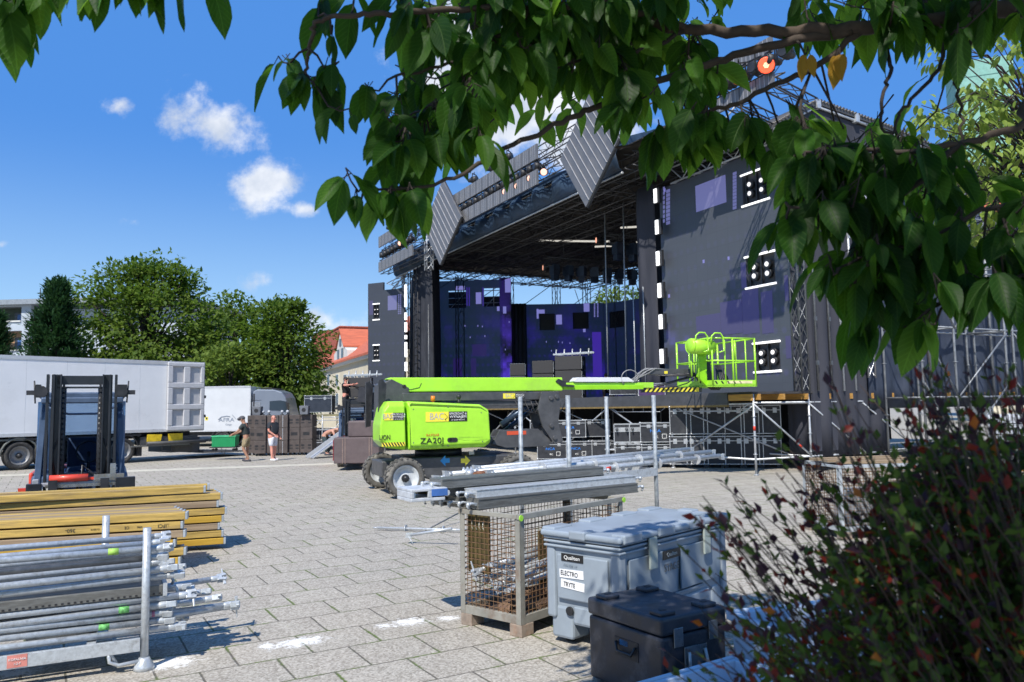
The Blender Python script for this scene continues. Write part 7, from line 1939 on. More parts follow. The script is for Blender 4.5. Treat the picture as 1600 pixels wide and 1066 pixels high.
# ================================================================== BUILDINGS
stucco = M('cream_stucco', (.62, .56, .42), .85, 0, .05, 1.5)
tile = M('red_roof_tile', (.46, .12, .06), .75, 0, .2, 3, .3, stretch=(1, .3, 4))
winm = M('window_dark', (.05, .05, .055), .25, 0, .2)
trim = M('white_trim', (.62, .62, .58), .7, 0, .05)
hz_ = lambda px, py: HF.hit(px, py, 0)
HF = Frame(-20.5, 85.5, -66.8)
eave = 6.55
xh = HF.hit(606, 560, 0)[0]
hs_ = thing('townhouse', 'cream townhouse with red tiled roof, gabled dormer and chimneys beyond the trees', 'house', HF.w(0, 0), HF.h)
m = MB(); m.span(-14, xh, 0, 9, 0, eave); m.build('wall', stucco, hs_)
m = MB(); m.prism([(0, 0)] * 3, 0, 0) if False else None
def slab_(m, x0_, x1_, prof):   # outline in y,z
    vs = [Vector((x, y, z)) for x in (x0_, x1_) for y, z in prof]; n_ = len(prof)
    m._add(vs, [tuple(range(n_)), tuple(reversed(range(n_, 2 * n_)))] + [(i, (i + 1) % n_, n_ + (i + 1) % n_, n_ + i) for i in range(n_)])
zr_ = HF.hit(558, 528, 4.5)[1]
slab_(m, -14.3, xh + .3, [(-.45, eave - .05), (4.5, zr_ - .25), (9.45, eave - .05), (9.45, eave + .15), (4.5, zr_), (-.45, eave + .15)])
m.build('roof', tile, hs_)
m = MB(); slab_(m, -14.2, xh + .2, [(-.30, eave - .3), (.0, eave - .3), (.0, eave - .02), (-.40, eave - .02)]); m.build('cornice', trim, hs_)
for ro, (py0, py1) in enumerate(((586, 602), (616, 634))):
    for px_ in (500, 514, 527.5, 540, 552, 563, 573):
        x, z1 = hz_(px_, py0); _, z0 = hz_(px_, py1); w_ = 1.3
        m = MB(); m.span(x - w_ / 2 - .1, x + w_ / 2 + .1, -.06, .0, z0 - .1, z1 + .1); f_ = m.build('window', trim, hs_)
        m = MB(); m.span(x - w_ / 2, x - .05, -.08, -.06, z0, z1); m.span(x + .05, x + w_ / 2, -.08, -.06, z0, z1); m.build('pane', winm, f_)
x, z = hz_(531, 562)
m = MB(); m.prism([(x - 3.4, eave + .1), (x + 3.4, eave + .1), (x + 3.4, eave + 1.1), (x + 2.0, eave + 1.5), (x, eave + 3.2), (x - 2.0, eave + 1.5), (x - 3.4, eave + 1.1)], .05, 3.2); dm = m.build('dormer', trim, hs_)
m = MB(); m.prism([(x - 2.2, eave + 1.5), (x, eave + 3.3), (x + 2.2, eave + 1.5), (x + 2.2, eave + 1.65), (x, eave + 3.5), (x - 2.2, eave + 1.65)], -.1, 3.6); m.build('dormer_roof', tile, dm)
for dx, zz, h_ in ((-1.5, .45, 1.0), (.6, .45, 1.0), (-.4, 1.75, .7)): m = MB(); m.span(x + dx, x + dx + .9, .0, .05, eave + zz, eave + zz + h_); m.build('pane', winm, dm)
x, z = hz_(562, 545)
m = MB(); P_ = [Vector((x - .6, 1.1, eave + 1.3)), Vector((x + .9, 1.1, eave + 1.3)), Vector((x + .9, 2.1, eave + 2.2)), Vector((x - .6, 2.1, eave + 2.2))]; m.box(((x + .15), 1.6, eave + 1.78), (1.4, 1.3, .08), rot=Matrix.Rotation(R(41), 3, 'X')); m.build('roof_window', winm, hs_)
for i, (pa, pb2, pt) in enumerate(((532, 553, 517), (505, 526, 524))):
    xa_, xb_ = HF.hit(pa, 530, 4.2)[0], HF.hit(pb2, 530, 4.2)[0]; zt_ = HF.hit((pa + pb2) / 2, pt, 4.2)[1]
    m = MB(); m.span(xa_, xb_, 2.6, 6.4, eave + 1.5, zt_); m.span(xa_ - .1, xb_ + .1, 2.5, 6.5, zt_, zt_ + .15); m.build('chimney', M('red_brick', (.36, .09, .05), .85, 0, .25, 8), hs_)
AF = Frame(-50, 71, -4)
ap = thing('apartment_block', 'grey blue flat roofed apartment block with recessed balconies at the left edge', 'building', AF.w(0, 0), AF.h)
ztb = AF.hit(30, 477, 0)[1]
xr_, _ = AF.hit(48, 500, 0); xl_ = -8
wal = M('block_render', (.40, .45, .50), .8, 0, .08, 1); 
hb = []
for (y0, y1) in ((481, 501), (519, 546)):
    xa_, zt_ = AF.hit(-60, y0, 0); xb_, zb_3 = AF.hit(33, y1, 0); hb.append((xa_, xb_, zb_3, zt_))
m = MB(); m.wall(xl_, xr_, 0, ztb, hb, 0, .4); m.span(xl_, xr_ + 14, 2.2, 12, 0, ztb); m.span(xr_, xr_ + 14, .9, 1.3, 0, ztb - .4); m.build('wall', wal, ap)
m = MB(); m.span(xl_ - .5, xr_ + 14.5, -.6, 12.5, ztb, ztb + .45); m.build('flat_roof', M('roof_edge_grey', (.22, .25, .28), .7), ap)
for k, (xa_, xb_, z0, z1) in enumerate(hb):
    m = MB(); m.span(xa_, xb_, 1.9, 2.1, z0 - .3, z1 + .2); lg = m.build('loggia', M('loggia_tan', (.42, .25, .14), .8) if k else M('loggia_dark', (.06, .08, .06), .8), ap)
    m = MB(); 
    for q in range(3): m.span(xb_ - 2.0 - q * 2.2, xb_ - 1.0 - q * 2.2, 1.85, 1.9, z0 + .1, z0 + (z1 - z0) * .75)
    m.build('window', winm, lg)
    m = MB(); m.span(xb_ - 1.7, xb_ - .9, 1.82, 1.85, z0 + .15, z0 + (z1 - z0) * .6); m.build('blue_panel', M('panel_blue', (.06, .15, .38), .5), lg)
    m = MB(); m.span(xa_, xb_, -.12, .0, z0 - .12, z0 - .0); m.build('sill', trim, ap)
m = MB(); m.tube((xr_ - 2, 4, ztb), (xr_ - 2, 4, ztb + 2.2), .05, 5); m.build('antenna', blackm, ap)
t = thing('netted_tower', 'tall pale green netted tower showing behind the bright tree at the right', 'tower', (57, 92, 0), R(-20))
m = MB(); m.span(-3, 3, -3, 3, 0, 42); m.build('net', M('green_net', (.20, .40, .33), .8, 0, .15, 2, dirt=(.3, .5, .42)), t)
m = MB()
for i in range(21): m.span(-3.05, 3.05, -3.05, -3.0, i * 2, i * 2 + .08); m.span(-3.05, -3.0, -3.05, 3.05, i * 2, i * 2 + .08)
m.build('net_band', M('net_band', (.14, .3, .25), .8), t)
t = thing('corner_building', 'building with a red roof showing behind the tarpaulins at the right edge', 'building', (47, 62, 0), R(-20))
m = MB(); m.span(-8, 16, 0, 12, 0, 16.5); m.build('wall', stucco, t); m = MB(); slab_(m, -8.4, 16.4, [(-.5, 16.4), (6, 21), (12.5, 16.4)]); m.build('roof', tile, t)

# ================================================================== FOLIAGE
def leafmat(name, c0, c1, trans, tf=.35, rough=.5, veins=False, rand=0.0):
    m = bpy.data.materials.new(name); m.use_nodes = True
    nt = m.node_tree; b = nt.nodes['Principled BSDF']; o_ = nt.nodes['Material Output']
    tc = N(nt, 'ShaderNodeTexCoord'); no = N(nt, 'ShaderNodeTexNoise'); no.inputs['Scale'].default_value = 1.1 if not veins else 3; no.inputs['Detail'].default_value = 6; L(nt, tc.outputs['Object'], no.inputs['Vector'])
    n2 = N(nt, 'ShaderNodeTexNoise'); n2.inputs['Scale'].default_value = 9; L(nt, tc.outputs['Object'], n2.inputs['Vector'])
    f_ = math_n(nt, 'ADD', math_n(nt, 'MULTIPLY', no.outputs[0], .5), math_n(nt, 'MULTIPLY', n2.outputs[0], .5))
    c = mixc(nt, smooth(nt, f_, .38, .62), c0, c1)
    tcol = mixc(nt, smooth(nt, n2.outputs[0], .3, .7), trans, tuple(x * .7 for x in trans))
    if veins:
        sp = N(nt, 'ShaderNodeSeparateXYZ'); L(nt, tc.outputs['UV'], sp.inputs[0])
        au = math_n(nt, 'ABSOLUTE', math_n(nt, 'SUBTRACT', sp.outputs[0], .5))
        s_ = math_n(nt, 'SINE', math_n(nt, 'MULTIPLY', math_n(nt, 'SUBTRACT', sp.outputs[1], math_n(nt, 'MULTIPLY', au, .55)), 58))
        side = smooth(nt, s_, .72, .98)
        mid = smooth(nt, au, .03, .008)
        vn = math_n(nt, 'MAXIMUM', math_n(nt, 'MULTIPLY', side, .5), mid)
        c = mixc(nt, math_n(nt, 'MULTIPLY', vn, .4), c, (.09, .17, .04))
        tcol = mixc(nt, math_n(nt, 'MULTIPLY', vn, .5), tcol, tuple(min(1, x * 1.7) for x in trans))
        bp = N(nt, 'ShaderNodeBump'); bp.inputs['Strength'].default_value = .5; bp.inputs['Distance'].default_value = .004; L(nt, vn, bp.inputs['Height']); bp.invert = True
        L(nt, bp.outputs[0], b.inputs['Normal'])
    L(nt, c, b.inputs['Base Color']); b.inputs['Roughness'].default_value = rough; b.inputs['Specular IOR Level'].default_value = .18
    tr_ = N(nt, 'ShaderNodeBsdfTranslucent'); L(nt, tcol, tr_.inputs[0])
    mx = N(nt, 'ShaderNodeMixShader'); mx.inputs[0].default_value = tf; L(nt, b.outputs[0], mx.inputs[1]); L(nt, tr_.outputs[0], mx.inputs[2]); L(nt, mx.outputs[0], o_.inputs[0])
    return m

class Leaves:
    def __init__(s): s.v = []; s.f = []; s.uv = []; s.mi = []
    def simple(s, p, d, nrm, L_, W_, mi=0):       # kite folded along its midrib
        d = d.normalized(); x = d.cross(nrm)
        if x.length < 1e-4: x = d.cross(Vector((1, 0, .3)))
        x.normalize(); n_ = x.cross(d); o = len(s.v); h = W_ / 2
        for q, u in ((p, (.5, 0)), (p + d * L_ * .42 + x * h + n_ * h * .35, (1, .42)), (p + d * L_, (.5, 1)), (p + d * L_ * .42 - x * h + n_ * h * .35, (0, .42))): s.v.append(tuple(q)); s.uv.append(u)
        s.f += [(o, o + 1, o + 2), (o, o + 2, o + 3)]; s.mi += [mi, mi]
    def fine(s, p, d, nrm, L_, W_, droop, fold, rr, mi=0):
        T_ = [(0, .02), (.06, .24), (.16, .38), (.30, .485), (.46, .50), (.62, .43), (.76, .31), (.87, .17), (.94, .08), (1, .008)]
        d = d.normalized(); x = d.cross(nrm)
        if x.length < 1e-4: x = d.cross(Vector((1, 0, .3)))
        x.normalize(); q = Vector(p); last = 0; o = len(s.v); wv_ = rr.uniform(0, 6); tw_ = rr.uniform(-.35, .35)
        for i, (t_, w) in enumerate(T_):
            st = (t_ - last) * L_; last = t_
            d = (d + Vector((0, 0, -1)) * droop * st / L_).normalized()
            x = (x - d * x.dot(d)).normalized(); x = (Matrix.Rotation(tw_ * st / L_, 3, d) @ x); n_ = x.cross(d)
            q = q + d * st
            for u in (-1, -.55, 0, .55, 1):
                hh = W_ * w; up = abs(u) * hh * fold + math.sin(t_ * 11 + wv_ + u * 1.5) * W_ * .035 * abs(u)
                ser = 1 + (.035 if (i % 2) and abs(u) == 1 else 0)
                s.v.append(tuple(q + x * u * hh * ser + n_ * up)); s.uv.append((.5 + u * .5 * (w / .5), t_))
        for i in range(len(T_) - 1):
            for j in range(4): a = o + i * 5 + j; s.f.append((a, a + 1, a + 6, a + 5)); s.mi.append(mi)
    def build(s, name, mats, parent):
        me = bpy.data.meshes.new(name); me.from_pydata(s.v, [], s.f)
        mats = mats if isinstance(mats, (list, tuple)) else [mats]
        for m_ in mats: me.materials.append(m_)
        ul = me.uv_layers.new(name='UVMap'); buf = []
        for f_ in s.f:
            for i in f_: buf += s.uv[i]
        ul.data.foreach_set('uv', buf); me.polygons.foreach_set('material_index', s.mi); me.polygons.foreach_set('use_smooth', [True] * len(s.f)); me.update()
        o = bpy.data.objects.new(name, me); col.objects.link(o); o.parent = parent; return o

bark = M('bark', (.055, .040, .030), .9, 0, .35, 14, .5, stretch=(1, 1, .25)); bark_d = M('bark_dark', (.03, .022, .018), .85, 0, .35, 20, .5)
far_g = leafmat('foliage_green', (.042, .082, .012), (.115, .165, .022), (.22, .38, .04), .3, .6)
far_l = leafmat('foliage_light', (.07, .12, .018), (.15, .21, .035), (.30, .42, .06), .3, .6)
far_p = leafmat('foliage_pine', (.018, .055, .022), (.04, .095, .03), (.06, .16, .04), .15, .6)

def rsph(rr):
    while True:
        v = Vector((rr.uniform(-1, 1), rr.uniform(-1, 1), rr.uniform(-1, 1)))
        if .02 < v.length < 1: return v
def tree(name, label, base, top, rad, zb_, clumps, per, leaf, mat, seed, cl=1.0, group='trees beyond the square', shape=None, category='tree'):
    rr = random.Random(seed)
    t = thing(name, label, category, base, 0, group)
    cz = (top + zb_) / 2; rz_ = (top - zb_) / 2
    m = MB(); m.path([(0, 0, 0), (.1, 0, zb_ * .6), (.05, .05, cz * .8), (.0, .0, cz + rz_ * .4)], rad * .07, 8, rad * .02); m.build('trunk', bark, t)
    cs = []; lm = Leaves(); bm_ = MB()
    for i in range(clumps):
        v = rsph(rr).normalized() * rr.uniform(.45, 1.0) ** .5
        r_ = (1 + .22 * math.sin(3 * math.atan2(v.y, v.x) + seed) + .18 * mnoise.noise(v * 2.3 + Vector((seed, 0, 0))) * 2)
        sxy = shape((v.z + 1) / 2) if shape else 1
        c_ = Vector((v.x * rad * r_ * sxy, v.y * rad * r_ * sxy, cz + v.z * rz_ * (1 + .12 * mnoise.noise(v * 3 + Vector((0, seed, 0))))))
        cs.append(c_)
        if i % 3 == 0: bm_.path([(0, 0, max(.8, c_.z * .45)), (c_.x * .4, c_.y * .4, c_.z * .75), tuple(c_)], rad * .022, 5, .02)
        cr = cl * rr.uniform(.55, 1.25)
        for k in range(per):
            u = rsph(rr); u = u * (u.length ** -.35)
            p = c_ + Vector((u.x * cr * 1.25, u.y * cr * 1.25, u.z * cr * .62))
            out_ = (p - Vector((0, 0, cz))).normalized()
            d = (rsph(rr) + out_ * .8 + Vector((0, 0, -.35))).normalized(); nn_ = (Vector((0, 0, 1)) + rsph(rr) * .8 + out_ * .4)
            s_ = leaf * rr.uniform(.6, 1.25); lm.simple(p, d, nn_, s_, s_ * .62)
    bm_.build('limbs', bark_d, t); lm.build('crown', mat, t)
    return t
def tr(px, Y): q = at(px, 600, Y); return (q.x, Y, 0)
def tz(px, py, Y): return at(px, py, Y).z
tree('deciduous_tree', 'largest broad green tree rising behind the white semi trailer', tr(228, 53), tz(228, 402, 53), 4.9, 1.6, 250, 95, .34, far_g, 3, 1.15, shape=lambda h: 1.12 - .55 * h ** 2.2)
tree('deciduous_tree', 'green tree behind the truck box, between the largest tree and the rounded one', tr(366, 56), tz(380, 462, 56), 3.3, 1.2, 110, 85, .33, far_g, 7, 1.0)
tree('deciduous_tree', 'rounded green tree in front of the cream townhouse', tr(444, 50), tz(455, 466, 50), 2.35, .9, 150, 85, .31, far_g, 15, .9, shape=lambda h: 1.05 - .2 * h)
tree('deciduous_tree', 'low pale green bushy tree above the truck box', tr(358, 47), tz(358, 540, 47), 2.0, .6, 70, 80, .30, far_l, 21, .8)
tree('deciduous_tree', 'low yellow green bushes behind the roof of the semi trailer', tr(145, 49), tz(150, 545, 49), 2.9, .5, 70, 70, .30, far_l, 27, .8)
tree('deciduous_tree', 'tree filling the gap behind the cab of the box truck', tr(420, 58), tz(420, 520, 58), 3.4, .8, 90, 70, .34, far_g, 31, .9)
tree('deciduous_tree', 'pale tree top glimpsed through the rear trusses of the stage', tr(985, 70), tz(985, 446, 70), 3.4, 5, 50, 60, .4, far_l, 33, 1.0)
# pine
def pine(label, base, top, rad, seed):
    rr = random.Random(seed); t = thing('pine_tree', label, 'tree', base, 0, 'trees beyond the square')
    m = MB(); m.tube((0, 0, 0), (0, 0, top), .22, 8, .03); m.build('trunk', bark, t)
    lm = Leaves(); bm_ = MB(); n_ = 150
    for i in range(n_):
        h = (i / n_) ** .85; z = top * (.10 + .9 * h); a_ = i * 2.399 + rr.uniform(-.4, .4); r_ = rad * (1.05 - h ** 1.3) * rr.uniform(.6, 1.15) + .15
        tip = Vector((math.cos(a_) * r_, math.sin(a_) * r_, z + .25 * r_)); b0_ = Vector((0, 0, z - .2))
        bm_.tube(b0_, tip, .04, 4, .01, caps=False)
        for k in range(110):
            f_ = rr.uniform(.3, 1.0); p = b0_.lerp(tip, f_) + rsph(rr) * .42 * (.5 + f_ * .6); d = ((tip - b0_).normalized() + rsph(rr) * .9 + Vector((0, 0, .3))); lm.simple(p, d, Vector((0, 0, 1)) + rsph(rr) * .7, rr.uniform(.2, .42), .12)
    bm_.build('limbs', bark_d, t); lm.build('crown', far_p, t)
pine('dark green pine between the apartment block and the largest tree', tr(84, 47), tz(92, 444, 47), 2.5, 4)
pine('smaller dark pine branches in front of the apartment block balconies', tr(-12, 56), tz(-5, 492, 56), 2.0, 6)
# bright tree on the right, individual leaves
near_l = leafmat('leaf_bright', (.13, .20, .03), (.26, .33, .07), (.42, .55, .10), .35, .5, veins=False)
def droopy(label, base, seed):
    rr = random.Random(seed); t = thing('cherry_tree', label, 'tree', base, 0); b0_ = Vector(base)
    m = MB(); m.path([(0, 0, 0), (-.1, 0, 2), (-.2, .1, 4), (-.5, .3, 7)], .16, 10, .06); m.build('trunk', bark, t)
    lm = Leaves(); bm_ = MB()
    spots = []
    for (xa_, ya_, xb_, yb_, n_) in ((1520, 60, 1640, 400, 60), (1450, 60, 1530, 100, 6), (1480, 130, 1600, 190, 14), (1430, 160, 1500, 215, 7), (1440, 270, 1560, 340, 14), (1500, 210, 1640, 300, 22), (1560, 290, 1700, 430, 26), (1600, 0, 1800, 300, 40), (1470, 180, 1560, 260, 12), (1450, 340, 1530, 390, 5), (1580, 380, 1660, 460, 10)):
        for i in range(n_): spots.append((rr.uniform(xa_, xb_), rr.uniform(ya_, yb_)))
    for (px_, py_) in spots:
        Y = b0_.y + rr.uniform(-1.6, 1.2); c_ = at(px_, py_, Y) - b0_
        hub = Vector((-.4 + rr.uniform(-.3, .3), .2, 3.2 + rr.uniform(0, 2.5)))
        mid_ = hub.lerp(c_, .6) + Vector((0, 0, .5)); bm_.path([tuple(hub), tuple(mid_), tuple(c_)], .022, 4, .005)
        for k in range(11):
            a_ = rr.uniform(0, 6.28); p = c_ + Vector((math.cos(a_) * .14, math.sin(a_) * .14, rr.uniform(-.06, .12))); d = Vector((math.cos(a_) * .9, math.sin(a_) * .9, -.9 + rr.uniform(-.3, .5)))
            s_ = rr.uniform(.11, .16); lm.fine(p, d, Vector((0, 0, 1)) + rsph(rr) * .4, s_, s_ * .46, .5, .25, rr)
    bm_.build('limbs', bark_d, t); lm.build('crown', near_l, t)
droopy('bright sunlit tree with drooping yellow green leaves at the right edge', (8.2, 10.6, 0), 12)

# ================================================================== OVERHANGING TREE
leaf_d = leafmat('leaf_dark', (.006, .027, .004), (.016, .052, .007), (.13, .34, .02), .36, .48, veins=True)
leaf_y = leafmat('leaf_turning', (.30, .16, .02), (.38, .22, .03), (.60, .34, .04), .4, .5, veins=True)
leaf_b = leafmat('leaf_lit_copy', (.022, .075, .010), (.05, .13, .016), (.30, .58, .05), .5, .5, veins=True)  # lit copy of the dark leaf, sunlight put into its brighter colours
oak = thing('overhanging_tree', 'dark leafed tree whose branches hang across the top of the view', 'tree', (3.3, 1.0, 0))
OB = Vector((3.3, 1.0, 0))
rr = random.Random(77)
def pxp(pts): return [at(a, b_, c_) - OB for a, b_, c_ in pts]
def spline(pts, k=5):
    out_ = []
    for i in range(len(pts) - 1):
        p0 = pts[max(i - 1, 0)]; p1 = pts[i]; p2 = pts[i + 1]; p3 = pts[min(i + 2, len(pts) - 1)]
        for j in range(k):
            t_ = j / k; out_.append(.5 * ((2 * p1) + (p2 - p0) * t_ + (2 * p0 - 5 * p1 + 4 * p2 - p3) * t_ * t_ + (3 * p1 - p0 - 3 * p2 + p3) * t_ ** 3))
    out_.append(pts[-1]); return out_
m = MB(); m.path(spline([Vector((0, 0, 0)), Vector((-.05, .05, 1.2)), Vector((-.2, .2, 2.4)), Vector((-.4, .3, 3.6)), Vector((-.9, .3, 4.8))]), .17, 12, .06); m.build('trunk', bark, oak)
J0 = Vector((-.2, .25, 2.45))
branches = [
    ([J0] + pxp([(1660, 12, 2.3), (1480, 28, 2.35), (1330, 44, 2.4), (1200, 49, 2.45), (1075, 46, 2.5), (985, 28, 2.55), (905, 0, 2.55), (800, -30, 2.5)]), .030, .009),
    (pxp([(1075, 46, 2.5), (960, 10, 2.4), (840, 12, 2.3), (700, 16, 2.25), (620, 21, 2.2), (560, 23, 2.2), (505, 29, 2.2), (488, 50, 2.2), (483, 85, 2.2), (478, 118, 2.2)]), .012, .0045),
    (pxp([(1330, 48, 2.4), (1200, 72, 2.45), (1120, 96, 2.5), (1010, 132, 2.5), (930, 165, 2.5), (880, 190, 2.45), (800, 228, 2.4), (740, 262, 2.3), (690, 285, 2.3), (600, 295, 2.25), (572, 294, 2.25)]), .015, .003),
    (pxp([(1345, 50, 2.4), (1270, 108, 2.45), (1215, 130, 2.45), (1160, 158, 2.45), (1100, 178, 2.5), (1020, 215, 2.5), (960, 230, 2.5)]), .011, .004),
    (pxp([(1370, 45, 2.4), (1392, 100, 2.35), (1382, 140, 2.3), (1376, 185, 2.3), (1395, 215, 2.3)]), .007, .004),
    (pxp([(1480, 40, 2.35), (1470, 100, 2.3), (1430, 150, 2.25), (1400, 190, 2.25), (1390, 240, 2.2)]), .007, .004),
    (pxp([(1520, 60, 2.3), (1495, 130, 2.25), (1503, 190, 2.25), (1490, 260, 2.2)]), .006, .004),
    ([J0] + pxp([(1720, 150, 2.1), (1600, 195, 2.1), (1500, 225, 2.1), (1400, 240, 2.1), (1330, 230, 2.15), (1260, 240, 2.15)]), .014, .004),
    ([J0] + pxp([(1740, 260, 2.0), (1620, 310, 2.05), (1530, 330, 2.05), (1440, 380, 2.1), (1350, 400, 2.1), (1300, 430, 2.1)]), .010, .003),
    (pxp([(1500, 225, 2.1), (1430, 290, 2.1), (1360, 330, 2.1), (1290, 330, 2.1), (1230, 320, 2.1)]), .010, .004),
    ([J0] + pxp([(1750, 380, 1.95), (1640, 420, 2.0), (1560, 440, 2.0), (1480, 470, 2.05)]), .009, .003),
    (pxp([(1270, 108, 2.45), (1252, 170, 2.3), (1275, 230, 2.3), (1285, 270, 2.3)]), .005, .004),
    (pxp([(905, 0, 2.55), (820, 60, 2.5), (740, 120, 2.4), (690, 160, 2.35), (640, 190, 2.3)]), .010, .004),
    (pxp([(840, 12, 2.3), (760, 70, 2.3), (700, 100, 2.3), (620, 120, 2.25)]), .007, .004),
    (pxp([(1075, 46, 2.5), (1000, 80, 2.45), (930, 90, 2.45), (860, 110, 2.4)]), .008, .004),
    ([Vector((-.9, .3, 4.8))] + pxp([(700, -230, 2.2), (400, -160, 2.1), (250, -90, 2.05), (80, -60, 2.05), (-60, -60, 2.0)]), .03, .006),
]
allpts = []
for i, (pts, r0, r1) in enumerate(branches):
    sp_ = spline(pts, 6); jit = [p + Vector((rr.uniform(-1, 1), rr.uniform(-1, 1), rr.uniform(-1, 1))) * .006 for p in sp_]; jit[0] = sp_[0]
    m = MB(); m.path(jit, r0, 9, r1); m.build('branch', bark if r0 > .01 else bark_d, oak); allpts += jit[3:]
twm = MB(); lf = Leaves()
def cluster(px_, py_, Y, n_=5, L0=.155, mi=0, spread=1.0):
    c_ = at(px_, py_, Y) - OB
    near = min(allpts, key=lambda q: (q - c_).length_squared)
    if (near - c_).length > .9: near = c_ + Vector((.25, .05, .25))
    st = near; d0 = (c_ - st); mid_ = st.lerp(c_, .5) + Vector((0, 0, -.04)) + d0.cross(Vector((0, 0, 1))) * rr.uniform(-.2, .2)
    twm.path([st, st.lerp(mid_, .5) + Vector((0, 0, .01)), mid_, mid_.lerp(c_, .6) + Vector((0, 0, -.01)), c_], .0042, 5, .0022)
    for k in range(n_):
        f_ = 1 - k * .13; p = st.lerp(c_, max(.2, f_)) if k else c_
        a_ = rr.uniform(0, 6.283); h_ = rr.uniform(.3, 1.15) * spread
        d = Vector((math.cos(a_) * h_, math.sin(a_) * h_ * .8, -rr.uniform(.45, 1.0)))
        pe = p + d.normalized() * .028; twm.tube(p, pe, .0016, 4, caps=False)
        s_ = L0 * (rr.uniform(.35, .7) if rr.random() < .25 else rr.uniform(.65, 1.15)); nn_ = Vector((math.cos(a_) * -.4 + rr.uniform(-.5, .5), -.55 + rr.uniform(-.7, .5), .7 + rr.uniform(-.3, .3)))
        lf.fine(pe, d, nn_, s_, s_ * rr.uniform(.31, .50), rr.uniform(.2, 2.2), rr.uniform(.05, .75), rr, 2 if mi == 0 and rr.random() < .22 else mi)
def fill(x0_, y0_, x1_, y1_, n_, Ya, Yb, k=5, L0=.15, skip=()):
    for i in range(n_):
        for q in range(20):
            a, b_ = rr.uniform(x0_, x1_), rr.uniform(y0_, y1_)
            if not any(s_[0] < a < s_[2] and s_[1] < b_ < s_[3] for s_ in skip): break
        cluster(a, b_, rr.uniform(Ya, Yb), k, L0)
hole = ((1095, -60, 1235, 150), (1240, 40, 1420, 180), (1095, 150, 1180, 190), (690, 60, 735, 110), (640, 60, 690, 110), (900, 150, 960, 215))
for (a, b_, n_) in ((435, 88, 4), (470, 112, 5), (492, 120, 4), (530, 96, 4), (520, 40, 2), (500, -10, 3), (555, -20, 3), (640, 4, 2), (618, -20, 2), (668, -10, 2), (540, 262, 4), (556, 296, 2), (590, 298, 4), (612, 290, 4), (640, 285, 4), (570, 130, 3), (600, 170, 4), (625, 150, 3), (545, 170, 2)):
    cluster(a, b_, rr.uniform(2.15, 2.3), n_, .165 if a < 600 else .17)
fill(610, -10, 1000, 110, 34, 2.2, 2.75, skip=hole)
fill(600, 100, 775, 215, 20, 2.2, 2.7, skip=hole)
fill(770, 50, 960, 118, 12, 2.2, 2.7, skip=hole)
fill(970, 90, 1100, 170, 10, 2.3, 2.8, skip=hole)
fill(600, 215, 690, 270, 6, 2.2, 2.5)
fill(1000, 150, 1110, 222, 8, 2.3, 2.7)
fill(1110, 170, 1240, 235, 5, 2.3, 2.6, 4)
fill(720, -60, 1620, 20, 46, 2.2, 2.8, skip=hole)
fill(1000, 40, 1100, 110, 7, 2.3, 2.8)
fill(1190, 120, 1260, 200, 3, 2.3, 2.5, 3)
fill(1230, 190, 1440, 270, 16, 2.0, 2.3, skip=hole)
fill(1220, 270, 1440, 350, 16, 2.0, 2.3)
fill(1270, 350, 1440, 440, 10, 2.0, 2.3, 4)
fill(1340, 430, 1420, 490, 3, 2.0, 2.2, 3)
fill(1420, 200, 1560, 270, 3, 1.95, 2.3)
fill(1460, 280, 1640, 380, 6, 1.95, 2.2, 4)
fill(1440, 360, 1640, 490, 13, 1.95, 2.15, 5)
fill(1340, 400, 1450, 520, 7, 2.0, 2.2, 4)
fill(1200, 330, 1250, 350, 2, 2.1, 2.2, 4)
fill(1460, -20, 1640, 40, 6, 2.1, 2.4, 4)
for a in range(0, 330, 26): cluster(a + rr.uniform(-8, 8), -28 - rr.uniform(0, 22) - (12 if a > 120 else 0), rr.uniform(1.95, 2.15), 5, .16)
fill(-20, -20, 80, 15, 3, 1.95, 2.1, 4, .17)
for (a, b_) in ((1262, 72), (1312, 74)): cluster(a, b_, 2.35, 2, .11, 1, .5)
for (a, b_, c_, d_, n_) in ((640, -20, 1000, 190, 46), (1000, 0, 1240, 70, 18), (1240, -20, 1600, 40, 22), (600, 160, 720, 240, 8), (1240, 210, 1420, 330, 10)):
    for i in range(n_):
        p_, q_ = rr.uniform(a, c_), rr.uniform(b_, d_)
        if not any(s_[0] < p_ < s_[2] and s_[1] < q_ < s_[3] for s_ in hole): cluster(p_, q_, rr.uniform(2.9, 3.7), 6, .15, 2, 1.3)
twm.build('twig', bark_d, oak)['kind'] = 'stuff'
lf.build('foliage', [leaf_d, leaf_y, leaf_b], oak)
# the upper crown, out of the picture, that shades the near ground and the shrub
up = Leaves(); rr = random.Random(5); CRi = CR.transposed()
def visible(p):
    q = CRi @ (p - Vector((0, 0, EYE)))
    if q.z > -.05: return False
    X_, Y_ = q.x / -q.z * F, q.y / -q.z * F
    return abs(X_) < W / 2 + 60 and abs(Y_) < H / 2 + 60
n_ = 0
while n_ < 9000:
    v = rsph(rr); p = Vector((1.5 + v.x * 2.9, .1 + v.y * 4.2, 4.7 + v.z * 1.4)); cl_ = mnoise.noise(p * 1.5)
    if cl_ < .0 or visible(p): continue
    a_ = rr.uniform(0, 6.28); up.simple(p - OB, Vector((math.cos(a_), math.sin(a_), -1.1)), Vector((0, 0, 1)) + rsph(rr) * .6, .19, .11); n_ += 1
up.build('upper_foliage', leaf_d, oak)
m = MB()
for i in range(14):
    a_ = i * 2.399; m.path([(-.9, .3, 4.8 - .1 * i * .8), (-1.2 + math.cos(a_) * 1, -.2 + math.sin(a_) * 1, 4.6), (-1.6 + math.cos(a_) * 2.2, -.3 + math.sin(a_) * 2.0, 4.9)], .035, 6, .008)
m.build('upper_limbs', bark, oak)

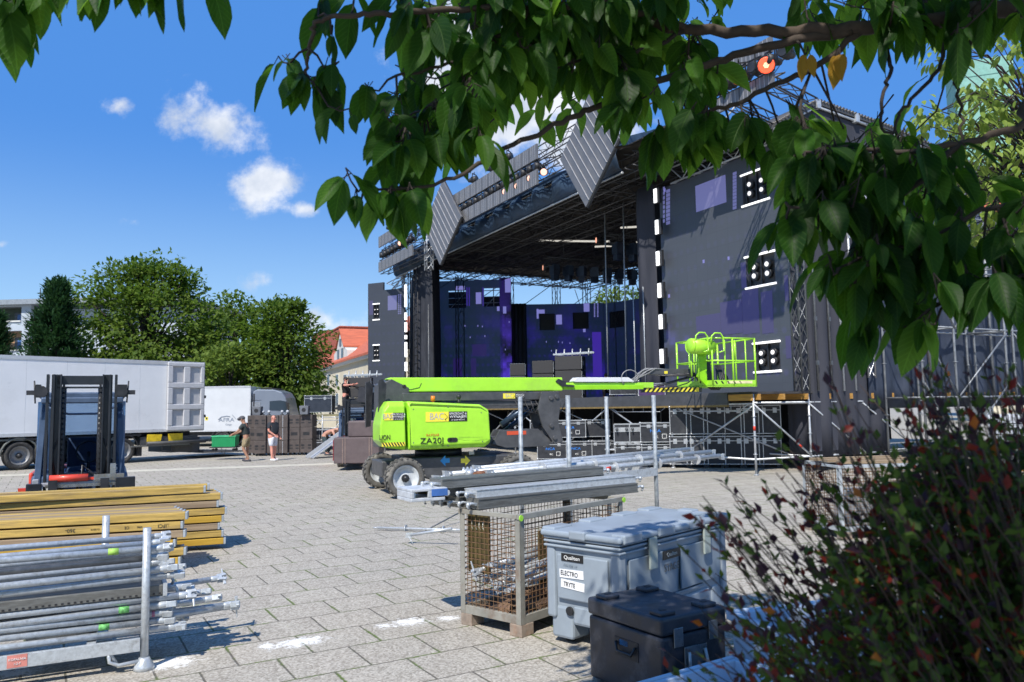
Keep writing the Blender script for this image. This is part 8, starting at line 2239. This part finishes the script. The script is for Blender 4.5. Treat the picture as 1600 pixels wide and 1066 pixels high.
# ================================================================== SHRUB, LOWER RIGHT
sh_g = leafmat('shrub_green', (.016, .040, .010), (.065, .115, .022), (.20, .32, .03), .32, .45)
sh_r = leafmat('shrub_red', (.08, .011, .013), (.20, .03, .022), (.45, .06, .03), .35, .4)
sh_p = leafmat('shrub_purple', (.018, .010, .014), (.05, .028, .045), (.18, .07, .08), .3, .35)
sh_o = leafmat('shrub_orange', (.40, .09, .02), (.45, .16, .03), (.7, .2, .03), .35, .4)
SB = Vector((1.15, 1.45, 0)); rr = random.Random(31)
sb = thing('barberry_shrub', 'dark reddish shrub with arching thin twigs filling the lower right corner', 'shrub', SB)
st = MB(); sl_ = Leaves()
def pick(hi):
    q = rr.random()
    if hi: return 1 if q < .20 else (2 if q < .52 else (3 if q < .54 else 0))
    return 0 if q < .76 else (2 if q < .90 else (1 if q < .988 else 3))
def twig(tip, base, r_=.0035, nl=34, hi=False, size=.023):
    mid_ = base.lerp(tip, .55) + Vector((rr.uniform(-.05, .05), rr.uniform(-.05, .05), .22 + rr.uniform(-.05, .1)))
    pts = [base.lerp(mid_, 0) * 1.0]; pts = [(1 - t_) ** 2 * base + 2 * t_ * (1 - t_) * mid_ + t_ * t_ * tip + Vector((rr.uniform(-1, 1), rr.uniform(-1, 1), rr.uniform(-1, 1))) * .006 for t_ in [i / 9 for i in range(10)]]
    pts[0] = base; st.path(pts, r_, 5, .0009)
    for k in range(nl):
        f_ = rr.uniform(.3, 1) * 9; i = min(8, int(f_)); p = pts[i].lerp(pts[i + 1], f_ - i); d = (pts[i + 1] - pts[i]).normalized() + rsph(rr) * 1.2
        s_ = size * rr.uniform(.6, 1.3); sl_.simple(p, d, Vector((0, -.3, 1)) + rsph(rr), s_, s_ * .55, pick(hi))
def base_pt(): return Vector((rr.uniform(-.25, .35), rr.uniform(-.2, .25), rr.uniform(0, .5)))
regs = [(1080, 740, 1260, 860, 26, True), (1060, 860, 1240, 1000, 14, True), (1170, 640, 1330, 780, 22, True), (1280, 570, 1480, 700, 24, True), (1400, 550, 1640, 680, 70, True), (1500, 600, 1680, 760, 40, False), (1090, 760, 1300, 960, 18, True),
        (1250, 740, 1480, 900, 60, False), (1400, 640, 1660, 800, 60, False), (1180, 920, 1420, 1080, 60, False), (990, 1000, 1180, 1090, 10, True), (1400, 850, 1680, 1090, 70, False)]
for (a, b_, c_, d_, n_, hi) in regs:
    for i in range(n_):
        Y = rr.uniform(1.25, 1.8) if hi else rr.uniform(1.15, 1.95)
        tip = at(rr.uniform(a, c_), rr.uniform(b_, d_), Y) - SB; twig(tip, base_pt(), .0032, 26 if hi else 40, hi)
for (a, b_, c_, d_, n_) in ((1290, 860, 1680, 1120, 7600), (1370, 730, 1680, 900, 4600), (1180, 1000, 1300, 1120, 600), (1450, 690, 1680, 780, 1100)):
    for i in range(n_):
        p = at(rr.uniform(a, c_), rr.uniform(b_, d_), rr.uniform(1.3, 2.0)) - SB
        if mnoise.noise(p * 9) < -.18: continue
        s_ = .024 * rr.uniform(.6, 1.3); sl_.simple(p, rsph(rr), Vector((0, -.3, 1)) + rsph(rr), s_, s_ * .6, pick(False))
st.build('stems', M('shrub_twig', (.035, .022, .016), .7, 0, .3, 30), sb); sl_.build('foliage', [sh_g, sh_r, sh_p, sh_o], sb)

# ------------------------------------------------------------------ prototypes that were never placed
for o in [q for q in bpy.data.objects if q.parent is None and q.type == 'EMPTY' and not q.get('label')]:
    if True:
        for ch in list(o.children_recursive): bpy.data.objects.remove(ch)
        bpy.data.objects.remove(o)
